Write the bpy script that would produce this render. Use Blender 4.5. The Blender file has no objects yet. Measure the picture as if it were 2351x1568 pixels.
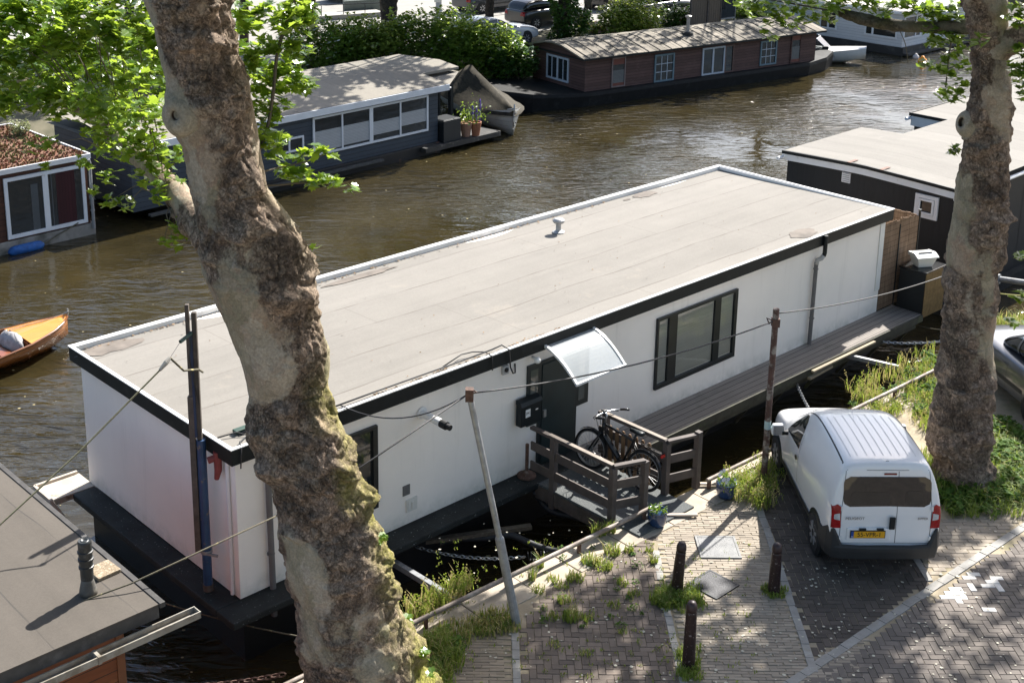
import bpy, bmesh, math, random
from mathutils import Vector, Matrix, noise
from mathutils.bvhtree import BVHTree
R = math.radians
SC = bpy.context.scene
COL = SC.collection
rnd = random.Random(7)

# ---------------------------------------------------------------- camera, world, sun, exposure
F, CX, CY, PITCH, ROLL, CH = 3055.9967, 1100.0412, 392.8313, 0.27112, 0.0110, 10.9
PW, PH = 2351.0, 1568.0
cam = bpy.data.cameras.new("camera"); camo = bpy.data.objects.new("camera", cam); COL.objects.link(camo)
cam.sensor_width = 36; cam.lens = F / PW * 36
cam.shift_x = (PW/2 - CX) / PW; cam.shift_y = (CY - PH/2) / PW
cam.clip_start = 0.1; cam.clip_end = 600
camo.matrix_world = Matrix.Translation((0, 0, CH)) @ Matrix.Rotation(math.pi/2 - PITCH, 4, 'X') @ Matrix.Rotation(ROLL, 4, 'Z')
SC.camera = camo
SUN_AZ, SUN_EL = 56.0, 41.5                      # azimuth counter-clockwise from +X
wd = bpy.data.worlds.new("World"); SC.world = wd; wd.use_nodes = True
nt = wd.node_tree; bg = nt.nodes["Background"]
sky = nt.nodes.new("ShaderNodeTexSky"); sky.sky_type = 'NISHITA'; sky.sun_disc = False
sky.sun_elevation = R(SUN_EL); sky.sun_rotation = R(90 - SUN_AZ); sky.air_density = 1.0; sky.dust_density = 2.2; sky.ozone_density = 1.0
nt.links.new(sky.outputs[0], bg.inputs[0]); bg.inputs[1].default_value = 0.088
SUN = Vector((math.cos(R(SUN_AZ))*math.cos(R(SUN_EL)), math.sin(R(SUN_AZ))*math.cos(R(SUN_EL)), math.sin(R(SUN_EL))))
sl = bpy.data.lights.new("sun", 'SUN'); sl.energy = 5.0; sl.angle = R(0.5); sl.color = (1.0, 0.96, 0.90)
so = bpy.data.objects.new("sun", sl); COL.objects.link(so); so.rotation_euler = SUN.to_track_quat('Z', 'Y').to_euler(); so.location = (0, 0, 60)
SC.view_settings.view_transform = 'Standard'; SC.view_settings.look = 'None'; SC.view_settings.gamma = 1.0
SC.view_settings.exposure = 1.38
SC.cycles.max_bounces = 7; SC.cycles.diffuse_bounces = 3; SC.cycles.glossy_bounces = 3; SC.cycles.transmission_bounces = 4
SC.cycles.transparent_max_bounces = 10; SC.cycles.caustics_reflective = False; SC.cycles.caustics_refractive = False
SC.cycles.sample_clamp_indirect = 4; SC.render.filter_size = 1.1; SC.cycles.use_denoising = True

# ---------------------------------------------------------------- surveying: where a point of the plan stands in the world
O = Vector((0, 0, CH))
def ray(px, py):
    u, v = px - CX, py - CY
    cr, sr = math.cos(ROLL), math.sin(ROLL)
    u, v = u*cr + v*sr, -u*sr + v*cr
    x, y = u/F, -v/F; c, s = math.cos(PITCH), math.sin(PITCH)
    return Vector((x, c + y*s, -s + y*c))
def at(px, py, z=0.0):
    d = ray(px, py); return O + d*((z - CH)/d.z)
def onplane(px, py, P, n):
    d = ray(px, py); return O + d*((P - O).dot(n)/d.dot(n))
def atdist(px, py, dist):                      # on the vertical plane at a given depth along +Y
    d = ray(px, py); return O + d*(dist/d.y)
def riseto(base, px, py):                      # point straight above base, as high as the ray
    d = ray(px, py); h = math.hypot(base.x, base.y); return Vector((base.x, base.y, (O + d*(h/math.hypot(d.x, d.y))).z))
# crop converters (reading coordinates off enlarged crops of the survey photo)
def cv(x0, y0, w, wpx):
    k = w/wpx
    return lambda x, y: ((x0 + x*k)*0.74706, (y0 + y*k)*0.74706)
k1 = cv(0, 0, 1050, 2351); k2 = cv(800, 0, 900, 2351); k3 = cv(1600, 0, 1100, 2351); k4 = cv(2300, 0, 847, 1897)
k5 = cv(0, 700, 1050, 2351); k6 = cv(0, 1400, 1050, 2351)
c1 = cv(900, 1000, 800, 2091); c2 = cv(1550, 950, 800, 1792); c3 = cv(2200, 600, 947, 2121); c4 = cv(2200, 1200, 947, 2284)
c5 = cv(1150, 1550, 1000, 2351); c6 = cv(2000, 1500, 1147, 2351)
t1 = cv(1600, 1080, 600, 2351); t2 = cv(1600, 1400, 600, 2351)
f1 = cv(2250, 1230, 700, 2195); f2 = cv(1400, 0, 600, 2351); f3 = cv(2000, 0, 600, 2351); f4 = cv(800, 0, 700, 2351); f6 = cv(0, 300, 700, 1829)

# ---------------------------------------------------------------- materials
class NB:
    def __init__(s, name):
        s.m = bpy.data.materials.new(name); s.m.use_nodes = True; s.t = s.m.node_tree; s.n = s.t.nodes; s.p = s.n["Principled BSDF"]; s.out = s.n["Material Output"]
        s.tc = s.n.new("ShaderNodeTexCoord"); s.obj = s.tc.outputs["Object"]
    def L(s, a, b): s.t.links.new(a, b)
    def _in(s, sock, v):
        if hasattr(v, "is_linked") or isinstance(v, bpy.types.NodeSocket): s.L(v, sock)
        else: sock.default_value = v
    def map(s, scale=(1, 1, 1), rot=(0, 0, 0), src=None):
        n = s.n.new("ShaderNodeMapping"); s.L(src or s.obj, n.inputs[0]); n.inputs["Scale"].default_value = scale; n.inputs["Rotation"].default_value = rot; return n.outputs[0]
    def noise(s, scale, detail=4, rough=.55, vec=None, dist=0.0):
        n = s.n.new("ShaderNodeTexNoise"); s.L(vec or s.obj, n.inputs["Vector"]); n.inputs["Scale"].default_value = scale; n.inputs["Detail"].default_value = detail
        n.inputs["Roughness"].default_value = rough; n.inputs["Distortion"].default_value = dist; return n.outputs["Fac"]
    def voro(s, scale, feature='F1', vec=None, out="Distance"):
        n = s.n.new("ShaderNodeTexVoronoi"); n.feature = feature; s.L(vec or s.obj, n.inputs["Vector"]); n.inputs["Scale"].default_value = scale; return n.outputs[out]
    def math(s, op, a, b=0.0, c=0.0, clamp=False):
        n = s.n.new("ShaderNodeMath"); n.operation = op; n.use_clamp = clamp
        for i, v in enumerate((a, b, c)): s._in(n.inputs[i], v)
        return n.outputs[0]
    def ramp(s, fac, stops, interp='LINEAR'):
        n = s.n.new("ShaderNodeValToRGB"); s.L(fac, n.inputs[0]); cr = n.color_ramp; cr.interpolation = interp
        while len(cr.elements) < len(stops): cr.elements.new(0.5)
        for e, (p, c) in zip(cr.elements, stops): e.position = p; e.color = (c[0], c[1], c[2], 1) if not isinstance(c, (int, float)) else (c, c, c, 1)
        return n.outputs[0]
    def mix(s, fac, a, b, mode='MIX'):
        n = s.n.new("ShaderNodeMix"); n.data_type = 'RGBA'; n.blend_type = mode
        s._in(n.inputs[0], fac)
        for i, v in ((6, a), (7, b)):
            if isinstance(v, tuple): n.inputs[i].default_value = (v[0], v[1], v[2], 1)
            else: s.L(v, n.inputs[i])
        return n.outputs[2]
    def sep(s, vec=None):
        n = s.n.new("ShaderNodeSeparateXYZ"); s.L(vec or s.obj, n.inputs[0]); return n.outputs
    def lines(s, coord, period, width, offset=0.0):        # 1 on thin lines, 0 between
        f = s.math('FRACT', s.math('ADD', s.math('DIVIDE', coord, period), 50.0 + offset))
        return s.math('LESS_THAN', f, width/period)
    def bump(s, h, strength=.3, dist=.02):
        n = s.n.new("ShaderNodeBump"); s.L(h, n.inputs["Height"]); n.inputs["Strength"].default_value = strength; n.inputs["Distance"].default_value = dist
        s.L(n.outputs[0], s.p.inputs["Normal"]); return n
    def col(s, c):
        if isinstance(c, tuple): s.p.inputs["Base Color"].default_value = (c[0], c[1], c[2], 1)
        else: s.L(c, s.p.inputs["Base Color"])
        return s
    def set(s, rough=.7, metal=0, spec=.5, coat=0):
        s._in(s.p.inputs["Roughness"], rough); s.p.inputs["Metallic"].default_value = metal; s.p.inputs["Specular IOR Level"].default_value = spec
        s.p.inputs["Coat Weight"].default_value = coat; s.p.inputs["Coat Roughness"].default_value = .06; return s
    def island(s):
        return s.n.new("ShaderNodeNewGeometry").outputs["Random Per Island"]
MATS = {}
def pm(name, col, rough=.7, metal=0, var=.18, scale=3.0, bump=0.0, bscale=30.0, spec=.5, coat=0, col2=None, dirt=None, dscale=1.2, lo=.55, hi=.75, stretch=None):
    if name in MATS: return MATS[name]
    b = NB(name); vec = b.map(stretch) if stretch else None
    a = tuple(max(0, c*(1-var)) for c in col); c2_ = col2 or tuple(min(1, c*(1+var)) for c in col)
    n = b.noise(scale, 6, .6, vec); c = b.mix(b.ramp(n, [(.3, 0.0), (.7, 1.0)]), a, c2_)
    if dirt:
        c = b.mix(b.ramp(b.noise(dscale, 8, .65, vec), [(lo, 0.0), (hi, 1.0)]), c, dirt)
    b.col(c).set(rough, metal, spec, coat)
    if bump: b.bump(b.noise(bscale, 5, .6, vec), bump, .01)
    MATS[name] = b.m; return b.m
def lm(name, col, axis, period, width, lcol, rough=.7, var=.2, scale=4, stretch=(1, 1, 1), bumpd=.01, jitter=True, spec=.4, dirt=None, dlo=.55, dhi=.7, coat=0):
    """planks / siding / felt strips: lines across one object axis, each strip its own tone"""
    if name in MATS: return MATS[name]
    b = NB(name); xyz = b.sep(); co = xyz['XYZ'.index(axis)]
    ln = b.lines(co, period, width)
    idx = b.math('FLOOR', b.math('ADD', b.math('DIVIDE', co, period), 50.0))
    wn = b.n.new("ShaderNodeTexWhiteNoise"); wn.noise_dimensions = '1D'; b.L(idx, wn.inputs["W"])
    vec = b.map(stretch); n = b.noise(scale, 6, .62, vec)
    t = b.math('ADD', b.math('MULTIPLY', n, .7), b.math('MULTIPLY', wn.outputs["Value"], .3 if jitter else 0.0))
    c = b.mix(b.ramp(t, [(.25, 0.0), (.75, 1.0)]), tuple(x*(1-var) for x in col), tuple(min(1, x*(1+var)) for x in col))
    if dirt: c = b.mix(b.ramp(b.noise(1.1, 8, .7), [(dlo, 0.0), (dhi, 1.0)]), c, dirt)
    c = b.mix(ln, c, lcol); b.col(c).set(rough, 0, spec, coat)
    b.bump(b.math('SUBTRACT', b.math('MULTIPLY', n, .25), ln), .6, bumpd)
    MATS[name] = b.m; return b.m
def glass(name, tint=(.02, .025, .028), clear=0.0):
    if name in MATS: return MATS[name]
    b = NB(name); b.col(tint).set(.04, 0, .7)
    b.bump(b.noise(2.5, 2), .04, .02)
    if clear:
        tr = b.n.new("ShaderNodeBsdfTransparent"); tr.inputs[0].default_value = (.82, .86, .86, 1)
        fr = b.n.new("ShaderNodeFresnel"); fr.inputs[0].default_value = 1.45
        mx = b.n.new("ShaderNodeMixShader"); gl = b.n.new("ShaderNodeBsdfGlossy"); gl.inputs["Roughness"].default_value = .03
        b.L(b.math('ADD', fr.outputs[0], 1-clear, clamp=True), mx.inputs[0]); b.L(tr.outputs[0], mx.inputs[1]); b.L(gl.outputs[0], mx.inputs[2]); b.L(mx.outputs[0], b.out.inputs[0])
    MATS[name] = b.m; return b.m
def leafmat(name, c_lo, c_hi, trans=(.30, .42, .05), mixf=.4, rough=.38, spec=.5):
    if name in MATS: return MATS[name]
    b = NB(name); c = b.mix(b.island(), c_lo, c_hi); b.col(c).set(rough, 0, spec)
    tl = b.n.new("ShaderNodeBsdfTranslucent"); b.L(b.mix(b.island(), tuple(x*.65 for x in trans), trans), tl.inputs[0])
    mx = b.n.new("ShaderNodeMixShader"); mx.inputs[0].default_value = mixf
    b.L(b.p.outputs[0], mx.inputs[1]); b.L(tl.outputs[0], mx.inputs[2]); b.L(mx.outputs[0], b.out.inputs[0])
    MATS[name] = b.m; return b.m

# ---------------------------------------------------------------- mesh builder and object bookkeeping
class MB:
    def __init__(s): s.v = []; s.f = []; s.mi = []; s.k = 0
    def add(s, vs, fs):
        o = len(s.v); s.v += [tuple(v) for v in vs]; s.f += [tuple(i+o for i in f) for f in fs]; s.mi += [s.k]*len(fs); return s
    def box(s, x0, x1, y0, y1, z0, z1, M=None):
        v = [Vector((x, y, z)) for z in (z0, z1) for y in (y0, y1) for x in (x0, x1)]
        if M: v = [M @ p for p in v]
        return s.add(v, [(0, 2, 3, 1), (4, 5, 7, 6), (0, 1, 5, 4), (2, 6, 7, 3), (0, 4, 6, 2), (1, 3, 7, 5)])
    def bar(s, p, q, w, h=None, up=(0, 0, 1)):
        p, q = Vector(p), Vector(q); h = h or w; d = (q-p).normalized(); u = Vector(up)
        if abs(d.dot(u)) > .95: u = Vector((1, 0, 0))
        a = d.cross(u).normalized(); b = a.cross(d).normalized()
        v = [e + a*(sx*w/2) + b*(sz*h/2) for e in (p, q) for sz in (-1, 1) for sx in (-1, 1)]
        return s.add(v, [(0, 2, 3, 1), (4, 5, 7, 6), (0, 1, 5, 4), (2, 6, 7, 3), (0, 4, 6, 2), (1, 3, 7, 5)])
    def tube(s, pts, r, n=8, caps=True, closed=False):
        pts = [Vector(p) for p in pts]; m = len(pts); vs = []; fs = []; a = None
        for i, p in enumerate(pts):
            if closed: d = pts[(i+1) % m] - pts[i-1]
            else: d = pts[min(i+1, m-1)] - pts[max(i-1, 0)]
            d.normalize()
            if a is None:
                u = Vector((0, 0, 1)) if abs(d.z) < .9 else Vector((1, 0, 0)); a = d.cross(u).normalized()
            else: a = (a - d*a.dot(d)).normalized()
            b = d.cross(a); rr = r[i] if isinstance(r, (list, tuple)) else r
            vs += [p + (a*math.cos(2*math.pi*j/n) + b*math.sin(2*math.pi*j/n))*rr for j in range(n)]
        for i in range(m if closed else m-1):
            k = (i+1) % m
            fs += [(i*n+j, i*n+(j+1) % n, k*n+(j+1) % n, k*n+j) for j in range(n)]
        if caps and not closed: fs += [tuple(range(n))[::-1], tuple((m-1)*n+j for j in range(n))]
        return s.add(vs, fs)
    def lathe(s, prof, c=(0, 0, 0), n=16, M=None):
        vs = []; fs = []; c = Vector(c)
        for r, z in prof:
            for j in range(n):
                p = Vector((r*math.cos(2*math.pi*j/n), r*math.sin(2*math.pi*j/n), z)); vs.append((M @ p if M else p) + c)
        for i in range(len(prof)-1):
            fs += [(i*n+j, i*n+(j+1) % n, (i+1)*n+(j+1) % n, (i+1)*n+j) for j in range(n)]
        fs += [tuple(range(n))[::-1], tuple((len(prof)-1)*n+j for j in range(n))]
        return s.add(vs, fs)
    def prism(s, pts, ext):
        pts = [Vector(p) for p in pts]; e = Vector(ext); n = len(pts)
        return s.add(pts + [p+e for p in pts], [tuple(range(n))[::-1], tuple(range(n, 2*n))] + [(i, (i+1) % n, (i+1) % n+n, i+n) for i in range(n)])
    def poly(s, pts): return s.add(pts, [tuple(range(len(pts)))])
    def loft(s, secs, caps=True, closed=True):
        n = len(secs[0]); vs = [p for sec in secs for p in sec]; fs = []
        for i in range(len(secs)-1):
            for j in range(n if closed else n-1): fs.append((i*n+j, i*n+(j+1) % n, (i+1)*n+(j+1) % n, (i+1)*n+j))
        if caps: fs += [tuple(range(n))[::-1], tuple((len(secs)-1)*n+j for j in range(n))]
        return s.add(vs, fs)
    def build(s, name, mat, parent=None, smooth=False, bevel=0, subsurf=0, recalc=False):
        me = bpy.data.meshes.new(name); me.from_pydata([tuple(v) for v in s.v], [], s.f)
        for m in (mat if isinstance(mat, (list, tuple)) else [mat]): me.materials.append(m)
        if any(s.mi): me.polygons.foreach_set("material_index", s.mi)
        if recalc:
            b = bmesh.new(); b.from_mesh(me); bmesh.ops.recalc_face_normals(b, faces=b.faces); b.to_mesh(me); b.free()
        if smooth: me.polygons.foreach_set("use_smooth", [True]*len(me.polygons))
        me.update()
        o = bpy.data.objects.new(name, me); COL.objects.link(o)
        if parent: o.parent = parent
        if bevel:
            md = o.modifiers.new("bevel", 'BEVEL'); md.width = bevel; md.segments = 2; md.limit_method = 'ANGLE'; md.harden_normals = False
        if subsurf:
            md = o.modifiers.new("subsurf", 'SUBSURF'); md.levels = subsurf; md.render_levels = subsurf
        return o
FRM = {}
def tag(o, label=None, cat=None, group=None, kind=None):
    if label: o["label"] = label
    if cat: o["category"] = cat
    if group: o["group"] = group
    if kind: o["kind"] = kind
    return o
def thing(name, label, cat, loc=(0, 0, 0), rz=0.0, group=None):
    o = bpy.data.objects.new(name, None); COL.objects.link(o); o.location = loc; o.rotation_euler = (0, 0, rz); o.empty_display_size = .3
    FRM[o.name] = Matrix.Translation(Vector(loc)) @ Matrix.Rotation(rz, 4, 'Z')
    return tag(o, label, cat, group)
def loc(t, P): return FRM[t.name].inverted() @ Vector(P)
def wld(t, P): return FRM[t.name] @ Vector(P)
def wallpt(t, px, py, y=0.0):                  # point on the local plane y = const, in local coordinates
    M = FRM[t.name]; n = (M.to_3x3() @ Vector((0, 1, 0))); return loc(t, onplane(px, py, M @ Vector((0, y, 0)), n))
def endpt(t, px, py, x=0.0):
    M = FRM[t.name]; n = (M.to_3x3() @ Vector((1, 0, 0))); return loc(t, onplane(px, py, M @ Vector((x, 0, 0)), n))
def flat(t, px, py, z):                        # point on the local horizontal plane, in local coordinates
    return loc(t, at(px, py, FRM[t.name].translation.z + z))
def solo(mb, name, mat, label, cat, base, group=None, **kw):
    """a thing that is one mesh: vertices given in world space, origin moved to its base"""
    b = Vector(base); mb.v = [tuple(Vector(v) - b) for v in mb.v]
    o = mb.build(name, mat, None, **kw); o.location = b; return tag(o, label, cat, group)
def struct(mb, name, mat, **kw): return tag(mb.build(name, mat, None, **kw), kind="structure")
def copy_thing(o, location, rz=None, label=None, group=None):
    def rec(a, par):
        c = a.copy(); COL.objects.link(c); c.parent = par
        for ch in [x for x in SC.objects if x.parent == a]: rec(ch, c)
        return c
    c = rec(o, None); c.location = location
    if rz is not None: c.rotation_euler = (0, 0, rz)
    if label: c["label"] = label
    if group: c["group"] = group
    return c
def sag(p, q, d, n=14):
    p, q = Vector(p), Vector(q); return [p.lerp(q, i/n) - Vector((0, 0, d*4*(i/n)*(1-i/n))) for i in range(n+1)]
def text_mb(body, size, M, extrude=.002):
    cu = bpy.data.curves.new("lettering", 'FONT'); cu.body = body; cu.size = size; cu.extrude = extrude; cu.align_x = 'CENTER'; cu.align_y = 'CENTER'
    o = bpy.data.objects.new("lettering", cu); COL.objects.link(o)
    dg = bpy.context.evaluated_depsgraph_get(); me = bpy.data.meshes.new_from_object(o.evaluated_get(dg))
    mb = MB(); mb.add([M @ v.co for v in me.vertices], [tuple(p.vertices) for p in me.polygons])
    bpy.data.objects.remove(o); bpy.data.curves.remove(cu); bpy.data.meshes.remove(me); return mb

# ---------------------------------------------------------------- shared materials
WHITE_ALU = pm("white_aluminium", (.74, .74, .73), .35, 0, .06, 2)
BLACKFASCIA = pm("black_fascia", (.010, .013, .014), .55, 0, .3, 2, spec=.25, dirt=(.028, .032, .032), dscale=3)
BLACKPAINT = pm("black_paint", (.009, .013, .015), .4, 0, .3, 3, spec=.3)
DARKWOOD = pm("greybrown_timber", (.085, .068, .058), .75, 0, .3, 6, .3, 60, stretch=(1, 1, 1), dirt=(.14, .12, .10), dscale=9)
DARKMETAL = pm("dark_metal", (.03, .032, .034), .45, .6, .3, 8)
GREYSTEEL = pm("galvanised_steel", (.30, .31, .32), .5, .35, .2, 10, dirt=(.20, .19, .17), dscale=6)
RUST = pm("rusty_steel", (.10, .055, .040), .8, .1, .4, 14, .3, 80, dirt=(.26, .22, .19), dscale=9)
GREYPIPE = pm("grey_plastic_pipe", (.13, .125, .125), .5, 0, .12, 3)
RUBBER = pm("black_rubber", (.012, .012, .013), .75, 0, .3, 20)
HOSE = pm("ribbed_black_hose", (.028, .03, .034), .55, 0, .3, 12)
ROPE = pm("weathered_rope", (.10, .09, .06), .9, 0, .3, 30, dirt=(.40, .34, .16), dscale=7, lo=.58, hi=.62)
WIRE = pm("black_cable", (.02, .02, .022), .6, 0, .2, 10)
CHAINM = pm("chain_steel", (.42, .43, .44), .35, .8, .2, 20)
GLASS = glass("dark_window_glass"); CLEAR = glass("clear_pane", clear=.93)
TERRACOTTA = pm("terracotta", (.33, .13, .065), .8, 0, .2, 6)
SOIL = pm("potting_soil", (.035, .025, .018), .95, 0, .3, 20)
WHITEPAINT = pm("white_window_paint", (.72, .74, .76), .45, 0, .06, 3, dirt=(.45, .44, .42), dscale=5, lo=.62, hi=.75)
# ---------------------------------------------------------------- the setting: water, quay, paving, far bank
WZ = -1.0
def water_mat():
    b = NB("canal_water")
    n1 = b.noise(1.0, 2, .5, b.map((1.3, 3.6, 1), (0, 0, R(-20))), .6)
    n2 = b.noise(1.0, 3, .5, b.map((5.0, 11.0, 1), (0, 0, R(-12))), .8)
    n3 = b.noise(.16, 3, .5)
    amp = b.ramp(n3, [(.38, .10), (.62, 1.0)])
    h = b.math('MULTIPLY', b.math('ADD', b.math('MULTIPLY', n1, .75), b.math('MULTIPLY', n2, .12)), amp)
    n4 = b.noise(.35, 5, .6)
    b.col(b.mix(b.ramp(n4, [(.35, 0.0), (.7, 1.0)]), (.020, .016, .0065), (.040, .031, .0125))).set(.04, 0, .8)
    b.p.inputs["IOR"].default_value = 1.45
    b.bump(h, .9, .20); return b.m
m = MB(); m.poly([(-90, -20, WZ), (110, -20, WZ), (110, 150, WZ), (-90, 150, WZ)]); struct(m, "water", water_mat())

QD = Vector((.755, .656, 0)); QN = Vector((-.656, .755, 0))          # along the quay / towards the water
RP = Vector((2.70, 18.79, 0))                                        # a point under the quay rail
def qp(s, n, z=0.0): return RP + QD*s + QN*n + Vector((0, 0, z))
def qs(P): d = Vector(P) - RP; return d.dot(QD), d.dot(QN)
EDGE = .16
m = MB()
a, b_ = qp(-40, EDGE-.5, -.0135), qp(70, EDGE-.5, -.0135)
m.poly([(-60, -30, -.0135), (90, -30, -.0135), b_, a][::1])
GROUND = pm("sandy_joint_ground", (.30, .25, .175), .95, 0, .3, 2.5, .4, 40, dirt=(.17, .16, .08), dscale=.9, lo=.55, hi=.7)
struct(m, "ground", GROUND)
STONE = pm("quay_stone", (.38, .325, .255), .85, 0, .22, 3, .3, 30, dirt=(.28, .25, .18), dscale=2.5)
m = MB(); s = -14.0; rr = random.Random(3)
while s < 16:
    L_ = rr.uniform(.75, 1.1); z = rr.uniform(-.004, .006)
    P = [qp(s+.006, EDGE-.56), qp(s+L_-.006, EDGE-.56), qp(s+L_-.006, EDGE), qp(s+.006, EDGE)]
    m.prism([(p.x, p.y, -.3) for p in P], (0, 0, .3+z)); s += L_
struct(m, "quay_coping", STONE, bevel=.012)
m = MB(); m.prism([qp(-14, EDGE-.4, -3), qp(16, EDGE-.4, -3), qp(16, EDGE-.03, -3), qp(-14, EDGE-.03, -3)], (0, 0, 2.72))
m.prism([qp(-45, EDGE-.4, -3), qp(-14.01, EDGE-.4, -3), qp(-14.01, EDGE, -3), qp(-45, EDGE, -3)], (0, 0, 2.97))
m.prism([qp(16.01, EDGE-.4, -3), qp(70, EDGE-.4, -3), qp(70, EDGE, -3), qp(16.01, EDGE, -3)], (0, 0, 2.97))
struct(m, "quay_wall", pm("wet_brick_quay_wall", (.06, .05, .04), .8, 0, .4, 5, .4, 25))

def inpoly(x, y, P):
    c = False; n = len(P)
    for i in range(n):
        x1, y1 = P[i]; x2, y2 = P[i-1]
        if (y1 > y) != (y2 > y) and x < (x2-x1)*(y-y1)/(y2-y1)+x1: c = not c
    return c
def brickmat(name, c1_, c2_, dirt, lo=.5, hi=.68, dsc=1.1):
    b = NB(name); isl = b.island(); n = b.noise(14, 5, .65)
    c = b.mix(b.math('ADD', b.math('MULTIPLY', isl, .75), b.math('MULTIPLY', n, .25)), c1_, c2_)
    c = b.mix(b.math('MULTIPLY', b.ramp(b.noise(dsc, 7, .7), [(lo, 0.0), (hi, 1.0)]), .65), c, dirt)
    b.col(c).set(.85, 0, .35); b.bump(n, .4, .006); return b.m
def paving(name, P, z, kind, mat, L_=.2, W_=.1, rot=0.0, skip=None, seed=1):
    m = MB(); rr = random.Random(seed); P = [(p[0], p[1]) for p in P]
    x0, x1 = min(p[0] for p in P), max(p[0] for p in P); y0, y1 = min(p[1] for p in P), max(p[1] for p in P)
    extra = MB(); bricks = []
    if kind == 'herring':
        u = W_
        for j in range(int((y1-y0)/u)+3):
            for i in range(int((x1-x0)/u)+3):
                d = (i-j) % 4
                if d == 0: bricks.append((x0+(i+.0)*u, y0+j*u, 2*u, u))
                elif d == 3: bricks.append((x0+i*u, y0+j*u, u, 2*u))
    else:
        for j in range(int((y1-y0)/W_)+2):
            for i in range(-1, int((x1-x0)/L_)+2): bricks.append((x0+(i+.5*(j % 2)+rr.uniform(-.04, .04))*L_, y0+j*W_, L_, W_))
    for bx, by, bw, bh in bricks:
        cx_, cy_ = bx+bw/2, by+bh/2
        if not inpoly(cx_, cy_, P): continue
        g = .0022; h = z+rr.uniform(-.004, .004)+.004*noise.noise((cx_*1.3, cy_*1.3, 0)); a = rr.uniform(-.03, .03); tx, ty = rr.uniform(-.02, .02), rr.uniform(-.02, .02)
        hw, hh = bw/2-g, bh/2-g; top = []; bot = []
        for sx, sy in ((-1, -1), (1, -1), (1, 1), (-1, 1)):
            X, Y = sx*(hw-.003), sy*(hh-.003); top.append((cx_+X*math.cos(a)-Y*math.sin(a), cy_+X*math.sin(a)+Y*math.cos(a), h+X*tx+Y*ty))
            X, Y = sx*hw, sy*hh; bot.append((cx_+X*math.cos(a)-Y*math.sin(a), cy_+X*math.sin(a)+Y*math.cos(a), h-.009))
        t = extra if (skip and skip(cx_, cy_, bw > bh, rr)) else m
        t.add(top+bot, [(0, 1, 2, 3)]+[(4+i, 4+(i+1) % 4, (i+1) % 4, i) for i in range(4)])
    struct(m, name, mat)
    return extra
BR_A = brickmat("path_brick", (.095, .076, .063), (.22, .175, .142), (.095, .078, .058))
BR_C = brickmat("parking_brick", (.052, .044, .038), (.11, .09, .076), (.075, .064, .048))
BR_D = brickmat("road_brick", (.100, .087, .077), (.19, .163, .142), (.115, .10, .083))
BR_B = brickmat("pavement_brick", (.215, .182, .146), (.37, .318, .252), (.265, .226, .176), .45, .6)
BR_E = brickmat("side_pavement_brick", (.19, .155, .12), (.33, .27, .20), (.20, .175, .11))
def pix(*l): return [at(px, py, 0) for px, py in l]
cop = lambda s: qp(s, EDGE-.58)
dg0, dg1 = Vector((4.06-3.4, 14.76-2.94, 0)), Vector((8.63+6.8, 18.71+5.87, 0))
def dgp(t): return dg0.lerp(dg1, t)
sA = qs((2.74, 18.33, 0))[0]; sB = qs((4.56, 19.6, 0))[0]
xB = lambda y: 4.45+(y-15.12)*.024
paving("path_paving", [(.62, 9), (.62, 15.8), cop(-2.6), cop(sA), (2.68, 17), (2.66, 9)], -.002, 'herring', BR_A, seed=2)
paving("pavement", [(2.78, 9), (2.80, 17), cop(sA+.05), cop(sB+.3), (4.5, 18.9), (xB(15.2), 15.2), dgp(.32), (2.78, 9)], -.004, 'run', BR_B, .2, .062, seed=3)
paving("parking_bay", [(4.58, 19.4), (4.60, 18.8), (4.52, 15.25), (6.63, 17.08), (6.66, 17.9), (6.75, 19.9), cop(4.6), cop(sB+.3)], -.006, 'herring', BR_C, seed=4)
paving("verge_paving", [(6.70, 17.12), (8.62, 18.80), (10.5, 20.55), (13, 22.8), (12.5, 25.0), (9.1, 21.2), (8.2, 19.4), (6.75, 18.4)], -.006, 'run', BR_B, .2, .1, seed=5)
wr = random.Random(5)
def whites(x, y, horiz, r2):
    q = Vector((x, y, 0)); s_ = (q-Vector((7.22, 16.95, 0)))
    return abs(s_.x-.34*math.sin(s_.y*9)) < .36 and -.55 < s_.y < .55 and r2.random() < .55
ex = paving("road", [dgp(.0)+Vector((.1, -.1, 0)), dgp(.95)+Vector((.1, -.1, 0)), (16, 8), (3, 8)], -.002, 'herring', BR_D, skip=whites, seed=6)
ex.v = [(x, y, z+.001) for x, y, z in ex.v]
struct(ex, "road_marking", pm("white_road_brick", (.62, .60, .56), .8, 0, .15, 12, .3, 60))
paving("side_pavement", [(.46, 9), (.46, 15.75), cop(-3.2), cop(-10), (-7, 9)], -.004, 'run', BR_E, .2, .062, seed=7)
KERB = pm("kerb_concrete", (.28, .27, .25), .85, 0, .2, 4, .3, 50, dirt=(.26, .24, .20), dscale=5)
def kerb(name, p, q, w=.1, seg=.3, skip=0.0, seed=1):
    m = MB(); p, q = Vector(p), Vector(q); d = (q-p); n = int(d.length/seg); d.normalize(); nn = Vector((-d.y, d.x, 0)); rr = random.Random(seed)
    for i in range(n):
        if rr.random() < skip: continue
        a = p+d*(i*seg+.004); b2 = p+d*((i+1)*seg-.004); z = rr.uniform(.001, .006); j = nn*rr.uniform(-.006, .006)
        m.prism([a-nn*w/2+j-Vector((0, 0, .05)), b2-nn*w/2+j-Vector((0, 0, .05)), b2+nn*w/2+j-Vector((0, 0, .05)), a+nn*w/2+j-Vector((0, 0, .05))], (0, 0, .05+z))
    return struct(m, name, KERB, bevel=.004)
kerb("kerb_path_edge", (.56, 9, 0), (.56, 15.85, 0), .1, .2)
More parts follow.
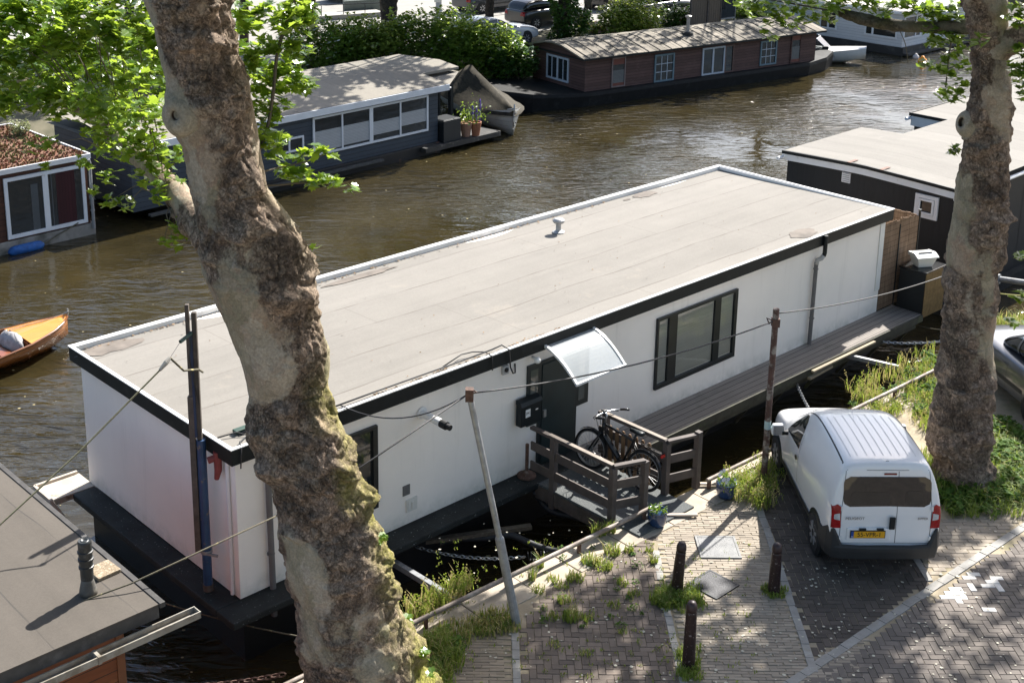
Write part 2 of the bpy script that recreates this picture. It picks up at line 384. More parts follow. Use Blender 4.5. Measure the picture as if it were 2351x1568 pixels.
kerb("kerb_path_side", (2.72, 9, 0), (2.70, 16.65, 0), .1, .2); kerb("kerb_path_worn", (2.70, 16.9, 0), (2.76, 18.3, 0), .1, .2, .45)
kerb("kerb_parking", (xB(15.0), 15.0, 0), (4.57, 19.3, 0), .11, .3)
kerb("kerb_road", dg0, dg1, .13, .3); kerb("kerb_bay", (6.65, 17.15, 0), (6.62, 18.3, 0), .1, .3)

# far bank
def fb(s, n, z=0.0):                                                 # along / behind the far bank's edge
    return Vector((1.5, 57, z)) + Vector((.766, .643, 0))*s + Vector((-.643, .766, 0))*n
m = MB(); m.poly([fb(-70, 1.8), fb(90, 1.8), fb(90, 90), fb(-70, 90)]); m.prism([fb(-70, -.2, -3), fb(90, -.2, -3), fb(90, 0, -3), fb(-70, 0, -3)], (0, 0, 2.4))
m.poly([fb(-70, -.001, -.62), fb(90, -.001, -.62), fb(90, 1.8), fb(-70, 1.8)])
struct(m, "far_bank", pm("far_bank_soil", (.10, .10, .05), .95, 0, .4, 1.5, .4, 8, col2=(.16, .14, .09)))
m = MB(); m.poly([fb(-70, 5.2, .004), fb(90, 5.2, .004), fb(90, 40, .004), fb(-70, 40, .004)])
struct(m, "far_road", pm("far_road_paving", (.24, .23, .21), .85, 0, .12, 1.2, .2, 20))
m = MB(); m.prism([fb(-70, 10.2, .008), fb(90, 10.2, .008), fb(90, 10.4, .008), fb(-70, 10.4, .008)], (0, 0, .02)); struct(m, "far_kerb", KERB)
# ---------------------------------------------------------------- the long white houseboat
ROOFFELT = None
def felt(name, col, period=.95, off=0.0, axis='Y', dark=(.20, .19, .175), seamw=.012, cross=True, dirtc=(.30, .265, .22), crossf=.6):
    b = NB(name); xyz = b.sep(); wob = b.math('MULTIPLY', b.noise(.35, 2), .25)
    co = b.math('ADD', xyz['XYZ'.index(axis)], wob); other = xyz['YX'.index(axis) if axis in 'XY' else 0]
    ln = b.lines(co, period, seamw, off)
    idx = b.math('FLOOR', b.math('ADD', b.math('DIVIDE', co, period), 50.0+off))
    wn = b.n.new("ShaderNodeTexWhiteNoise"); wn.noise_dimensions = '1D'; b.L(idx, wn.inputs["W"])
    g = b.math('ADD', b.math('MULTIPLY', b.noise(75, 3, .7), .6), b.math('MULTIPLY', b.noise(24, 4, .65), .4)); n = b.noise(.8, 8, .68)
    streak = b.noise(1.4, 6, .6, b.map((.25, 3.0, 1) if axis == 'Y' else (3.0, .25, 1)))
    t = b.math('ADD', b.math('ADD', b.math('MULTIPLY', g, .50), b.math('MULTIPLY', n, .25)), b.math('ADD', b.math('MULTIPLY', streak, .22), b.math('MULTIPLY', wn.outputs["Value"], .13)))
    c = b.mix(b.ramp(t, [(.3, 0.0), (.7, 1.0)]), tuple(x*.70 for x in col), tuple(min(1, x*1.22) for x in col))
    c = b.mix(b.math('MULTIPLY', b.ramp(b.noise(.55, 8, .72), [(.6, 0.0), (.74, 1.0)]), .55), c, dirtc)
    c = b.mix(b.math('MULTIPLY', ln, b.ramp(b.noise(1.5, 3), [(.4, .2), (.62, .8)])), c, dark)
    if cross:
        c2_ = b.math('ADD', other, b.math('MULTIPLY', wn.outputs["Value"], 7.0)); c = b.mix(b.math('MULTIPLY', b.lines(c2_, 7.3, .012), crossf), c, dark)
    b.col(c).set(.9, 0, .3); b.bump(b.math('SUBTRACT', b.math('MULTIPLY', g, .4), ln), .5, .008); return b.m
MB_O = (-3.295, 16.241, .052); MBA = R(42.912); BL, BW, BH, OV = 16.849, 4.749, 2.396, .126
boat = thing("white_houseboat", "long white flat-roofed houseboat with black roof edge in front of the quay", "houseboat", MB_O, MBA)
wb_ = NB("white_render"); xyz = wb_.sep(); st = wb_.noise(1.0, 6, .65, wb_.map((5, 5, .30))); lowz = wb_.math('MULTIPLY', wb_.ramp(xyz[2], [(.02, 1.0), (.30, 0.0)]), wb_.ramp(wb_.noise(4, 6, .7), [(.35, 0.0), (.65, 1.0)]))
wc = wb_.mix(wb_.ramp(wb_.noise(1.1, 7, .65), [(.35, 0.0), (.7, 1.0)]), (.90, .845, .775), (.85, .80, .735)); wc = wb_.mix(wb_.math('MULTIPLY', wb_.ramp(st, [(.56, 0.0), (.74, 1.0)]), .28), wc, (.60, .56, .50)); wc = wb_.mix(wb_.math('MULTIPLY', lowz, .55), wc, (.40, .41, .34))
wb_.col(wc).set(.85, 0, .3); wb_.bump(wb_.noise(60, 4, .6), .3, .008); WALLW = wb_.m
CONC = pm("dark_wet_concrete", (.018, .021, .021), .7, 0, .4, 3, .4, 30, spec=.3, dirt=(.26, .27, .27), dscale=22, lo=.645, hi=.67)
m = MB(); m.box(OV, BL-OV, OV, BW-OV, 0, BH-.1); wallb = m.build("wall", WALLW, boat)
m = MB(); m.box(-.22, OV, -.2, 4.3, -.19, -.1215); m.box(-.27, 7.2, -.31, OV-.002, -.12, -.004); m.box(-.27, OV-.002, OV, 4.43, -.121, -.004)
hull = m.build("ledge", CONC, boat, bevel=.02); m = MB(); m.box(.18, BL-.1, .16, BW-.05, -1.6, -.122); m.build("hull", pm("black_wet_hull", (.006, .0065, .007), .5, 0, .4, 3), boat)
m = MB(); m.box(-.62, OV-.002, 4.44, 5.0, -.10, .0); m.bar((-.64, 4.40, .02), (-.64, 5.02, .02), .05); m.bar((-.64, 5.02, .02), (.1, 5.02, .02), .05); m.bar((-.64, 4.42, .02), (-.40, 4.3, -.5), .05)
m.build("corner_platform", pm("pale_concrete_slab", (.42, .37, .31), .85, 0, .2, 4, .3, 30, dirt=(.16, .09, .06), dscale=3, lo=.6, hi=.7), boat)
# roof: shallow tray inside a white aluminium trim over a black fascia
FH = .245
m = MB()
nx = 60
for i in range(nx):
    x0, x1 = .05+(BL-.1)*i/nx, .05+(BL-.1)*(i+1)/nx
    zz = lambda x, f: BH-.015-.085*f+.012*noise.noise((x*.5, f*2, 3))
    for j in range(6):
        f0, f1_ = j/6, (j+1)/6
        m.add([(x0, .05+(BW-.1)*f0, zz(x0, f0)), (x1, .05+(BW-.1)*f0, zz(x1, f0)), (x1, .05+(BW-.1)*f1_, zz(x1, f1_)), (x0, .05+(BW-.1)*f1_, zz(x0, f1_))], [(0, 1, 2, 3)])
FELT = felt("pale_roof_felt", (.200, .187, .167), .93, .35, seamw=.03, dark=(.12, .105, .09))
roof = m.build("roof", FELT, boat)
m = MB()
for x0, x1, y0, y1 in ((0, BL, 0, .045), (0, BL, BW-.045, BW), (0, .045, .046, BW-.046), (BL-.045, BL, .046, BW-.046)):
    m.box(x0, x1, y0, y1, BH-FH, BH-.012)
m.build("fascia", BLACKFASCIA, boat)
m = MB()
w_ = .062
for x0, x1, y0, y1, zl in ((-.012, BL+.012, -.012, w_-.012, BH-.03), (-.012, BL+.012, BW-w_+.012, BW+.012, BH-.03), (-.012, w_-.012, w_-.011, BW-w_+.011, BH-.03), (BL-w_+.012, BL+.012, w_-.011, BW-w_+.011, BH-.03)):
    n = 7 if (x1-x0) > 5 else 2
    for i in range(n):
        if x1-x0 > y1-y0: m.box(x0+(x1-x0)*i/n+.002, x0+(x1-x0)*(i+1)/n-.002, y0, y1, BH-.011, BH+.004+.002*(i % 2))
        else: m.box(x0, x1, y0+(y1-y0)*i/n+.002, y0+(y1-y0)*(i+1)/n-.002, BH-.011, BH+.004+.002*(i % 2))
m.box(.05, BL-.05, BW-.075, BW-.052, BH-.10, BH-.012); m.box(BL-.085, BL-.055, .06, BW-.09, BH-.085, BH-.012)
m.build("roof_trim", WHITE_ALU, boat)
PATCH = pm("brown_roof_stain", (.150, .128, .108), .9, 0, .35, 3)
m = MB(); rp = random.Random(4)
for (px, py), rx, ry in (((1481, 443), .34, .17), (1850 and (1843, 540), .36, .24), ((1440, 455), .12, .05), ((252, 793), .55, .22), ((830, 630), .8, .10)):
    c = flat(boat, px, py, BH-.05); f = c.y/BW; zc = BH-.006-.085*f
    m = MB(); m.poly([(c.x+rx*math.cos(k*.35)*(1+.2*rp.uniform(-1, 1)), min(BW-.09, max(.08, c.y+ry*math.sin(k*.35)*(1+.2*rp.uniform(-1, 1)))), zc+.0045) for k in range(18)]); m.build("roof_stain", PATCH, boat)
m = MB(); rp = random.Random(14)                                      # leaf litter along the trims
for k in range(420):
    if k < 190: x, y = rp.uniform(.2, BL*.75), BW-.09-abs(rp.gauss(0, .05))
    elif k < 300: x, y = rp.uniform(2.5, 6.5), .07+abs(rp.gauss(0, .03))
    else: x, y = rp.uniform(.2, BL-.2), rp.uniform(.2, BW-.2)
    s_ = rp.uniform(.008, .03)*(.8 if k < 300 else .55); a = rp.uniform(0, 6.3); f = y/BW; z = BH-.085*f+.004
    m.poly([(x+s_*math.cos(a+q)*(1.6 if q % 3.1 < .1 else .8), y+s_*math.sin(a+q), z+.006*math.sin(q)) for q in (0, 1.5, 3.1, 4.7)])
tag(m.build("leaf_litter", pm("dry_leaf_litter", (.20, .13, .07), .9, 0, .5, 20), boat), kind="stuff")
# roof vent
v = flat(boat, 1282, 531, BH-.05); m = MB()
m.lathe([(.13, 0), (.13, .02), (.055, .05), (.055, .20), (.10, .205), (.125, .24), (.125, .27), (.09, .30), (.02, .315)], (v.x, v.y, BH-.085*v.y/BW-.01), 16)
m.build("roof_vent", pm("weathered_zinc", (.36, .36, .36), .5, .2, .2, 12), boat, smooth=False, bevel=.004)
def wpanel(m, x0, x1, z0, z1, o0, o1): m.box(x0, x1, OV-o1, OV-o0, z0, z1)
# big three-light window
FR_B = pm("black_window_frame", (.010, .014, .016), .35, 0, .25, 4)
BLIND = lm("pleated_blind", (.68, .655, .60), 'Z', .028, .004, (.50, .48, .44), .8, .08, 3)
def boatwin(x0, x1, z0, z1, mull, blind=True, name="window"):
    m = MB(); t = .09
    wpanel(m, x0, x1, z0, z0+t, .001, .055); wpanel(m, x0, x1, z1-t*.6, z1, .001, .055); wpanel(m, x0, x0+t*.45, z0+t, z1-t*.6, .001, .055); wpanel(m, x1-t, x1, z0+t, z1-t*.6, .001, .055)
    for a, b2 in mull: wpanel(m, a, b2, z0+t, z1-t*.6, .001, .05)
    w = m.build(name, FR_B, boat, bevel=.004)
    m = MB(); y_ = OV-.013; m.poly([(x0+t*.45, y_, z0+t), (x1-t, y_, z0+t), (x1-t, y_, z1-t*.6), (x0+t*.45, y_, z1-t*.6)]); m.build("pane", CLEAR if blind else GLASS, w)
    if blind:
        m = MB(); xs = [x0+t*.45]+[v for ab in mull for v in ab]+[x1-t]
        for i in range(0, len(xs), 2): wpanel(m, xs[i]+.015, xs[i+1]-.015, z0+t+.03, z1-t*.6-.01, .002, .006)
        m.build("blind", BLIND, w)
    return w
boatwin(9.03, 11.42, BH-1.93, BH-.53, ((9.36, 9.60), (10.72, 10.90)))
boatwin(1.6, 2.57, BH-1.86, BH-.50, ((1.9, 1.96),), False)
# door with two sidelights
m = MB()
wpanel(m, 5.73, 7.22, BH-1.58, BH-.49, .001, .04); wpanel(m, 5.99, 6.93, .0, BH-1.581, .001, .04)
dr = m.build("door", pm("blackgreen_door", (.012, .020, .022), .4, 0, .2, 2), boat, bevel=.004)
m = MB(); wpanel(m, 6.06, 6.86, .05, BH-.55, .041, .055); m.build("door_leaf", pm("green_black_door_leaf", (.010, .022, .024), .45, 0, .25, 3), dr, bevel=.004)
for a, b2 in ((5.79, 5.96), (6.96, 7.11)): m = MB(); wpanel(m, a, b2, BH-1.48, BH-.58, .041, .046); m.build("sidelight", glass("frosted_sidelight", (.11, .115, .105)), dr)
m = MB(); wpanel(m, 6.08, 6.14, BH-1.50, BH-1.37, .056, .085); m.build("handle", pm("brushed_steel", (.5, .5, .48), .35, .7, .1, 8), dr)
# canopy: bowed clear sheet in a white frame
def can(u, f):                                       # f 0 at the wall, 1 at the front edge
    return Vector((6.03+1.17*u, OV-.06-.80*f, BH-.17-.09*f-.36*f*f))
NF = 14
m = MB()
for u0, u1 in ((-.02, .02), (.98, 1.02)):
    m.loft([[can(u0, i/NF)+Vector((0, 0, .02)), can(u1, i/NF)+Vector((0, 0, .02)), can(u1, i/NF)-Vector((0, 0, .03)), can(u0, i/NF)-Vector((0, 0, .03))] for i in range(NF+1)])
m.bar(can(-.02, 1.0), can(1.02, 1.0), .045, .04); m.bar(can(-.02, .0), can(1.02, .0), .03, .04)
cf = m.build("canopy", WHITE_ALU, boat)
m = MB(); vs = [[can(.02, i/NF), can(.98, i/NF)] for i in range(NF+1)]
for i in range(NF): m.add([vs[i][0], vs[i][1], vs[i+1][1], vs[i+1][0]], [(0, 1, 2, 3)])
b = NB("clear_acrylic"); b.col((.62, .66, .68)).set(.12, 0, .8); tr = b.n.new("ShaderNodeBsdfTransparent"); mx = b.n.new("ShaderNodeMixShader"); mx.inputs[0].default_value = .48
b.L(tr.outputs[0], mx.inputs[1]); b.L(b.p.outputs[0], mx.inputs[2]); b.L(mx.outputs[0], b.out.inputs[0])
m.build("canopy_sheet", b.m, cf, smooth=True)
# mailbox with house number
m = MB(); wpanel(m, 5.46, 5.93, BH-1.46, BH-1.08, .045, .17); m.prism([(5.45, OV-.045, BH-1.08), (5.45, OV-.19, BH-1.10), (5.45, OV-.16, BH-1.03), (5.45, OV-.045, BH-1.0)], (.49, 0, 0))
mbx = m.build("mailbox", BLACKPAINT, boat, bevel=.006)
m = MB(); wpanel(m, 5.56, 5.67, BH-1.31, BH-1.17, .171, .174); wpanel(m, 5.79, 5.85, BH-1.235, BH-1.215, .171, .174); plate = m.build("number_plate", pm("white_enamel", (.75, .75, .73), .4, 0, .05), mbx)
T = Matrix.Translation((5.615, OV-.1755, BH-1.24)) @ Matrix.Rotation(R(90), 4, 'X')
text_mb("39C", .062, T, .001).build("house_number", BLACKPAINT, mbx)
# flue, lamp, sensor box, vents, drain pipes
m = MB(); fl = (3.46, OV, BH-.60)
m.tube([(fl[0], OV-.005, fl[2]), (fl[0]+.02, OV-.46, fl[2]-.02)], .062, 14); m.lathe([(.10, 0), (.10, .012)], (fl[0], OV-.014, fl[2]), 16, Matrix.Rotation(R(90), 4, 'X')); fo = m.build("flue_pipe", WHITE_ALU, boat)
m = MB(); m.tube([(fl[0]+.02, OV-.44, fl[2]-.02), (fl[0]+.025, OV-.56, fl[2]-.025), (fl[0]+.026, OV-.561, fl[2]-.025), (fl[0]+.03, OV-.64, fl[2]-.03)], [.066, .066, .045, .045], 14); m.build("flue_cap", RUBBER, fo)
m = MB(); m.lathe([(.028, 0), (.028, .06), (.055, .10), (.058, .13), (.04, .165), (.01, .175)], (5.80, OV-.06, BH-.33), 12, Matrix.Rotation(R(100), 4, 'X')); m.build("wall_lamp", pm("opal_bulb", (.78, .78, .76), .3, 0, .02), boat, smooth=True)
m = MB(); wpanel(m, 5.15, 5.28, BH-.47, BH-.32, .001, .05); sb = m.build("sensor_box", pm("grey_plastic_box", (.42, .42, .41), .5, 0, .08), boat, bevel=.006)
m = MB(); m.lathe([(.038, 0), (.038, .02), (.02, .03)], (5.215, OV-.05, BH-.39), 12, Matrix.Rotation(R(90), 4, 'X')); m.build("sensor_eye", RUBBER, sb)
m = MB(); wpanel(m, 3.08, 3.22, BH-1.89, BH-1.72, .001, .012); [wpanel(m, 3.095, 3.205, BH-1.87+k*.028, BH-1.858+k*.028, .012, .02) for k in range(5)]; m.build("wall_vent", pm("grey_vent", (.16, .155, .15), .6, 0, .15), boat)
m = MB(); wpanel(m, 3.14, 3.36, BH-2.19, BH-1.97, .001, .022); wpanel(m, 3.17, 3.33, BH-2.16, BH-2.0, .022, .03); wpanel(m, 3.235, 3.27, BH-2.15, BH-2.03, .03, .045); m.build("meter_hatch", pm("cream_plastic", (.66, .65, .60), .5, 0, .05), boat, bevel=.004)
def downpipe(x, ztop, dx, r=.042, zlow=-.02, elbow=True):
    m = MB()
    if elbow: m.tube([(x+.12, OV-.17, BH-.02), (x+.12, OV-.17, BH-.40), (x+.11, OV-.16, BH-.46)], r*1.05, 10); dk = m.build("pipe_head", BLACKFASCIA, boat); m = MB(); m.tube([(x+.11, OV-.16, BH-.44), (x+.09, OV-.12, BH-.52), (x+.02, OV-.075, BH-.55), (x, OV-.07, BH-.64)], r*1.15, 10); m.build("pipe_elbow", pm("pale_grey_pvc", (.42, .41, .40), .5, 0, .1), boat, smooth=True); m = MB()
    m.tube([(x, OV-.07, ztop), (x+dx, OV-.07, zlow)], r, 12)
    for z in (ztop-.15, (ztop+zlow)*.32): m.lathe([(r*1.25, 0), (r*1.25, .025)], (x+dx*.3, OV-.07, z), 12)
    m.build("downpipe", GREYPIPE, boat)
downpipe(14.03, BH-.60, -.02); downpipe(.60, BH-.25, .03, .045, -.45, False)
m = MB(); wpanel(m, 16.55, BL-OV+.004, BH-1.87, BH-.26, .001, .02); m.build("corner_panel", pm("white_board", (.70, .70, .67), .6, 0, .04), boat)
m = MB(); m.tube([(OV-.03, .28, BH-.3), (OV-.03, .28, .02)], .03, 10); m.build("wall_conduit", pm("white_pvc", (.72, .71, .72), .5, 0, .04), boat)
m = MB(); m.tube([(OV-.1, .40, BH-.18), (OV-.1, .40, BH-.46), (OV-.12, .42, BH-.60)], [.06, .055, .035], 10); m.tube([(OV-.1, .40, BH-.26), (OV-.22, .46, BH-.30)], [.045, .05], 10); m.build("shore_power_plug", pm("faded_red_plastic", (.20, .038, .036), .6, 0, .2, 8), boat, bevel=.004)
# black cables on the roof edge
m = MB(); m.tube([(1.1, .10, BH+.03), (2.6, .11, BH+.035), (4.2, .09, BH+.04), (4.9, .085, BH+.05), (5.06, .03, BH+.10), (5.15, -.05, BH+.02), (5.2, OV-.16, BH-.30), (5.3, OV-.12, BH-.45), (5.42, OV-.05, BH-.50), (5.45, OV-.01, BH-.36)], .013, 6)
m.tube([(3.9, .13, BH+.03), (4.4, .26, BH+.05), (4.6, .22, BH+.05), (4.75, .10, BH+.05), (4.80, -.03, BH+.0), (4.8, -.035, BH-.24)], .010, 6)
m.tube([(.35, .32, BH+.01), (.55, .30, BH+.02), (1.1, .18, BH+.02), (1.8, .17, BH+.02)], .018, 6); m.tube([(.05, .42, BH+.01), (.3, .34, BH+.04), (.4, .22, BH+.01), (.2, .10, BH+.02), (.14, -.03, BH-.02), (.12, -.03, BH-.3)], .010, 6)
m.build("roof_cable", WIRE, boat, smooth=True)
m = MB(); m.box(.30, .52, .34, .44, BH-.0, BH+.05); m.build("cable_box", pm("dark_green_box", (.02, .05, .035), .5, 0, .2), boat, bevel=.006)
# timber side deck on brackets
DECKM = lm("grey_deck_boards", (.225, .20, .178), 'Y', .145, .012, (.02, .018, .016), .85, .3, 5, (.35, 6, 1), .008, dirt=(.14, .14, .11), dlo=.55, dhi=.75)
m = MB(); m.box(7.05, 17.36, -.62, OV-.004, -.045, .0)
for x in (9.4, 12.0, 14.6): m.box(x, x+.008, -.62, OV-.006, .0005, .0015)
dk = m.build("side_deck", DECKM, boat)
m = MB(); m.box(7.05, 17.36, -.665, -.625, -.16, -.012); m.box(7.3, 17.2, -.60, -.53, -.30, -.046)
for i in range(9): x = 7.6+i*1.18; m.box(x, x+.08, -.64, -.20, -.19, -.047); m.bar((x+.04, -.6, -.16), (x+.04, -.22, -.75), .06)
m.build("deck_beam", pm("mossy_beam", (.050, .048, .034), .85, 0, .35, 6, .3, 30, dirt=(.075, .095, .035), dscale=3), dk)
m = MB(); m.box(13.0, 15.3, -.74, -.67, -.085, -.045); m.bar((12.9, -.70, -.19), (13.7, -.70, -.15), .07, .05); m.build("loose_plank", pm("bleached_plank", (.30, .25, .17), .85, 0, .2, 5, stretch=(.5, 5, 5)), dk)
# reed screen behind the end of the boat
def reedmat():
    b = NB("reed_screen"); xyz = b.sep(); u = b.math('ADD', xyz[0], xyz[1])
    n = b.noise(1.0, 3, .6, b.map((70, 70, 1.2))); n2 = b.noise(2.0, 4)
    c = b.mix(b.ramp(b.math('ADD', b.math('MULTIPLY', n, .7), b.math('MULTIPLY', n2, .3)), [(.35, 0.0), (.62, 1.0)]), (.075, .048, .030), (.30, .205, .135))
    c = b.mix(b.math('MULTIPLY', b.lines(xyz[2], .13, .012), .7), c, (.05, .03, .02)); b.col(c).set(.9, 0, .2); b.bump(n, .8, .01); return b.m
REED = reedmat()
rs = thing("reed_screen", "brown woven reed screen fixed at the far end of the white houseboat", "screen", wld(boat, (16.9, .1, 0)), MBA)
def reed(m, p, q, z1a, z1b, seed):
    rr = random.Random(seed); p, q = Vector(p), Vector(q); n = 30; nn = (q-p).cross(Vector((0, 0, 1))).normalized()*.014
    for i in range(n):
        a, b2 = p.lerp(q, i/n), p.lerp(q, (i+1)/n); z = z1a+(z1b-z1a)*i/n+rr.uniform(-.03, .03)
        m.prism([a-nn, b2-nn, b2+nn, a+nn], (0, 0, z-a.z))
m = MB(); reed(m, (-.16, .03, .03), (.47, .03, .03), 2.03, 2.0, 1); m.build("reed_panel", REED, rs)
m = MB(); reed(m, (.50, .03, .03), (1.28, .03, .03), 2.02, 1.95, 2); m.build("reed_panel", REED, rs)
m = MB(); reed(m, (1.20, .06, .03), (.30, 3.2, .03), 2.0, 2.1, 3); m.build("reed_panel", REED, rs)
m = MB(); m.box(.472, .498, .0, .05, 0, 1.9); m.box(1.29, 1.33, .0, .04, -.1, 2.06); m.box(1.28, 1.34, -.01, .05, 2.06, 2.08); m.build("screen_post", BLACKPAINT, rs)
# storage bin with bamboo front
bn = thing("storage_bin", "black deck storage bin with bamboo front beside the reed screen", "bin", wld(boat, (17.34, -.66, 0)), MBA)
m = MB(); m.box(0, .86, .03, .66, .0, .93); m.build("bin_body", pm("black_bin_plastic", (.010, .012, .013), .5, 0, .2), bn, bevel=.01)
m = MB(); m.box(-.02, .88, .0, .68, .93, .975); m.build("bin_lid", pm("glossy_black_lid", (.012, .013, .014), .18, 0, .2), bn, bevel=.012)
m = MB()
for i in range(22): x = i*.039; m.tube([(x+.02, .012, -.08), (x+.02, .012, .95)], .0185, 6)
m.build("bamboo_front", pm("bamboo_cane", (.27, .175, .075), .7, 0, .25, 9, dirt=(.16, .10, .045), dscale=6), bn)
wb = thing("plastic_box", "white plastic storage box with slanted hinged lid on the black bin", "box", wld(bn, (.36, .32, .977)), MBA-.5)
def taper(m, w0, d0, w1, d1, z0, z1, M=None):
    v = [(-w0, -d0, z0), (w0, -d0, z0), (w0, d0, z0), (-w0, d0, z0), (-w1, -d1, z1), (w1, -d1, z1), (w1, d1, z1), (-w1, d1, z1)]
    m.add(v, [(0, 3, 2, 1), (4, 5, 6, 7), (0, 1, 5, 4), (1, 2, 6, 5), (2, 3, 7, 6), (3, 0, 4, 7)])
WBX = pm("white_box_plastic", (.70, .69, .64), .4, 0, .04)
m = MB(); taper(m, .17, .12, .24, .18, 0, .22); m.build("box_body", WBX, wb, bevel=.015)
m = MB(); m.prism([(-.27, -.21, .225), (-.27, .21, .225), (-.27, .21, .30), (-.27, -.05, .325), (-.27, -.21, .25)], (.54, 0, 0)); bl = m.build("box_lid", WBX, wb, bevel=.012)
m = MB(); m.box(-.17, .17, -.075, -.045, .318, .334); m.box(-.2, .2, .16, .175, .296, .312); m.build("hinge_slot", RUBBER, bl)
# ---------------------------------------------------------------- gangway with railings and the bicycle on it
gw = thing("gangway", "short timber gangway with grey-brown railings from the quay to the houseboat door", "gangway", wld(boat, (5.65, -2.2, -.03)), MBA)
# local: x 0..1.3 across, y 0 (quay) .. 2.0 (boat)
TREAD = pm("gritty_deck_mat", (.085, .092, .092), .95, 0, .3, 90, .6, 120, dirt=(.16, .17, .165), dscale=60, lo=.55, hi=.62)
m = MB(); m.box(-.02, 1.32, -.30, 1.98, -.03, .012)
m.build("deck", TREAD, gw, bevel=.008)
m = MB(); m.box(-.03, .05, -.25, 1.95, -.26, -.031); m.box(1.25, 1.33, -.25, 1.95, -.26, -.031); m.box(.6, .68, -.25, 1.95, -.22, -.031); m.build("beam", DARKWOOD, gw)
RAILW = pm("weathered_brown_railing", (.085, .068, .060), .7, 0, .25, 4, .2, 50, stretch=(1, 1, 1), dirt=(.125, .105, .092), dscale=6)
RAILT = pm("pale_rail_top", (.24, .20, .165), .75, 0, .2, 6)
def gwrail(pts, posts, ends):
    """pts: plan polyline of the rail; posts: plan points with their foot heights"""
    for k, (x, y, z0, z1) in enumerate(posts):
        m = MB(); m.box(x-.05, x+.05, y-.05, y+.05, z0, z1); m.build("post", RAILW, gw, bevel=.004)
    for i in range(len(pts)-1):
        p, q = Vector((*pts[i], 0)), Vector((*pts[i+1], 0))
        for zc, h in ((.62, .15), (.27, .15)):
            m = MB(); m.bar(p+Vector((0, 0, zc)), q+Vector((0, 0, zc)), .03, h); m.build("rail_board", RAILW, gw, bevel=.003)
        m = MB(); m.bar(p+Vector((0, 0, .945)), q+Vector((0, 0, .945)), .09, .05); m.build("handrail", RAILW, gw, bevel=.006)
gwrail([(0, 2.1), (0, .30), (.52, .10)], [(0.0, 1.58, -.32, .94), (0.0, .30, -.38, .92), (.52, .10, -.02, .94)], 0)
gwrail([(1.28, 1.75), (1.28, .28), (1.86, .10)], [(1.28, 1.6, -.1, .92), (1.28, .28, -.05, .92), (1.86, .10, -.02, 1.0)], 0)
for x0 in (-.005,): 
    m = MB(); m.bar((0, 1.68, .974), (0, .30, .974), .075, .012); m.build("worn_handrail_top", RAILT, gw)
    m = MB(); m.bar((1.28, 1.7, .974), (1.28, .30, .974), .075, .012); m.build("worn_handrail_top", RAILT, gw)
m = MB(); m.tube([(-.02, 2.17, .06), (-.02, 2.17, .62)], .03, 8); m.lathe([(.16, 0), (.16, .03), (.10, .05), (.08, .08), (.03, .10)], (-.02, 2.17, .03), 14); m.build("swivel_stand", RUST, gw)
for i in range(7):                                                  # the little picket gate in the far railing
    y = 1.42-i*.14; m = MB(); m.prism([(1.24, y, .05), (1.24, y+.075, .05), (1.24, y+.075, .76), (1.24, y+.055, .80), (1.24, y+.02, .80), (1.24, y, .76)], (.016, 0, 0)); m.build("picket", pm("brown_picket", (.23, .135, .070), .7, 0, .2, 6), gw)
m = MB(); m.bar((.55, -.02, .03), (1.15, -.50, .012), .06, .03); m.bar((1.95, .08, .03), (2.45, -.35, .012), .06, .03); m.build("threshold_batten", pm("pale_batten", (.36, .31, .26), .8, 0, .15, 6), gw)

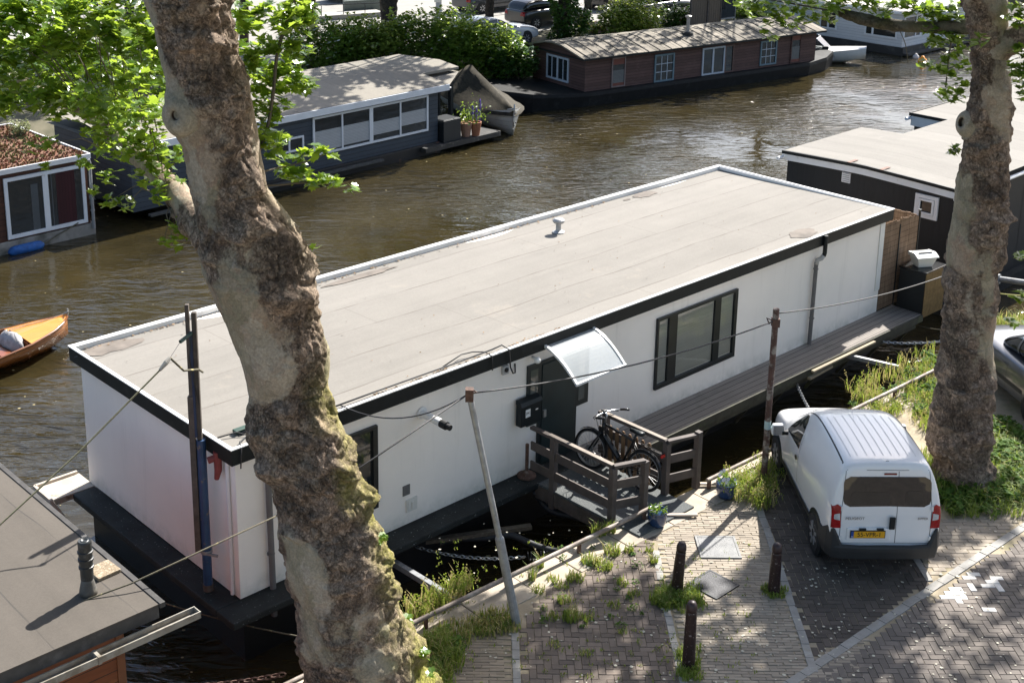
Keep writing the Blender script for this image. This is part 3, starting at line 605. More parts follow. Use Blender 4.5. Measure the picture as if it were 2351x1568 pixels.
def bicycle(t):
    """local: y forward, z up, wheels on z=0, lean is in the empty"""
    blk = pm("satin_black_frame", (.012, .013, .015), .3, 0, .2, 5); ty = RUBBER; al = pm("bike_alloy", (.45, .46, .47), .3, .8, .1)
    for nm, y in (("rear_wheel", 0.0), ("front_wheel", 1.12)):
        c = Vector((0, y, .35)); m = MB()
        m.tube([c+Vector((0, .325*math.cos(a), .325*math.sin(a))) for a in [k*math.pi/18 for k in range(36)]], .026, 8, closed=True); w = m.build(nm, ty, t, smooth=True)
        m = MB()
        for sx in (-.014, .014): m.tube([c+Vector((sx, .298*math.cos(a), .298*math.sin(a))) for a in [k*math.pi/18 for k in range(36)]], .006, 5, closed=True)
        m.build("rim", pm("rim_grey", (.35, .35, .35), .35, .5, .1), w, smooth=True)
        m = MB()
        for k in range(24): a = k*math.pi/12; m.bar(c+Vector((.02*(-1)**k, .03*math.cos(a+.5), .03*math.sin(a+.5))), c+Vector((0, .30*math.cos(a), .30*math.sin(a))), .003)
        m.tube([c-Vector((.055, 0, 0)), c+Vector((.055, 0, 0))], .03, 8); m.lathe([(.08, 0), (.08, .004)], c+Vector((-.045, 0, 0)), 16, Matrix.Rotation(R(90), 4, 'Y')); m.build("spokes", al, w)
        m = MB(); pr = [c+Vector((0, .365*math.cos(a), .365*math.sin(a))) for a in [R(20)+k*R(13) for k in range(11 if nm[0] == 'r' else 8)]]
        if nm[0] == 'f': pr = [c+Vector((0, .365*math.cos(a), .365*math.sin(a))) for a in [R(45)+k*R(13) for k in range(10)]]
        m.loft([[p+Vector((-.028, 0, 0)), p+Vector((0, 0, .012)), p+Vector((.028, 0, 0)), p+Vector((0, 0, -.003))] for p in pr]); m.build("mudguard", blk, w)
    bb, st, hd, hl = Vector((0, .46, .30)), Vector((0, .26, .80)), Vector((0, .88, .90)), Vector((0, .93, .70))
    m = MB(); m.tube([bb, st, st+Vector((0, -.03, .10))], .022, 8); m.tube([st-Vector((0, 0, .02)), hd-Vector((0, 0, .03))], .022, 8); m.tube([bb, hl], .028, 8); m.tube([hl, hd], .026, 8)
    for sx in (-.05, .05): m.tube([bb+Vector((sx*.5, 0, 0)), Vector((sx, 0, .35)), st+Vector((sx*.4, 0, -.05))], .011, 6)
    fr = m.build("frame", blk, t, smooth=True)
    m = MB()
    for sx in (-.055, .055): m.tube([hl+Vector((sx*.6, 0, 0)), Vector((sx, 1.03, .52)), Vector((sx, 1.12, .35))], .017, 6)
    m.tube([hl+Vector((-.06, 0, 0)), hl+Vector((.06, 0, 0))], .024, 6); m.build("fork", blk, t, smooth=True)
    m = MB(); m.tube([bb+Vector((0, .06, .10)), hl+Vector((0, -.07, -.02))], .042, 8); m.build("battery", blk, t)
    m = MB(); m.lathe([(.09, -.05), (.09, .05)], bb, 12, Matrix.Rotation(R(90), 4, 'Y')); m.bar(bb+Vector((.09, 0, 0)), bb+Vector((.09, .12, -.11)), .02); m.bar(bb+Vector((-.09, 0, 0)), bb+Vector((-.09, -.12, .11)), .02)
    m.box(.09, .19, .53, .62, .17, .19); m.box(-.19, -.09, .29, .38, .40, .42); m.build("crank", DARKMETAL, t)
    m = MB(); m.tube([hd, hd+Vector((0, -.02, .13)), hd+Vector((0, .03, .17))], .018, 8)
    m.tube([(-.33, .68, 1.12), (-.345, .76, 1.09), (-.31, .86, 1.06), (-.20, .90, 1.06), (0, .91, 1.07), (.20, .90, 1.06), (.31, .86, 1.06), (.345, .76, 1.09), (.33, .68, 1.12)], .014, 8)
    hb = m.build("handlebar", al, t, smooth=True)
    for sx in (-1, 1):
        m = MB(); m.tube([(sx*.33, .66, 1.12), (sx*.345, .76, 1.09), (sx*.325, .83, 1.07)], .02, 8); m.build("grip", RUBBER, hb, smooth=True)
        m = MB(); m.tube([(sx*.20, .93, 1.05), (sx*.28, .93, 1.03), (sx*.32, .86, 1.03)], .007, 6); m.build("brake_lever", DARKMETAL, hb)
    m = MB(); m.box(-.05, .05, .89, .96, 1.08, 1.11); m.build("display", DARKMETAL, hb, bevel=.01)
    m = MB(); m.tube([(0.02, .93, 1.05), (.03, 1.02, .95), (.02, .97, .78), (.02, .93, .70)], .005, 5); m.tube([(-.05, .93, 1.05), (-.04, 1.04, .92), (-.02, .98, .74)], .005, 5); m.build("brake_cable", WIRE, hb)
    sd = Vector((0, .22, .95)); m = MB()
    m.loft([[sd+Vector((-w, y, 0)), sd+Vector((-w*.6, y, .03)), sd+Vector((w*.6, y, .03)), sd+Vector((w, y, 0)), sd+Vector((w*.5, y, -.03)), sd+Vector((-w*.5, y, -.03))] for y, w in ((-.13, .05), (-.10, .085), (-.03, .075), (.05, .035), (.14, .02))]); m.build("saddle", BLACKPAINT, t, smooth=True)
    m = MB()
    for sx in (-.06, 0, .06): m.bar((sx, -.30, .74), (sx, .16, .76), .012)
    for y in (-.30, -.1, .12): m.bar((-.06, y, .745), (.06, y, .745), .012)
    for sx in (-.06, .06): m.bar((sx, -.12, .74), (sx, 0, .36), .01)
    rk = m.build("luggage_rack", blk, t)
    m = MB(); m.box(-.05, .05, -.345, -.315, .70, .75); m.build("rear_light", pm("red_reflector", (.42, .012, .012), .2, 0, .1), rk, bevel=.008)
    m = MB(); m.bar((-.02, .12, .30), (-.12, .02, .012), .014); m.build("kickstand", DARKMETAL, t)
bk = thing("bicycle", "black electric bicycle leaning on the gangway railing", "bicycle", wld(gw, (1.06, .58, .014)), MBA+.06); bk.rotation_euler = (0, R(6), MBA+.06); bicycle(bk)

# ---------------------------------------------------------------- mooring posts, wires, rails, bollards, pots on the quay
pb = wld(boat, (-.085, .63, -.0))
mp = thing("double_mooring_post", "tall blue and dark double post standing on the left ledge of the white houseboat", "post", pb)
D1 = pb; tp = lambda px, py, dx=0: riseto(D1, px, py)
m = MB(); m.tube([D1*0+Vector((0, 0, 0)), (0, 0, .10)], .075, 12); m.build("post_foot", pm("bare_steel", (.10, .085, .075), .6, .3, .3, 9), mp)
m = MB(); m.tube([(0, 0, .10), (0, 0, 2.35)], .066, 12); m.build("blue_post", pm("chipped_blue_paint", (.020, .060, .140), .45, 0, .2, 6, dirt=(.13, .12, .11), dscale=7, lo=.6, hi=.65), mp)
m = MB(); m.box(-.15, -.068, -.045, .04, .62, 3.0); m.box(-.128, -.075, -.03, .03, 3.001, 4.33); m.build("timber_post", DARKWOOD, mp, bevel=.006)
m = MB(); m.box(-.045, .02, -.035, .035, 2.35, 4.22); m.build("timber_post", pm("oiled_dark_timber", (.055, .045, .036), .7, 0, .35, 7, dirt=(.12, .10, .085), dscale=5), mp, bevel=.006)
m = MB(); m.tube([(-.055, -.03, 2.4), (-.06, -.03, 3.95)], .022, 8); m.build("blue_strap", pm("dark_blue_strap", (.015, .03, .075), .6, 0, .3), mp)
m = MB(); m.bar((-.02, -.06, .62), (.18, -.10, .60), .03); m.lathe([(.085, 0), (.085, .05)], (0, 0, .60), 12); m.build("bracket", GREYSTEEL, mp)
# cords on that post
P0 = pb+Vector((-.05, -.04, 3.93)); pa = atdist(*k5(1240, 785), pb.y-.25); g1 = atdist(*k5(1170, 895), pb.y-.6); g0 = atdist(*k5(1100, 980), pb.y-.75); end = at(*k6(-60, 530), 2.35)
sp = thing("spring_mooring_line", "yellowish mooring rope with grip running from the double post over the lower left roof", "rope", end)
m = MB(); m.tube([v-end for v in (g0, g0.lerp(end, .5)-Vector((0, 0, .05)), end)], .0115, 6); m.build("rope", pm("yellow_rope", (.24, .22, .13), .9, 0, .3, 30), sp)
m = MB(); m.tube([g1-end, (g1*.6+g0*.4)-end, g0-end], [.022, .034, .02], 8); m.build("rope_grip", pm("worn_steel_grip", (.35, .33, .30), .5, .4, .4, 20), sp)
m = MB(); m.tube([P0-end, pa-end], .026, 8); m.build("spring", pm("green_spring", (.012, .045, .035), .5, 0, .2), sp)
m = MB(); m.tube([pa-end, g1-end], .004, 5); m.tube([P0-end, pa.lerp(P0, .4)+Vector((.05, 0, -.30))-end, pb+Vector((0, -.03, 2.9))-end], .008, 5); m.build("steel_wire", DARKMETAL, sp)
l1 = pb+Vector((.07, 0, 3.35)); m = MB(); m.tube([g1-end, g1.lerp(l1, .4)+Vector((0, 0, -.10))-end, g1.lerp(l1, .8)+Vector((.03, 0, .0))-end, l1-end], .015, 6); m.build("rope_loop", ROPE, sp, smooth=True)

gpB = at(1188, 1432, 0); gpT = riseto(gpB, 1077, 900)
def lean(base, top_px, dist): return atdist(*top_px, dist)
gpt = lean(gpB, (1077, 903), gpB.y+.25)
gp = thing("mooring_pole", "leaning grey galvanised mooring pole at the quay edge with wires at its top", "pole", gpB)
d = gpt-gpB; m = MB(); m.tube([(0, 0, -.05), d*.38], .062, 12); m.tube([d*.38, d*.39], [.062, .045], 12); m.tube([d*.39, d], .042, 12); m.build("pole", GREYSTEEL, gp)
m = MB(); m.box(-.05, .06, -.06, .05, -.10, .07, Matrix.Translation(d)); m.tube([d+Vector((.05, 0, 0)), d+Vector((.10, 0, .02)), d+Vector((.05, 0, .05))], .012, 6); m.build("pole_head", RUST, gp)
rpB = at(1752, 1112, 0); rpT = riseto(rpB, 1770, 708)
rpo = thing("rusty_mooring_pole", "rusty upright steel mooring pole beside the white van", "pole", rpB)
d2 = rpT-rpB; m = MB(); m.tube([(0, 0, -.05), d2], .052, 12); m.build("pole", pm("flaky_rust_pole", (.095, .050, .038), .8, .1, .35, 8, .3, 60, dirt=(.30, .26, .22), dscale=5, lo=.5, hi=.58), rpo)
m = MB(); m.box(-.055, .065, -.06, .06, -.30, -.16, Matrix.Translation(d2)); m.tube([d2+Vector((-.05, 0, -.2)), d2+Vector((-.14, 0, -.16)), d2+Vector((-.10, -.03, -.25))], .014, 6); m.build("clamp", RUST, rpo)
m = MB(); m.lathe([(.054, 1.02), (.054, 1.16)], (0, 0, 0), 12); m.build("sticker", pm("pale_blue_sticker", (.42, .55, .55), .5, 0, .1), rpo)
def rope(name, pts, r, mat, label, cat="wire", smooth=True):
    m = MB(); m.tube(pts, r, 6); return solo(m, name, mat, label, cat, pts[0], smooth=smooth)
tg, tr_ = gpt, rpT-Vector((0, 0, .2))
mid = sag(tg, tr_, .17); rope("wire", mid, .011, WIRE, "black wire hanging between the grey pole and the rusty pole")
rope("wire", sag(rpT-Vector((0, 0, .08)), atdist(2190, 625, 25.5), .12), .011, WIRE, "thin mooring wire from the rusty pole towards the trunk on the right")
lt = atdist(*k6(1900, 415), 14.6)
rope("wire", [tg, atdist(832, 1070, 15.2), lt], .011, WIRE, "black wire from the grey pole slanting down behind the big trunk")
ra = wld(boat, (1.9, .1, BH+.03)); rope("wire", sag(tg, ra, .28), .009, WIRE, "slack black cable from the grey pole to the roof edge")
rope("mooring_rope", [lt, atdist(*k6(900, 880), 13.7), atdist(-60, 1470, 13.0)], .010, ROPE, "frayed yellow-black rope passing across the lower left corner", "rope")

def quayrail(name, s0, s1, posts, label, n=0.0):
    t = thing(name, label, "rail", qp(s0, n)); b0 = FRM[t.name].translation; m = MB(); zz = .17
    m.tube([qp(s0, n, zz)-b0, qp(s1, n, zz)-b0], .036, 12); m.build("rail_pipe", pm("rusty_rail_pipe", (.17, .135, .11), .65, .15, .3, 5, .2, 60, dirt=(.34, .30, .26), dscale=3, lo=.45, hi=.6), t, smooth=False)
    for s in posts:
        m = MB(); p = qp(s, n)-b0; m.box(p.x-.03, p.x+.03, p.y-.03, p.y+.03, -.02, .15); m.build("rail_post", RUST, t)
sr = lambda px, py: qs(at(px, py, .17))[0]
quayrail("quay_rail", -7.5, sr(1485, 1166), [sr(*c5(360, 800)), sr(*c5(940, 505)), sr(*c5(1475, 270)), sr(1480, 1168)-.05, -6.0], "low rusty pipe rail on the quay coping left of the gangway")
quayrail("quay_rail", sr(1618, 1100), 9.2, [sr(1620, 1100)+.04, sr(1758, 1035), 3.4, 5.2, 7.0, 9.0], "low pipe rail on the coping right of the gangway, behind the van", -.0)

def bollard(base, h, label, tilt=(0, 0)):
    t = thing("bollard", label, "bollard", base, group="brown bollards along the path"); t.rotation_euler = (tilt[0], tilt[1], 0)
    BM = pm("chipped_brown_bollard", (.022, .009, .009), .4, 0, .25, 4, .15, 40, dirt=(.22, .18, .165), dscale=30, lo=.60, hi=.64)
    m = MB(); m.lathe([(.088, -.05), (.085, .05), (.080, .4), (.071, h-.16), (.067, h-.15), (.064, h-.12)], (0, 0, 0), 20); m.build("shaft", BM, t, smooth=False)
    m = MB(); m.lathe([(.070, h-.135), (.073, h-.10), (.066, h-.05), (.05, h-.012), (.01, h)], (0, 0, 0), 20); m.build("head", pm("bollard_head", (.035, .018, .018), .45, 0, .25, 6, dirt=(.30, .25, .22), dscale=30, lo=.68, hi=.72), t, smooth=True)
bollard(at(1553, 1357, 0), .80, "brown bollard with a white chip on its head, beside the grey metal hatch", (0, R(3)))
bollard(at(1776, 1360, 0), .80, "clean brown bollard nearest to the white van")
bollard(at(1580, 1530, 0), .98, "heavily chipped brown bollard closest to the bottom edge of the photo")

def pot(base, r, h, label, kind):
    t = thing("plant_pot", label, "plant pot", base)
    m = MB(); m.lathe([(r*.70, 0), (r*.88, h*.25), (r*1.0, h*.62), (r*.97, h*.86), (r*.93, h*.93), (r*1.0, h), (r*.88, h), (r*.84, h*.9), (r*.1, h*.88)], (0, 0, 0), 24)
    m.build("glazed_pot", pm("blue_glaze", (.020, .045, .115), .18, 0, .35, 5, coat=.4, dirt=(.06, .11, .20), dscale=5), t, smooth=True)
    m = MB(); rr = random.Random(int(r*1000)); leafs = MB()
    for k in range(130 if kind else 110):
        a, q = rr.uniform(0, 6.3), math.sqrt(rr.random())*r*.95; p = Vector((q*math.cos(a), q*math.sin(a), h*.9+rr.uniform(0, .09 if not kind else .16))); s_ = rr.uniform(.02, .04)
        n_ = Vector((rr.uniform(-1, 1), rr.uniform(-1, 1), rr.uniform(.3, 1))).normalized(); u = n_.orthogonal().normalized(); v = n_.cross(u)
        leafs.poly([p-u*s_, p+v*s_*.5, p+u*s_, p-v*s_*.5])
    leafs.build("foliage", leafmat("pot_leaf", (.06, .13, .018), (.17, .27, .04), (.35, .5, .05)), t)
    if kind:
        fl = MB()
        for k in range(9):
            a, q = rr.uniform(0, 6.3), math.sqrt(rr.random())*r*.8; p = Vector((q*math.cos(a), q*math.sin(a), h+rr.uniform(.04, .15)))
            for j in range(5):
                b_ = j*1.257; c_ = p+Vector((.016*math.cos(b_), .016*math.sin(b_)*.6, .016*math.sin(b_))); fl.poly([c_+Vector((.013*math.cos(w), .009*math.sin(w), .013*math.sin(w))) for w in (0, 1.05, 2.1, 3.14, 4.2, 5.2)])
        fl.build("blossom", pm("pale_lilac_petal", (.72, .68, .78), .6, 0, .1), t)
pot(at(1508, 1206, 0), .155, .27, "blue glazed pot of green seedlings next to the end of the left rail", 0)
pot(at(1666, 1140, 0), .17, .26, "blue glazed pot with pale lilac flowers near the rusty pole", 1)

hc = at(1648, 1256, 0); h_ = thing("metal_hatch", "grey chequer-plate metal hatch set in the pavement", "hatch", (hc.x, hc.y, 0))
b = NB("chequer_plate"); ck = b.voro(38, 'F1', b.map((1, 1.6, 1), (0, 0, .785))); b.col(b.mix(b.ramp(b.noise(5, 5), [(.3, 0.0), (.7, 1.0)]), (.17, .17, .17), (.25, .25, .245))).set(.75, 0); b.bump(b.ramp(ck, [(.2, 1.0), (.35, 0.0)]), .6, .008)
m = MB(); m.box(-.27, .27, -.27, .27, -.02, .014); m.build("hatch_plate", b.m, h_)
m = MB(); [m.box(*q, -.02, .017) for q in ((-.31, .31, .275, .31), (-.31, .31, -.31, -.275), (-.31, -.275, -.274, .274), (.275, .31, -.274, .274))]; m.build("hatch_frame", pm("dull_hatch_frame", (.19, .19, .185), .7, 0, .2, 8), h_)
hc = at(1637, 1342, 0); h2 = thing("drain_cover", "dark square iron cover turned diagonally in the pavement between two bollards", "cover", (hc.x, hc.y, 0), R(43))
m = MB(); m.box(-.24, .24, -.24, .24, -.02, .013); m.build("cover_plate", pm("dark_iron", (.045, .045, .048), .6, .4, .3, 40, .6, 60), h2); m = MB()
[m.box(*q, -.02, .016) for q in ((-.27, .27, .243, .27), (-.27, .27, -.27, -.243), (-.27, -.243, -.242, .242), (.243, .27, -.242, .242))]; m.build("cover_frame", DARKMETAL, h2)

# chains, hoses, spars and planks between quay and boat
def chain(p, q, d, label, link=.07, r=.008, mat=CHAINM):
    pts = sag(p, q, d, 40); L_ = sum((pts[i+1]-pts[i]).length for i in range(40)); n = int(L_/(link*.78)); m = MB(); acc = 0; j = 0
    for i in range(n):
        target = (i+.5)*L_/n; 
        while j < 39 and acc+(pts[j+1]-pts[j]).length < target: acc += (pts[j+1]-pts[j]).length; j += 1
        dd = (pts[j+1]-pts[j]); c = pts[j]+dd.normalized()*(target-acc); dd.normalize(); u = dd.cross(Vector((0, 0, 1))).normalized(); v = u.cross(dd)
        if i % 2: u = v
        m.tube([c+dd*(link*.5*math.cos(a))+u*(link*.3*math.sin(a)) for a in [k*math.pi/4 for k in range(8)]], r, 4, closed=True)
    return solo(m, "chain", mat, label, "chain", p)
chain(at(*c5(300, 305), -.45), at(*c5(1090, 378), -.30), .10, "pale galvanised chain hanging over the water left of the gangway", .085, .010)
chain(at(*c3(1110, 1005), -.18), at(*c3(1560, 1003), -.05), .05, "pale chain running level from the timber side deck to the quay by the right trunk", .085, .010)
chain(at(*c3(555, 1295), -.20), at(*c3(668, 1515), -.12), .03, "steep pale chain from the side deck down behind the van roof", .085, .010)
chain(at(*k6(1020, 1590), -.3), at(*k6(1960, 1500), -.12), .06, "rusty chain along the bottom edge beside the trunk", .11, .014, RUST)
def hosething(pts, r, label): m = MB(); m.tube(pts, r, 10); return solo(m, "hose", HOSE, label, "hose", pts[0], smooth=True)
def smoothpts(pts, n=6):
    out = []
    for i in range(len(pts)-1):
        p0, p1, p2, p3 = pts[max(i-1, 0)], pts[i], pts[i+1], pts[min(i+2, len(pts)-1)]
        for k in range(n):
            t = k/n; out.append(.5*((2*p1)+(p2-p0)*t+(2*p0-5*p1+4*p2-p3)*t*t+(3*p1-p0-3*p2+p3)*t**3))
    return out+[pts[-1]]
hosething(smoothpts([at(*c5(60, 385), -.75), at(*c5(200, 370), -.72), at(*c5(400, 310), -.66), at(*c5(560, 255), -.58), at(*c5(800, 240), -.52), at(*c5(980, 220), -.50), at(*c5(1150, 290), -.55), at(*c5(1300, 335), -.55), at(*c5(1420, 320), -.5)]), .055, "thick ribbed black hose under the floating plank left of the gangway")
hosething(smoothpts([at(*c2(215, 1255), -.15), at(*c2(240, 1310), -.40), at(*c2(330, 1390), -.55), at(*c2(470, 1425), -.58), at(*c2(560, 1450), -.55), at(*c2(640, 1500), -.5), at(*c2(700, 1560), -.48)]), .055, "ribbed black hose curving under the gangway")
p, q = at(*c5(120, 300), -.48), at(*c5(1135, 158), -.42); m = MB(); m.bar(p, q, .11, .06)
for s_ in (.35, .68): c = p.lerp(q, s_); m.tube([c+Vector((0, 0, .05)), c+Vector((0, -.08, 0)), c-Vector((0, 0, .14)), c+Vector((0, .08, 0))], .006, 5, closed=True)
solo(m, "floating_plank", pm("wet_old_plank", (.13, .105, .075), .8, 0, .3, 8, stretch=(2, 6, 6), dirt=(.30, .24, .17), dscale=4), "old plank lashed over the black hose beside the houseboat", "plank", p)
p, q = at(*c5(110, 400), -.30), at(*c5(610, 705), .03); m = MB(); m.bar(p, q, .09, .09); m.bar(p+Vector((0, 0, .05)), p+Vector((-.25, .1, .05)), .14, .10)
solo(m, "mooring_spar", GREYSTEEL, "grey steel spar from the water's edge to the coping by the big trunk", "spar", q, bevel=.006)
p, q = at(*c3(835, 1090), -.12), at(*c3(1255, 1185), -.10); m = MB(); m.bar(p, q, .085, .085)
solo(m, "mooring_spar", GREYSTEEL, "grey steel spar holding the side deck off the quay behind the van", "spar", q, bevel=.006)
p = at(*c5(1110, 375), -.28); q = at(*c5(1250, 372), -.25); m = MB(); dv = (q-p); u = dv.normalized().orthogonal().normalized(); v = dv.normalized().cross(u)
m.tube([p+dv*(k/60)+u*(.07*math.cos(k*.63))+v*(.07*math.sin(k*.63)) for k in range(61)], .011, 6); solo(m, "mooring_spring", DARKMETAL, "black coil spring at the end of the chain under the rail", "spring", p)
p, q = at(*c3(1900, 570), -.2), at(*c3(2180, 610), -.1); m = MB(); m.tube([p-(q-p)*.6, q+(q-p)*1.2], .07, 10); m.tube([p.lerp(q, .15), p.lerp(q, .2)], .12, 10); solo(m, "mooring_spar", GREYSTEEL, "grey tubular spar over the water right of the right trunk", "spar", q)
rope("mooring_rope", sag(at(*c3(1900, 672), -.3), at(*c3(2300, 700), -.1), .02), .014, pm("bright_yellow_rope", (.50, .47, .16), .8, 0, .15), "bright yellow-green rope right of the right trunk", "rope")
rope("mooring_rope", sag(at(*k6(1120, 1010), -.25), at(*k6(2100, 1250), -.2), .04), .011, ROPE, "thin rope low over the dark water left of the big trunk", "rope")
rope("mooring_rope", sag(at(*c3(1360, 888), -.3), at(*c3(1600, 930), -.1), .03), .010, ROPE, "thin pale rope from the side deck to the right trunk", "rope")
# ---------------------------------------------------------------- vehicles
def carpaint(name, col, var=.03, coat=.8, rough=.35, metal=0): return pm(name, col, rough, metal, var, 1.5, coat=coat)
TYRE = pm("tyre_rubber", (.016, .016, .017), .8, 0, .25, 20); BUMP = pm("grey_bumper_plastic", (.020, .021, .022), .6, 0, .15, 4, .15, 120)
REDL = pm("red_lamp_glass", (.30, .008, .010), .12, 0, .35, 14); LAMPW = pm("clear_lamp_glass", (.50, .50, .50), .12, 0, .25, 14)
def wheel(t, x, y, r, w, side, mat, spokes=0, name="wheel"):
    A = Matrix.Rotation(R(90)*side, 4, 'Y'); m = MB()
    m.lathe([(r*.66, -w/2), (r*.93, -w/2), (r, -w/2+.03), (r, w/2-.03), (r*.93, w/2), (r*.66, w/2)], (x, y, r), 28, A); wo = m.build("tyre" if name is None else name, TYRE, t, smooth=False)
    m = MB(); m.lathe([(r*.66, w*.25), (r*.66, w*.46), (r*.60, w*.44), (r*.52, w*.36), (r*.2, w*.42), (r*.08, w*.44)], (x, y, r), 28, A)
    if spokes:
        for k in range(spokes):
            a = 2*math.pi*k/spokes; c = Vector((x+side*w*.44, y, r)); m.bar(c+Vector((0, .2*r*math.cos(a), .2*r*math.sin(a))), c+Vector((0, .6*r*math.cos(a), .6*r*math.sin(a))), .03, .05)
    m.build("rim", mat, wo); return wo
def bodyloft(t, stations, mat, shear, name="body", sub=2):
    secs = []
    for y, zr, wl, wb, wr, zb, zs in stations:
        zm = zb+(zr-zb)*.5; pr = [(wl*.5, zs), (wl*.94, zs+.01), (wl, zs+.10), (wl+.005, zs+(zb-zs)*.6), (wb, zb), (wb+(wr-wb)*.42, zm), (wr, zr-.09*min(1, (zr-zb)*2.2)), (wr*.86, zr-.018), (wr*.45, zr)]
        sec = [Vector((x, y+shear(y, z), z)) for x, z in pr]; secs.append(sec + [Vector((-p.x, p.y, p.z)) for p in reversed(sec)])
    m = MB(); m.loft(secs); o = m.build(name, mat, t, smooth=True, subsurf=sub, recalc=True)
    dg = bpy.context.evaluated_depsgraph_get(); ev = o.evaluated_get(dg); me = ev.to_mesh()
    bv = BVHTree.FromPolygons([v.co.copy() for v in me.vertices], [tuple(p.vertices) for p in me.polygons]); ev.to_mesh_clear()
    return o, bv
def drape(bv, m, poly, axis, off=.004, nx=14, ny=10, start=None):
    """a patch cut to poly (2-D: x,z for the rear/front, y,z for a side, x,y for the top) laid on the body"""
    u0, u1 = min(p[0] for p in poly), max(p[0] for p in poly); v0, v1 = min(p[1] for p in poly), max(p[1] for p in poly); g = {}
    dirs = {'rear': (Vector((0, 1, 0)), lambda u, v: Vector((u, -3, v))), 'front': (Vector((0, -1, 0)), lambda u, v: Vector((u, 9, v))), 'left': (Vector((1, 0, 0)), lambda u, v: Vector((-4, u, v))), 'right': (Vector((-1, 0, 0)), lambda u, v: Vector((4, u, v))), 'top': (Vector((0, 0, -1)), lambda u, v: Vector((u, v, 5)))}
    d, st = dirs[axis]
    def hit(u, v):
        h = bv.ray_cast(st(u, v), d); return None if h[0] is None else h[0]-d*off
    # rows of the polygon: each row spans the polygon's width there
    rows = []
    for j in range(ny+1):
        v = v0+(v1-v0)*(j*.998+.001*ny)/ny; xs = []
        for i in range(len(poly)):
            (a, b_), (c, e) = poly[i-1], poly[i]
            if (b_ > v) != (e > v): xs.append(a+(c-a)*(v-b_)/(e-b_))
        if len(xs) < 2: continue
        xs.sort(); rows.append([hit(xs[0]+(xs[-1]-xs[0])*i/nx, v) for i in range(nx+1)])
    vs = [p for r_ in rows for p in r_]
    if any(p is None for p in vs): 
        vs = [p or Vector((0, 0, 0)) for p in vs]
        ok = [[p is not None for p in r_] for r_ in rows]
    else: ok = None
    fs = []
    for j in range(len(rows)-1):
        for i in range(nx):
            if ok and not (ok[j][i] and ok[j][i+1] and ok[j+1][i] and ok[j+1][i+1]): continue
            fs.append((j*(nx+1)+i, j*(nx+1)+i+1, (j+1)*(nx+1)+i+1, (j+1)*(nx+1)+i))
    return m.add(vs, fs)
def rr_poly(x0, x1, z0, z1, r, n=5):
    out = []
    for cx, cz, a0 in ((x1-r, z1-r, 0), (x0+r, z1-r, 90), (x0+r, z0+r, 180), (x1-r, z0+r, 270)):
        out += [(cx+r*math.cos(R(a0+90*k/n)), cz+r*math.sin(R(a0+90*k/n))) for k in range(n+1)]
    return out
VAN = (5.985, 17.33, 0)
van = thing("delivery_van", "white small delivery van with yellow number plate parked on the brick bay", "van", VAN, R(0.8))
WPAINT = carpaint("white_van_paint", (.80, .80, .80), .02)
st_ = [(.0, 1.67, .775, .80, .625, 1.0, .34), (.04, 1.72, .80, .815, .64, 1.0, .30), (.22, 1.745, .825, .84, .655, 1.0, .26), (.8, 1.755, .845, .855, .665, 1.0, .24), (1.4, 1.75, .85, .86, .67, 1.0, .24), (1.8, 1.72, .85, .86, .66, 1.0, .24), (2.12, 1.64, .85, .855, .63, 1.0, .24),
       (2.42, 1.47, .85, .85, .61, 1.0, .24), (2.75, 1.24, .85, .84, .62, .99, .24), (3.0, 1.06, .85, .82, .65, .95, .24), (3.5, .98, .83, .79, .62, .88, .24), (3.8, .86, .76, .72, .52, .78, .26), (3.93, .62, .66, .64, .45, .58, .3)]
vb, vbv = bodyloft(van, st_, WPAINT, lambda y, z: max(0, z-1.02)*.19*max(0, 1-y/.7))
def part(nm, polys, axis, mat, off=.004, parent=van, bv=vbv, nx=14, ny=10):
    m = MB()
    for p in (polys if isinstance(polys[0], list) else [polys]): drape(bv, m, p, axis, off, nx, ny)
    return m.build(nm, mat, parent, smooth=True)
rw = part("rear_window", rr_poly(-.64, .64, 1.075, 1.52, .10), 'rear', glass("van_rear_glass", (.012, .012, .012)), .006, nx=20)
part("inner_pane", [rr_poly(-.53, .05, 1.11, 1.29, .06), rr_poly(.27, .53, 1.11, 1.31, .06)], 'rear', pm("tinted_reflection_free_pane", (.030, .027, .024), .1, 0, .3, 3), .009, rw)
SEAM = pm("panel_gap", (.05, .052, .055), .8, 0, .1)
part("door_gap", [[(.155, .50), (.163, .50), (.163, 1.60), (.155, 1.60)], [(-.665, .50), (-.657, .50), (-.657, 1.0), (-.665, 1.0)], [(.657, .50), (.665, .50), (.665, 1.0), (.657, 1.0)], [(-.66, .493), (.66, .493), (.66, .501), (-.66, .501)], [(-.60, 1.61), (.60, 1.61), (.60, 1.617), (-.60, 1.617)],
    [(-.665, 1.0), (-.657, 1.0), (-.605, 1.60), (-.613, 1.60)], [(.665, 1.0), (.657, 1.0), (.605, 1.60), (.613, 1.60)]], 'rear', SEAM, .003, nx=3, ny=12)
for sx in (-1, 1):
    tl = part("tail_light", [(sx*.655, .745), (sx*.80, .745), (sx*.80, 1.10), (sx*.715, 1.115), (sx*.675, 1.10)], 'rear', REDL, .012, nx=8)
    part("reversing_lamp", [(sx*.675, .87), (sx*.765, .885), (sx*.765, .965), (sx*.68, .98)], 'rear', LAMPW, .016, tl, nx=6)
part("brake_light", rr_poly(-.06, .13, 1.545, 1.575, .01), 'rear', pm("dim_red_lamp", (.16, .012, .014), .25, 0, .15), .006)
m = MB(); m.box(.045, .135, -.022, .01, .73, .93); vh = m.build("door_handle", BLACKPAINT, van, bevel=.02)
m = MB(); m.box(-.56, .08, -.004, .02, .55, .745); m.build("plate_recess", WPAINT, van, bevel=.02)
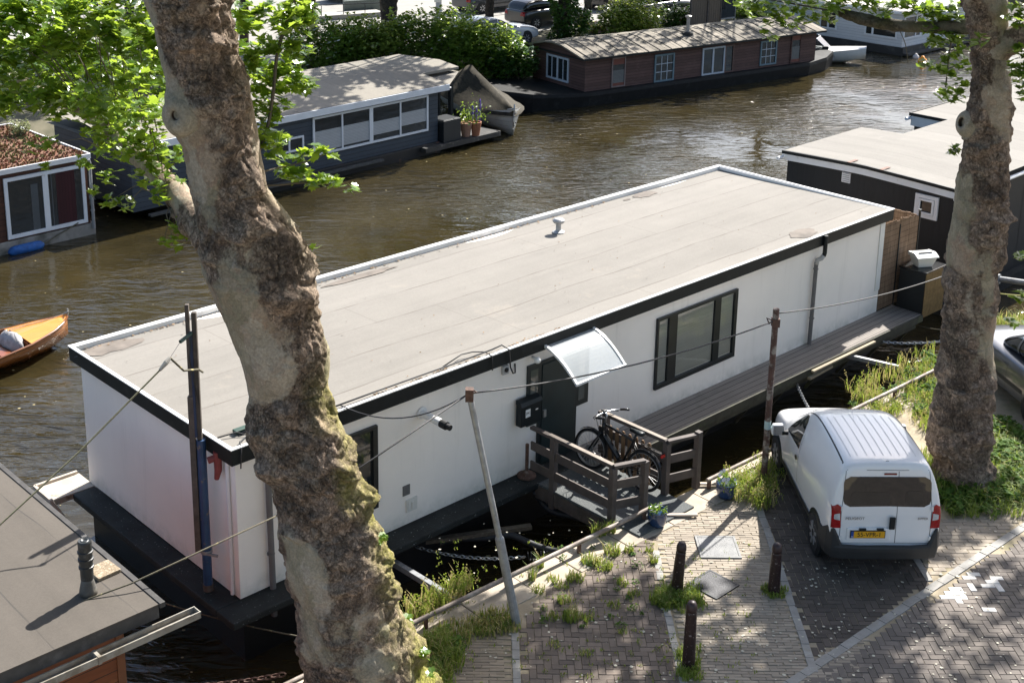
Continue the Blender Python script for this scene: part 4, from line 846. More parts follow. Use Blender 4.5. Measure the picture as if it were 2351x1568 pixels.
m = MB(); m.box(-.515, .0, -.022, -.005, .595, .715); pl = m.build("number_plate_holder", BLACKPAINT, van, bevel=.004)
m = MB(); m.box(-.465, -.012, -.026, -.0225, .603, .707); m.build("number_plate", pm("yellow_plate", (.72, .36, .012), .4, 0, .04), pl)
m = MB(); m.box(-.505, -.4655, -.026, -.0225, .603, .707); m.build("plate_badge", pm("blue_plate_strip", (.02, .07, .30), .4, 0, .04), pl)
def vtext(s, size, x, z, y, mat, nm, par, sxx=1.0):
    text_mb(s, size, Matrix.Translation((x, y, z)) @ Matrix.Rotation(R(90), 4, 'X') @ Matrix.Diagonal((sxx, 1, 1, 1)), .001).build(nm, mat, par)
vtext("55-VPR-1", .098, -.238, .655, -.0275, BLACKPAINT, "plate_lettering", pl, .94); vtext("NL", .03, -.4855, .622, -.0275, WHITEPAINT, "country_lettering", pl)
vtext("PEUGEOT", .058, -.46, .905, -.007, pm("chrome_lettering", (.10, .10, .105), .3, .3, .2), "badge_lettering", van, 1.12); vtext("BIPPER", .05, .53, .905, -.007, MATS["chrome_lettering"], "model_lettering", van, 1.05)
for x in (-.34, -.08): m = MB(); m.box(x-.05, x+.05, -.03, -.003, .726, .75); m.build("plate_lamp", BLACKPAINT, van)
for sx in (-1, 1):
    for z in (.58, 1.06): m = MB(); m.box(sx*.66-.012, sx*.66+.012, -.012 if z < 1 else -.005, .03, z-.035, z+.035); m.build("hinge", WHITE_ALU, van)
# rear bumper with raised corners
path = [(-.875, .62), (-.87, .30), (-.845, .10), (-.78, -.02), (-.67, -.055), (-.4, -.075), (0, -.08), (.4, -.075), (.67, -.055), (.78, -.02), (.845, .10), (.87, .30), (.875, .62)]
m = MB(); secs = []
for i, (x, y) in enumerate(path):
    p = Vector((x, y, 0)); q = Vector((0, .5, 0)); inw = (q-p).normalized()*.06; hi = .735 if abs(x) > .72 and y < .25 else (.60 if abs(x) > .72 else .485)
    if abs(abs(x)-.67) < .01: hi = .50
    secs.append([p+Vector((0, 0, .27))+inw, p+Vector((0, 0, .27))+inw*.3, p+Vector((0, 0, .40)), p+Vector((0, 0, .455)), p+inw*.35+Vector((0, 0, hi)), p+inw+Vector((0, 0, hi))])
m.loft(secs, True, True); m.build("bumper", BUMP, van, smooth=False, bevel=.012)
for sx, ax in ((-1, 'left'), (1, 'right')):
    part("side_window", [(1.86, 1.02), (2.66, 1.0), (2.56, 1.16), (2.38, 1.38), (2.22, 1.49), (2.06, 1.53), (1.94, 1.48), (1.88, 1.33)], ax, glass("van_side_glass", (.02, .024, .024)), .006)
    part("side_gap", [[(1.80, .42), (1.807, .42), (1.807, 1.35), (1.80, 1.35)]], ax, SEAM, .004, nx=2)
    part("side_strip", [(.82, .36), (2.72, .36), (2.72, .455), (.82, .455)], ax, BUMP, .022, nx=16, ny=3)
    part("door_handle", rr_poly(1.83, 1.96, .86, .93, .03), ax, BLACKPAINT, .02, nx=6, ny=6)
    for y in (.63, 3.14):
        m = MB(); m.lathe([(.365, -.02), (.365, .012), (.30, .02)], (sx*.842, y, .31), 26, Matrix.Rotation(R(90)*sx, 4, 'Y')); m.build("wheel_arch", BLACKPAINT, van)
        wheel(van, sx*.775, y, .305, .19, sx, pm("steel_wheel_cover", (.33, .33, .34), .4, .4, .15, 8), 9)
    m = MB(); m.loft([[Vector((sx*(.90+a), 2.56+dy, 1.02+z)) for a, z in ((0, -.09), (.20, -.09), (.22, .0), (.19, .10), (0.02, .10), (-.01, 0))] for dy in (0, .09)]); mi = m.build("mirror", WPAINT, van, bevel=.02)
    m = MB(); m.box(sx*1.0-.085, sx*1.0+.085, 2.552, 2.556, .945, 1.105); m.build("mirror_glass", pm("mirror_glass", (.5, .5, .5), .05, 1, .02), mi)
    m = MB(); m.bar((sx*.84, 2.58, .98), (sx*.94, 2.58, .98), .06); m.build("mirror_arm", BLACKPAINT, mi)
    part("headlight", [(sx*.42, .66), (sx*.68, .66), (sx*.66, .86), (sx*.5, .84)], 'front', LAMPW, .01)
part("windscreen", [(-.58, 2.28), (.58, 2.28), (.64, 2.9), (-.64, 2.9)], 'top', glass("windscreen_glass", (.02, .024, .026)), .008, nx=16)
part("roof_rib", [[(x-.006, .34), (x+.006, .34), (x+.006, 1.75-abs(x)*.2), (x-.006, 1.75-abs(x)*.2)] for x in (-.50, -.40, -.26, -.14, -.02, .10, .22, .34, .46)], 'top', pm("roof_groove", (.56, .57, .58), .5, 0, .05), .003, nx=1, ny=14)
part("roof_gutter", [[(sx*.625-.009, .26), (sx*.625+.009, .26), (sx*.60+.009, 2.2), (sx*.60-.009, 2.2)] for sx in (-1, 1)]+[[(-.62, .20), (.62, .20), (.62, .209), (-.62, .209)]], 'top', SEAM, .003, nx=2, ny=14)
m = MB(); m.tube([(.02, 2.1, 1.69), (.02, 1.95, 1.98)], .005, 5); m.build("aerial", RUBBER, van)

def car(label, base, rz, col, L_=4.3, W_=1.74, H_=1.42, kind='hatch', name="parked_car", glassc=(.015, .018, .02), group="cars parked on the far road", detail=1, rim=(.33, .33, .34), metal=0.0):
    """origin at the rear axle line's ground centre; forward is +y"""
    t = thing(name, label, "car", base, rz, group); k = L_/4.2; hw = W_/2
    P = carpaint("car_paint_%d" % int(sum(c*1000*(i+1) for i, c in enumerate(col))), col, .05, .9, .32, metal)
    tailz = {'hatch': .93, 'estate': .95, 'saloon': .90, 'van': 1.0}[kind]
    st = [(-.72*k, tailz-.06, hw*.86, hw*.84, hw*.62, .72, .32), (-.66*k, tailz, hw*.93, hw*.92, hw*.7, .80, .24), (-.2*k, tailz+.02, hw*.98, hw*.97, hw*.76, .86, .22), (.6*k, .96, hw, hw*.985, hw*.78, .88, .20), (1.5*k, .96, hw, hw*.985, hw*.78, .88, .20), (2.05*k, .95, hw, hw*.97, hw*.76, .86, .20), (2.7*k, .90, hw*.98, hw*.94, hw*.72, .80, .22), (3.2*k, .78, hw*.92, hw*.86, hw*.62, .70, .24), (3.42*k, .58, hw*.78, hw*.74, hw*.5, .54, .30)]
    bo, bv = bodyloft(t, st, P, lambda y, z: 0)
    ys = {'hatch': (-.60, -.15, 1.15, 2.05), 'estate': (-.66, -.45, 1.15, 2.0), 'saloon': (-.25, .35, 1.15, 2.05), 'van': (-.68, -.6, 1.4, 2.2)}[kind]
    gs = []
    for y, z, w0, w1 in ((ys[0], .90, .88, .80), (ys[1], H_-.03, .86, .68), ((ys[1]+ys[2])/2, H_, .88, .69), (ys[2], H_-.03, .88, .68), (ys[3], .93, .86, .76)):
        z0 = .84; sec = [Vector((hw*w0, y*k, z0)), Vector((hw*(w0*.35+w1*.65) if z > 1 else hw*w1, y*k, max(z0+.03, z-.12))), Vector((hw*w1*.94, y*k, max(z0+.05, z-.03))), Vector((hw*.4, y*k, z))]
        gs.append(sec+[Vector((-p.x, p.y, p.z)) for p in reversed(sec)])
    m = MB(); m.loft(gs); go = m.build("cabin_glass", glass("car_glass", glassc), t, smooth=True, subsurf=2, recalc=True)
    dg = bpy.context.evaluated_depsgraph_get(); ev = go.evaluated_get(dg); me = ev.to_mesh(); gbv = BVHTree.FromPolygons([v.co.copy() for v in me.vertices], [tuple(p.vertices) for p in me.polygons]); ev.to_mesh_clear()
    m = MB(); yr0, yr1 = (ys[1]+.05)*k, (ys[2]-.02)*k; drape(gbv, m, [(-hw*.62, yr0), (hw*.62, yr0), (hw*.62, yr1), (-hw*.62, yr1)], 'top', .012, 12, 12); m.build("roof", P, t, smooth=True)
    m = MB()
    for ax in ('left', 'right'):
        drape(gbv, m, [(1.0*k, .90), (1.07*k, .90), (1.02*k, H_-.10), (.95*k, H_-.10)], ax, .012, 3, 8); drape(gbv, m, [(yr0, H_-.13), (yr1+.1, H_-.13), (yr1+.02, H_-.06), (yr0, H_-.06)], ax, .012, 12, 3)
        drape(gbv, m, [(yr1+.02, H_-.13), (yr1+.11, H_-.13), (ys[3]*k-.02, .92), (ys[3]*k-.12, .92)][::1], ax, .012, 3, 10); drape(gbv, m, [(ys[0]*k+.14, .92), (ys[0]*k+.36, .92), (yr0+.12, H_-.10), (yr0-.02, H_-.10)], ax, .012, 4, 10)
    m.build("roof_pillar", P, t, smooth=True)
    for sx in (-1, 1):
        ax = 'left' if sx < 0 else 'right'
        for y, nm in ((0, "rear"), (2.5*k, "front")):
            m = MB(); m.lathe([(.36, -.02), (.36, .008), (.30, .015)], (sx*hw*.975, y, .31), 24, Matrix.Rotation(R(90)*sx, 4, 'Y')); m.build("wheel_arch", BLACKPAINT, t)
            wheel(t, sx*(hw-.10), y, .305, .2, sx, pm("alloy_%d" % int(rim[0]*100), rim, .35, .5, .1), 7)
        m = MB(); drape(bv, m, [(sx*hw*.52, .66), (sx*hw*.88, .66), (sx*hw*.88, .86), (sx*hw*.62, .86)], 'rear', .012, 6, 6); m.build("tail_light", REDL, t, smooth=True)
        m = MB(); drape(bv, m, [(sx*hw*.45, .55), (sx*hw*.78, .56), (sx*hw*.74, .70), (sx*hw*.55, .70)], 'front', .012, 6, 6); m.build("headlight", LAMPW, t, smooth=True)
        m = MB(); m.loft([[Vector((sx*(hw+a), 1.72*k+dy, .95+z)) for a, z in ((0, -.05), (.16, -.05), (.17, .04), (.02, .06))] for dy in (0, .09)]); m.build("mirror", P, t, bevel=.02)
        m = MB()
        for y0 in (.12*k, 1.03*k): drape(bv, m, rr_poly(y0+.06, y0+.20, .765, .80, .012), ax, .02, 5, 4)
        m.build("door_handle", P, t, smooth=True)
        m = MB(); drape(bv, m, [(1.02*k, .30), (1.028*k, .30), (1.028*k, .9), (1.02*k, .9)], ax, .004, 1, 8); drape(bv, m, [(.40*k, .45), (2.1*k, .45), (2.1*k, .52), (.40*k, .52)], ax, .012, 10, 2); m.build("side_trim", BUMP, t)
    m = MB(); drape(bv, m, [(-hw*.8, .34), (hw*.8, .34), (hw*.8, .46), (-hw*.8, .46)], 'front', .02, 10, 4); m.build("bumper", BUMP if detail else P, t, smooth=True)
    return t
# the silver hatchback at the right edge, beyond the trunk
sc_dir = R(97.5-90); scb = Vector((10.08, 22.25, 0))+Vector((.86*math.cos(sc_dir), .86*math.sin(sc_dir), 0))
car("silver hatchback at the right edge behind the right tree trunk", scb, sc_dir, (.10, .105, .115), 3.85, 1.68, 1.43, group=None, metal=.5)
FD = R(40)-R(90)
def fcar(px, py, fwd, **kw):
    """px, py: ground point under the near-side rear wheel on the far road"""
    P = at(px, py, 0); d = R(40) if fwd > 0 else R(220); left = Vector((-math.sin(d), math.cos(d), 0)); hw = kw.get('W_', 1.74)/2
    return car(base=P+left*(hw*(1 if fwd > 0 else -1)), rz=d-R(90), **kw)
fcar(1108, 118, 1, label="pale silver estate car parked half behind the far bushes", col=(.46, .46, .46), kind='estate', L_=4.5)
fcar(1233, 67, 1, label="black estate car standing left of the ivy column on the far road", col=(.012, .013, .016), kind='estate', L_=4.6, rim=(.55, .55, .55))
fcar(1108, 33, 1, label="dark blue van with red tail light at the top of the far road", col=(.010, .016, .030), kind='van', L_=4.7, H_=1.75, W_=1.8, rim=(.5, .5, .5))
fcar(1409, 27, 1, label="black car with red rear lamp right of the ivy column", col=(.012, .012, .013), kind='hatch')
fcar(1500, 50, 1, label="black car whose windscreen shines beside the brown plank fence", col=(.014, .015, .018), kind='saloon')
fcar(800, 8, 1, label="dark car at the top edge above the moored grey pontoon", col=(.02, .022, .026), kind='hatch')
# ---------------------------------------------------------------- the other boats
def ufr(o0, o1): return o0, o1
def wpart(t, nm, mat, boxes, parent=None, bevel=0):
    m = MB(); [m.box(*b_) for b_ in boxes]; return m.build(nm, mat, parent or t, bevel=bevel)
def window(t, u0, u1, z0, z1, mull=(), bars=(), fw=.06, fmat=None, face='front', y=0.0, gmat=None, out=.05, blind=None, name="window", mw=.04):
    """frame, glazing bars, pane; face 'front': u=x on plane y; 'end': u=y on plane x=y (outward -x)"""
    def bx(a, b2, c, d, o0, o1): return (a, b2, y-o1, y-o0, c, d) if face == 'front' else (y-o1, y-o0, a, b2, c, d)
    B = [bx(u0, u1, z0, z0+fw, .002, out), bx(u0, u1, z1-fw, z1, .002, out), bx(u0, u0+fw, z0+fw, z1-fw, .002, out), bx(u1-fw, u1, z0+fw, z1-fw, .002, out)]
    B += [bx(u-w/2, u+w/2, z0+fw, z1-fw, .002, out-.006) for u, w in ((q if isinstance(q, tuple) else (q, mw)) for q in mull)]
    w = wpart(t, name, fmat or WHITEPAINT, B)
    if bars: 
        wpart(t, "glazing_bar", fmat or WHITEPAINT, [bx(u0+fw, u1-fw, z-.012, z+.012, .014, out-.012) for z in bars], w)
    wpart(t, "pane", gmat or GLASS, [bx(u0+fw, u1-fw, z0+fw, z1-fw, .004, .012)], w)
    if blind:
        for (a, b2, c, d) in blind: wpart(t, "blind", MATS["silver_blind"], [bx(a, b2, c, d, .0125, .016)], w)
    return w
lm("silver_blind", (.44, .45, .45), 'Z', .05, .010, (.26, .27, .28), .7, .08, 3)
# -- lower left houseboat
LZ = 1.95
cor = at(372, 1383, LZ)
lb = thing("felt_roofed_houseboat", "houseboat cut by the lower left corner with grey felt roof and varnished plank wall", "houseboat", (cor.x, cor.y, WZ), MBA)
zr = LZ-WZ
m = MB(); m.box(-12, 0, 0, 5.2, zr-.012, zr); m.build("roof", felt("grey_roof_felt", (.095, .083, .070), 1.0, .2, 'X', (.06, .055, .05), .02, True, (.085, .076, .066), .5), lb)
m = MB(); m.box(-12, -.03, .03, .10, zr-.20, zr-.013); m.box(-.10, -.03, .10, 5.1, zr-.20, zr-.013); m.box(-.035, .03, -.02, 5.2, zr-.05, zr+.012); m.build("roof_edge", pm("dark_felt_edge", (.055, .052, .05), .85, 0, .3, 5, dirt=(.12, .115, .11), dscale=3), lb)
m = MB(); m.box(-12, -.42, .22, 4.9, .5, zr-.20); m.build("wall", lm("varnished_planks", (.185, .055, .020), 'Z', .155, .012, (.03, .012, .008), .3, .35, 3, (.6, 6, 6), .01, dirt=(.30, .11, .04), dlo=.5, dhi=.68, coat=.4), lb)
m = MB(); m.box(-.50, -.40, .205, .26, .5, zr-.20); m.build("corner_board", pm("varnished_board", (.13, .045, .018), .35, 0, .25, 4), lb)
m = MB(); m.box(-12, -.1, .05, 5.1, -.6, .5); m.build("hull", CONC, lb)
ge = wallpt(lb, 452, 1380, -.08); m = MB()
x0, x1 = -12, ge.x
for (ya, yb, za, zb) in ((-.16, -.02, zr-.30, zr-.285), (-.165, -.15, zr-.30, zr-.215), (-.03, -.015, zr-.30, zr-.215)): m.box(x0, x1, ya, yb, za, zb)
m.box(x1-.012, x1, -.165, -.015, zr-.30, zr-.22)
for k in range(8): m.box(-1.4*k-.9, -1.4*k-.86, -.172, -.01, zr-.305, zr-.21)
m.build("gutter", pm("pale_weathered_gutter", (.30, .28, .24), .6, .1, .2, 5, dirt=(.20, .17, .13), dscale=4, lo=.5, hi=.62), lb)
cb = flat(lb, 203, 1362, zr)
ch = thing("roof_chimney", "black stacked-ring plastic chimney standing on the lower left felt roof", "chimney", wld(lb, (cb.x, cb.y, zr)), MBA)
m = MB(); m.lathe([(.105, 0), (.10, .06), (.075, .17), (.072, .21)], (0, 0, 0), 18); m.build("chimney_base", pm("sooty_lead_base", (.10, .095, .085), .7, .1, .35, 9, dirt=(.22, .19, .15), dscale=7), ch, smooth=True)
m = MB(); m.lathe([(.076, .20), (.076, .34), (.088, .345), (.088, .37), (.078, .375), (.080, .44), (.091, .445), (.091, .47), (.079, .475), (.080, .54), (.091, .545), (.091, .565), (.079, .57), (.08, .68), (.072, .70), (.05, .695), (.04, .70), (.02, .69)], (0, 0, 0), 20)
m.build("ringed_pipe", pm("black_ribbed_plastic", (.022, .025, .026), .4, 0, .2, 6, dirt=(.10, .10, .10), dscale=9), ch)
sp_ = flat(lb, *k6(712, 800), zr)
ps = thing("paving_slab", "pebbled paving slab lying next to the black chimney", "slab", wld(lb, (sp_.x, sp_.y, zr)), MBA+.05)
m = MB(); m.box(-.15, .15, -.15, .15, 0, .045); m.build("slab", pm("exposed_pebble_slab", (.24, .185, .12), .9, 0, .35, 40, .8, 60, dirt=(.40, .34, .25), dscale=30, lo=.5, hi=.6), ps, bevel=.006)

# -- varnished open boat at the left edge
ab = (at(110, 800, WZ)-at(0, 838, WZ)); bow = at(153, 728, WZ+.62); ax = bow-at(0, 789, WZ+.47); bow = Vector((bow.x, bow.y, WZ)); ang = math.atan2(ax.y, ax.x)
sl_ = thing("wooden_sloop", "varnished open wooden boat with orange foredeck at the left edge of the canal", "boat", bow, ang)   # forward +x, bow at 0
def hullsec(x, w, zk, zg, flare=.75): return [Vector((x, -w, zg)), Vector((x, -w*.98, zg-.12)), Vector((x, -w*flare, zg*.35)), Vector((x, 0, zk)), Vector((x, w*flare, zg*.35)), Vector((x, w*.98, zg-.12)), Vector((x, w, zg))]
hs = [(.0, .02, .48, .64), (-.22, .22, .16, .60), (-.55, .40, -.08, .56), (-1.2, .60, -.2, .50), (-2.0, .70, -.2, .46), (-3.2, .74, -.2, .45), (-4.6, .66, -.15, .47)]
VARN = lm("varnished_hull_planks", (.36, .135, .036), 'Z', .11, .008, (.06, .025, .012), .22, .25, 3, (.8, 5, 5), .004, coat=.6)
m = MB(); m.loft([hullsec(*h) for h in hs], False, False); m.add([hullsec(*hs[-1])[k] for k in range(7)], [tuple(range(7))]); m.build("hull", VARN, sl_, smooth=True)
m = MB(); m.loft([[Vector((x, -w*.99, zg+.012)), Vector((x, 0, zg+.06)), Vector((x, w*.99, zg+.012))] for x, w, zk, zg in hs[:4]], False, False); m.build("foredeck", lm("orange_varnished_deck", (.66, .27, .045), 'Y', .075, .006, (.30, .11, .025), .3, .15, 3, (.5, 6, 1), .003, coat=.6), sl_, smooth=False)
for sgn in (-1, 1): m = MB(); m.tube([Vector((x, sgn*(w+.01), zg)) for x, w, zk, zg in hs], .026, 6); m.build("gunwale", pm("dark_varnish", (.17, .062, .020), .25, 0, .2, 4, coat=.6), sl_, smooth=True)
m = MB(); m.loft([[Vector((x, -w*.72, .14)), Vector((x, w*.72, .14))] for x, w, zk, zg in hs[3:]], False, False); m.build("floor", pm("dark_boat_floor", (.06, .028, .014), .5, 0, .3, 4), sl_)
m = MB(); m.box(-1.22, -1.18, -.46, .46, .16, .50); m.box(-1.85, -1.60, -.58, .58, .34, .385); m.box(-3.0, -2.7, -.64, .64, .34, .385); m.build("bench", pm("red_varnished_bench", (.22, .065, .022), .25, 0, .25, 4, coat=.5), sl_)
m = MB(); m.tube([(.02, 0, .66), (.05, 0, .80)], .02, 6); m.tube([(.0, -.07, .76), (.07, .07, .78)], .015, 6); m.tube([(.04, 0, .72), (-.3, .12, .64), (-.9, .3, .585), (-1.2, .35, .57)], .012, 5); m.build("bow_fitting", pm("chrome_fitting", (.5, .48, .44), .25, .8, .1), sl_)
cg = thing("bundled_tarpaulin", "crumpled grey-white tarpaulin lying in the varnished wooden boat", "tarpaulin", wld(sl_, (-1.36, .02, .30)), ang)
m = MB(); rr = random.Random(8); N = 18
m.loft([[Vector(((.16+.05*rr.random())*math.cos(a)*r_, (.42+.07*rr.random())*math.sin(a)*r_, z+.06*rr.uniform(-1, 1))) for a in [k*2*math.pi/N for k in range(N)]] for z, r_ in ((0, 1), (.12, 1.05), (.24, .8), (.33, .35))]); m.build("tarpaulin", pm("grey_tarpaulin", (.30, .29, .29), .7, 0, .35, 6), cg, smooth=True)

# -- brown houseboat with the planted roof
kb = at(211, 538, WZ); kl = at(0, 588.6, WZ); a_ = MBA+R(1.5)
sb_ = thing("sedum_roofed_houseboat", "brown plank houseboat with planted red-green roof and white double window at the left edge", "houseboat", kb, a_)    # x back to the left is negative
tp_ = riseto(kb, 200, 358); H2 = tp_.z-WZ
BRN = lm("brown_siding", (.085, .036, .022), 'Z', .16, .012, (.018, .010, .008), .7, .2, 4, (.6, 5, 5), .012)
hz = wallpt(sb_, *f6(0, 1172), 0).z; hz = max(.25, min(.6, hz))
m = MB(); m.box(-7, 0, .02, 4.6, hz, H2-.02); m.build("wall", BRN, sb_)
m = MB(); m.box(-7.02, .12, -.03, 4.7, -.6, hz-.002); m.build("hull", pm("grey_concrete_hull", (.27, .25, .22), .8, 0, .25, 3, .3, 25, dirt=(.07, .07, .05), dscale=1.8, lo=.5, hi=.7), sb_, bevel=.02)
m = MB(); m.box(-7.1, .06, -.08, 4.75, H2-.02, H2+.03); m.build("roof", pm("sedum_substrate", (.15, .075, .045), .95, 0, .3, 4), sb_)
m = MB()
for q in ((-7.12, .08, -.10, -.055, H2-.07, H2+.07), (.055, .10, -.054, 4.75, H2-.07, H2+.07), (-7.12, .08, 4.72, 4.78, H2-.07, H2+.07)): m.box(*q)
m.build("roof_trim", WHITE_ALU, sb_)
m = MB(); rr = random.Random(11)
for k in range(5200):
    x, y = rr.uniform(-4.2, .03), rr.uniform(-.04, 4.7); n_ = noise.noise((x*.9, y*.9, 4)); hgt = .03+.05*rr.random()+max(0, n_)*.05
    a = rr.uniform(0, 6.3); s_ = rr.uniform(.02, .05); z = H2+.03; m.add([(x-s_*math.cos(a), y-s_*math.sin(a), z), (x+s_*math.cos(a), y+s_*math.sin(a), z), (x+rr.uniform(-.03, .03), y+rr.uniform(-.03, .03), z+hgt)], [(0, 1, 2)])
b = NB("sedum"); b.col(b.ramp(b.math('ADD', b.math('MULTIPLY', b.noise(1.1, 5), .75), b.math('MULTIPLY', b.island(), .3)), [(.38, (.17, .055, .035)), (.5, (.24, .10, .05)), (.58, (.16, .15, .045)), (.7, (.10, .13, .03))])).set(.8)
tag(m.build("sedum_plants", b.m, sb_), kind="stuff")
w0, w1, w2, w3 = [wallpt(sb_, *f6(*p), 0) for p in ((20, 655), (668, 530), (695, 1000), (62, 1140))]
zlo, zhi = (w2.z+w3.z)/2, (w0.z+w1.z)/2; mid = (w0.x+w1.x)/2
ww = window(sb_, w0.x, w1.x, zlo, zhi, ((mid, .16),), fw=.10, gmat=GLASS)
m = MB(); m.box(w1.x-.85, w1.x-.30, -.016, -.013, zlo+.11, zhi-.11); m.build("curtain", lm("dark_red_curtain", (.042, .009, .011), 'X', .09, .02, (.03, .006, .008), .8, .2, 3, (1, 1, 1)), ww)
m = MB(); m.box(w0.x+.75, w0.x+.95, -.016, -.013, zlo+.11, zhi-.3); m.box(w1.x-1.0, w1.x-.97, -.016, -.013, zlo+.11, zhi-.11); m.build("inner_frame", pm("dim_inner_frame", (.07, .08, .085), .7, 0, .1), ww)
m = MB(); m.tube([(-.25, -.10, H2-.09), (.02, -.09, H2-.10), (.05, -.07, H2-.2), (.05, -.05, hz+.9), (.05, -.06, .18)], .045, 8); m.lathe([(.06, 0), (.06, .05)], (.05, -.05, hz+.35), 8); m.build("downpipe", GREYSTEEL, sb_)
fd = wallpt(sb_, *f6(210, 1215), -.12); fo_ = wld(sb_, (fd.x, -.14, .02))
fn = thing("boat_fender", "blue sausage-shaped fender floating against the grey concrete hull", "fender", fo_, a_)
m = MB(); m.lathe([(.02, -.52), (.05, -.50), (.12, -.42), (.14, -.3), (.14, .3), (.12, .42), (.05, .50), (.02, .52)], (0, 0, .06), 14, Matrix.Rotation(R(90), 4, 'Y')); m.build("fender_body", pm("blue_fender", (.012, .09, .30), .7, 0, .35, 9, .5, 40), fn, smooth=True)
m = MB(); m.tube([(.5, 0, .07), (.9, .05, .2), (1.6, .08, .42)], .02, 5); m.build("fender_line", ROPE, fn)

# -- blue-grey houseboat
A0, A1 = at(307, 488.6, -.62), at(1005, 324.6, -.62); dA = A1-A0; aB = math.atan2(dA.y, dA.x); LB = dA.length
bb = thing("blue_grey_houseboat", "blue-grey plank houseboat with white window band across the canal", "houseboat", (A0.x, A0.y, WZ), aB)
zb = .38; Htop = riseto(A1, 1005, 200).z-WZ; Hroof = Htop+.02; WB = 4.3
SID = lm("blue_grey_siding", (.044, .058, .075), 'Z', .155, .014, (.012, .016, .022), .65, .14, 3, (.5, 4, 4), .012, dirt=(.065, .078, .092), dlo=.5, dhi=.8)
m = MB(); m.box(0, LB, 0, WB, zb, Hroof-.02); m.build("wall", SID, bb)
m = MB(); m.box(1.2, LB+.05, -.10, WB, -.6, zb-.002); m.build("hull", pm("tarred_hull", (.010, .010, .010), .6, 0, .4, 3, dirt=(.13, .055, .035), dscale=1.1, lo=.6, hi=.66), bb, bevel=.02)
m = MB(); m.box(.4, 9.4, -.28, -.102, zb-.16, zb-.10); m.build("side_ledge", pm("wet_ledge", (.06, .062, .06), .6, 0, .3, 5, dirt=(.18, .18, .17), dscale=8), bb)
RE = wallpt(bb, 1029.5, 187, -.12).x; NE = flat(bb, 1069.5, 166, Hroof+.08)
RF2 = felt("mottled_roof_felt", (.215, .196, .163), 1.9, .3, 'X', (.16, .15, .13), .02, False, (.20, .18, .13), .3)
m = MB()
def slope(y): return Hroof+.05+.30*max(0, min(1, (y+.2)/2.4))-.12*max(0, (y-2.2)/2.4)
ys = [-.14, .6, 1.2, 1.7, 2.2, 3.0, 3.8, WB+.15]
for i in range(len(ys)-1):
    xr = RE if ys[i+1] <= 1.21 else NE.x
    m.add([(-.2, ys[i], slope(ys[i])), (xr, ys[i], slope(ys[i])), (xr, ys[i+1], slope(ys[i+1])), (-.2, ys[i+1], slope(ys[i+1]))], [(0, 1, 2, 3)])
for i in range(len(ys)-1):
    xr = RE if ys[i+1] <= 1.21 else NE.x
    m.add([(xr, ys[i], slope(ys[i])), (xr, ys[i], slope(ys[i])-.09), (xr, ys[i+1], slope(ys[i+1])-.09), (xr, ys[i+1], slope(ys[i+1]))], [(0, 1, 2, 3)])
m.add([(RE, 1.2, slope(1.2)), (NE.x, 1.2, slope(1.2)), (NE.x, 1.2, slope(1.2)-.09), (RE, 1.2, slope(1.2)-.09)], [(0, 1, 2, 3)])
m.add([(-.2, -.14, Hroof-.03), (RE, -.14, Hroof-.03), (NE.x, 1.2, Hroof+.05), (NE.x, WB+.15, Hroof+.05), (-.2, WB+.15, Hroof-.03)], [(0, 1, 2, 3, 4)])
m.build("roof", RF2, bb)
m = MB(); m.box(-.2, RE, -.19, -.142, Hroof-.16, Hroof+.045); m.build("fascia", WHITEPAINT, bb)
m = MB(); m.tube([(RE-.25, -.10, Hroof-.10), (RE+.12, -.12, Hroof-.11)], .035, 8); m.build("rain_spout", GREYSTEEL, bb)
q = [wallpt(bb, *k2(*p), 0) for p in ((415, 940), (1343, 768), (1350, 1060), (430, 1240), (652, 900), (885, 870), (1120, 830))]
zl, zh = (q[2].z+q[3].z)/2, (q[0].z+q[1].z)/2; zz = zh-zl
bl_ = [(q[0].x+.07, q[4].x-.03, zl+.12, zl+.12+zz*.52), (q[4].x+.03, q[5].x-.08, zl+.14, zl+zz*.62), (q[5].x+.08, q[6].x-.03, zl+zz*.2, zl+zz*.56), (q[6].x+.03, q[1].x-.07, zl+zz*.28, zl+zz*.64)]
window(bb, q[0].x, q[1].x, zl, zh, ((q[4].x, .06), (q[5].x, .15), (q[6].x, .06)), fw=.07, blind=bl_)
q = [wallpt(bb, *k2(*p), 0) for p in ((108, 1130), (343, 1090), (345, 1205), (110, 1248))]
window(bb, q[0].x, q[1].x, (q[2].z+q[3].z)/2, (q[0].z+q[1].z)/2, ((q[0].x*.5+q[1].x*.5, .06),), fw=.06)
c = wallpt(bb, *k2(278, 935), 0); wpart(bb, "wall_vent", BLACKPAINT, [(c.x-.1, c.x+.1, -.03, -.002, c.z-.14, c.z+.14)])
d0 = LB+.02
wpart(bb, "terrace_deck", pm("black_terrace_deck", (.030, .030, .028), .6, 0, .3, 5, dirt=(.20, .18, .155), dscale=2.4, lo=.58, hi=.68), [(LB-.9, LB+2.85, -.35, 1.4, zb-.22, zb-.05), (LB+.05, NE.x+.4, 1.4, WB, zb-.22, zb-.05)])
wpart(bb, "terrace_wall", pm("white_boards", (.58, .60, .61), .6, 0, .08), [(LB+.02, NE.x-.35, 2.05, 2.12, zb-.05, Hroof+.02)])
dw = wpart(bb, "door", pm("pale_door", (.50, .54, .56), .5, 0, .08), [(LB+.35, LB+1.25, 1.99, 2.049, zb, Hroof-.25)]); wpart(bb, "door_pane", GLASS, [(LB+.45, LB+.72, 1.975, 1.989, zb+.55, Hroof-.5)], dw)
wpart(bb, "porch_post", BLACKPAINT, [(NE.x-.35, NE.x-.22, 1.25, 1.4, zb-.05, Hroof+.08), (NE.x-.33, NE.x-.24, 1.9, 2.3, zb-.05, Hroof+.05)])
pbx = flat(bb, *k2(1520, 1125), zb-.05)
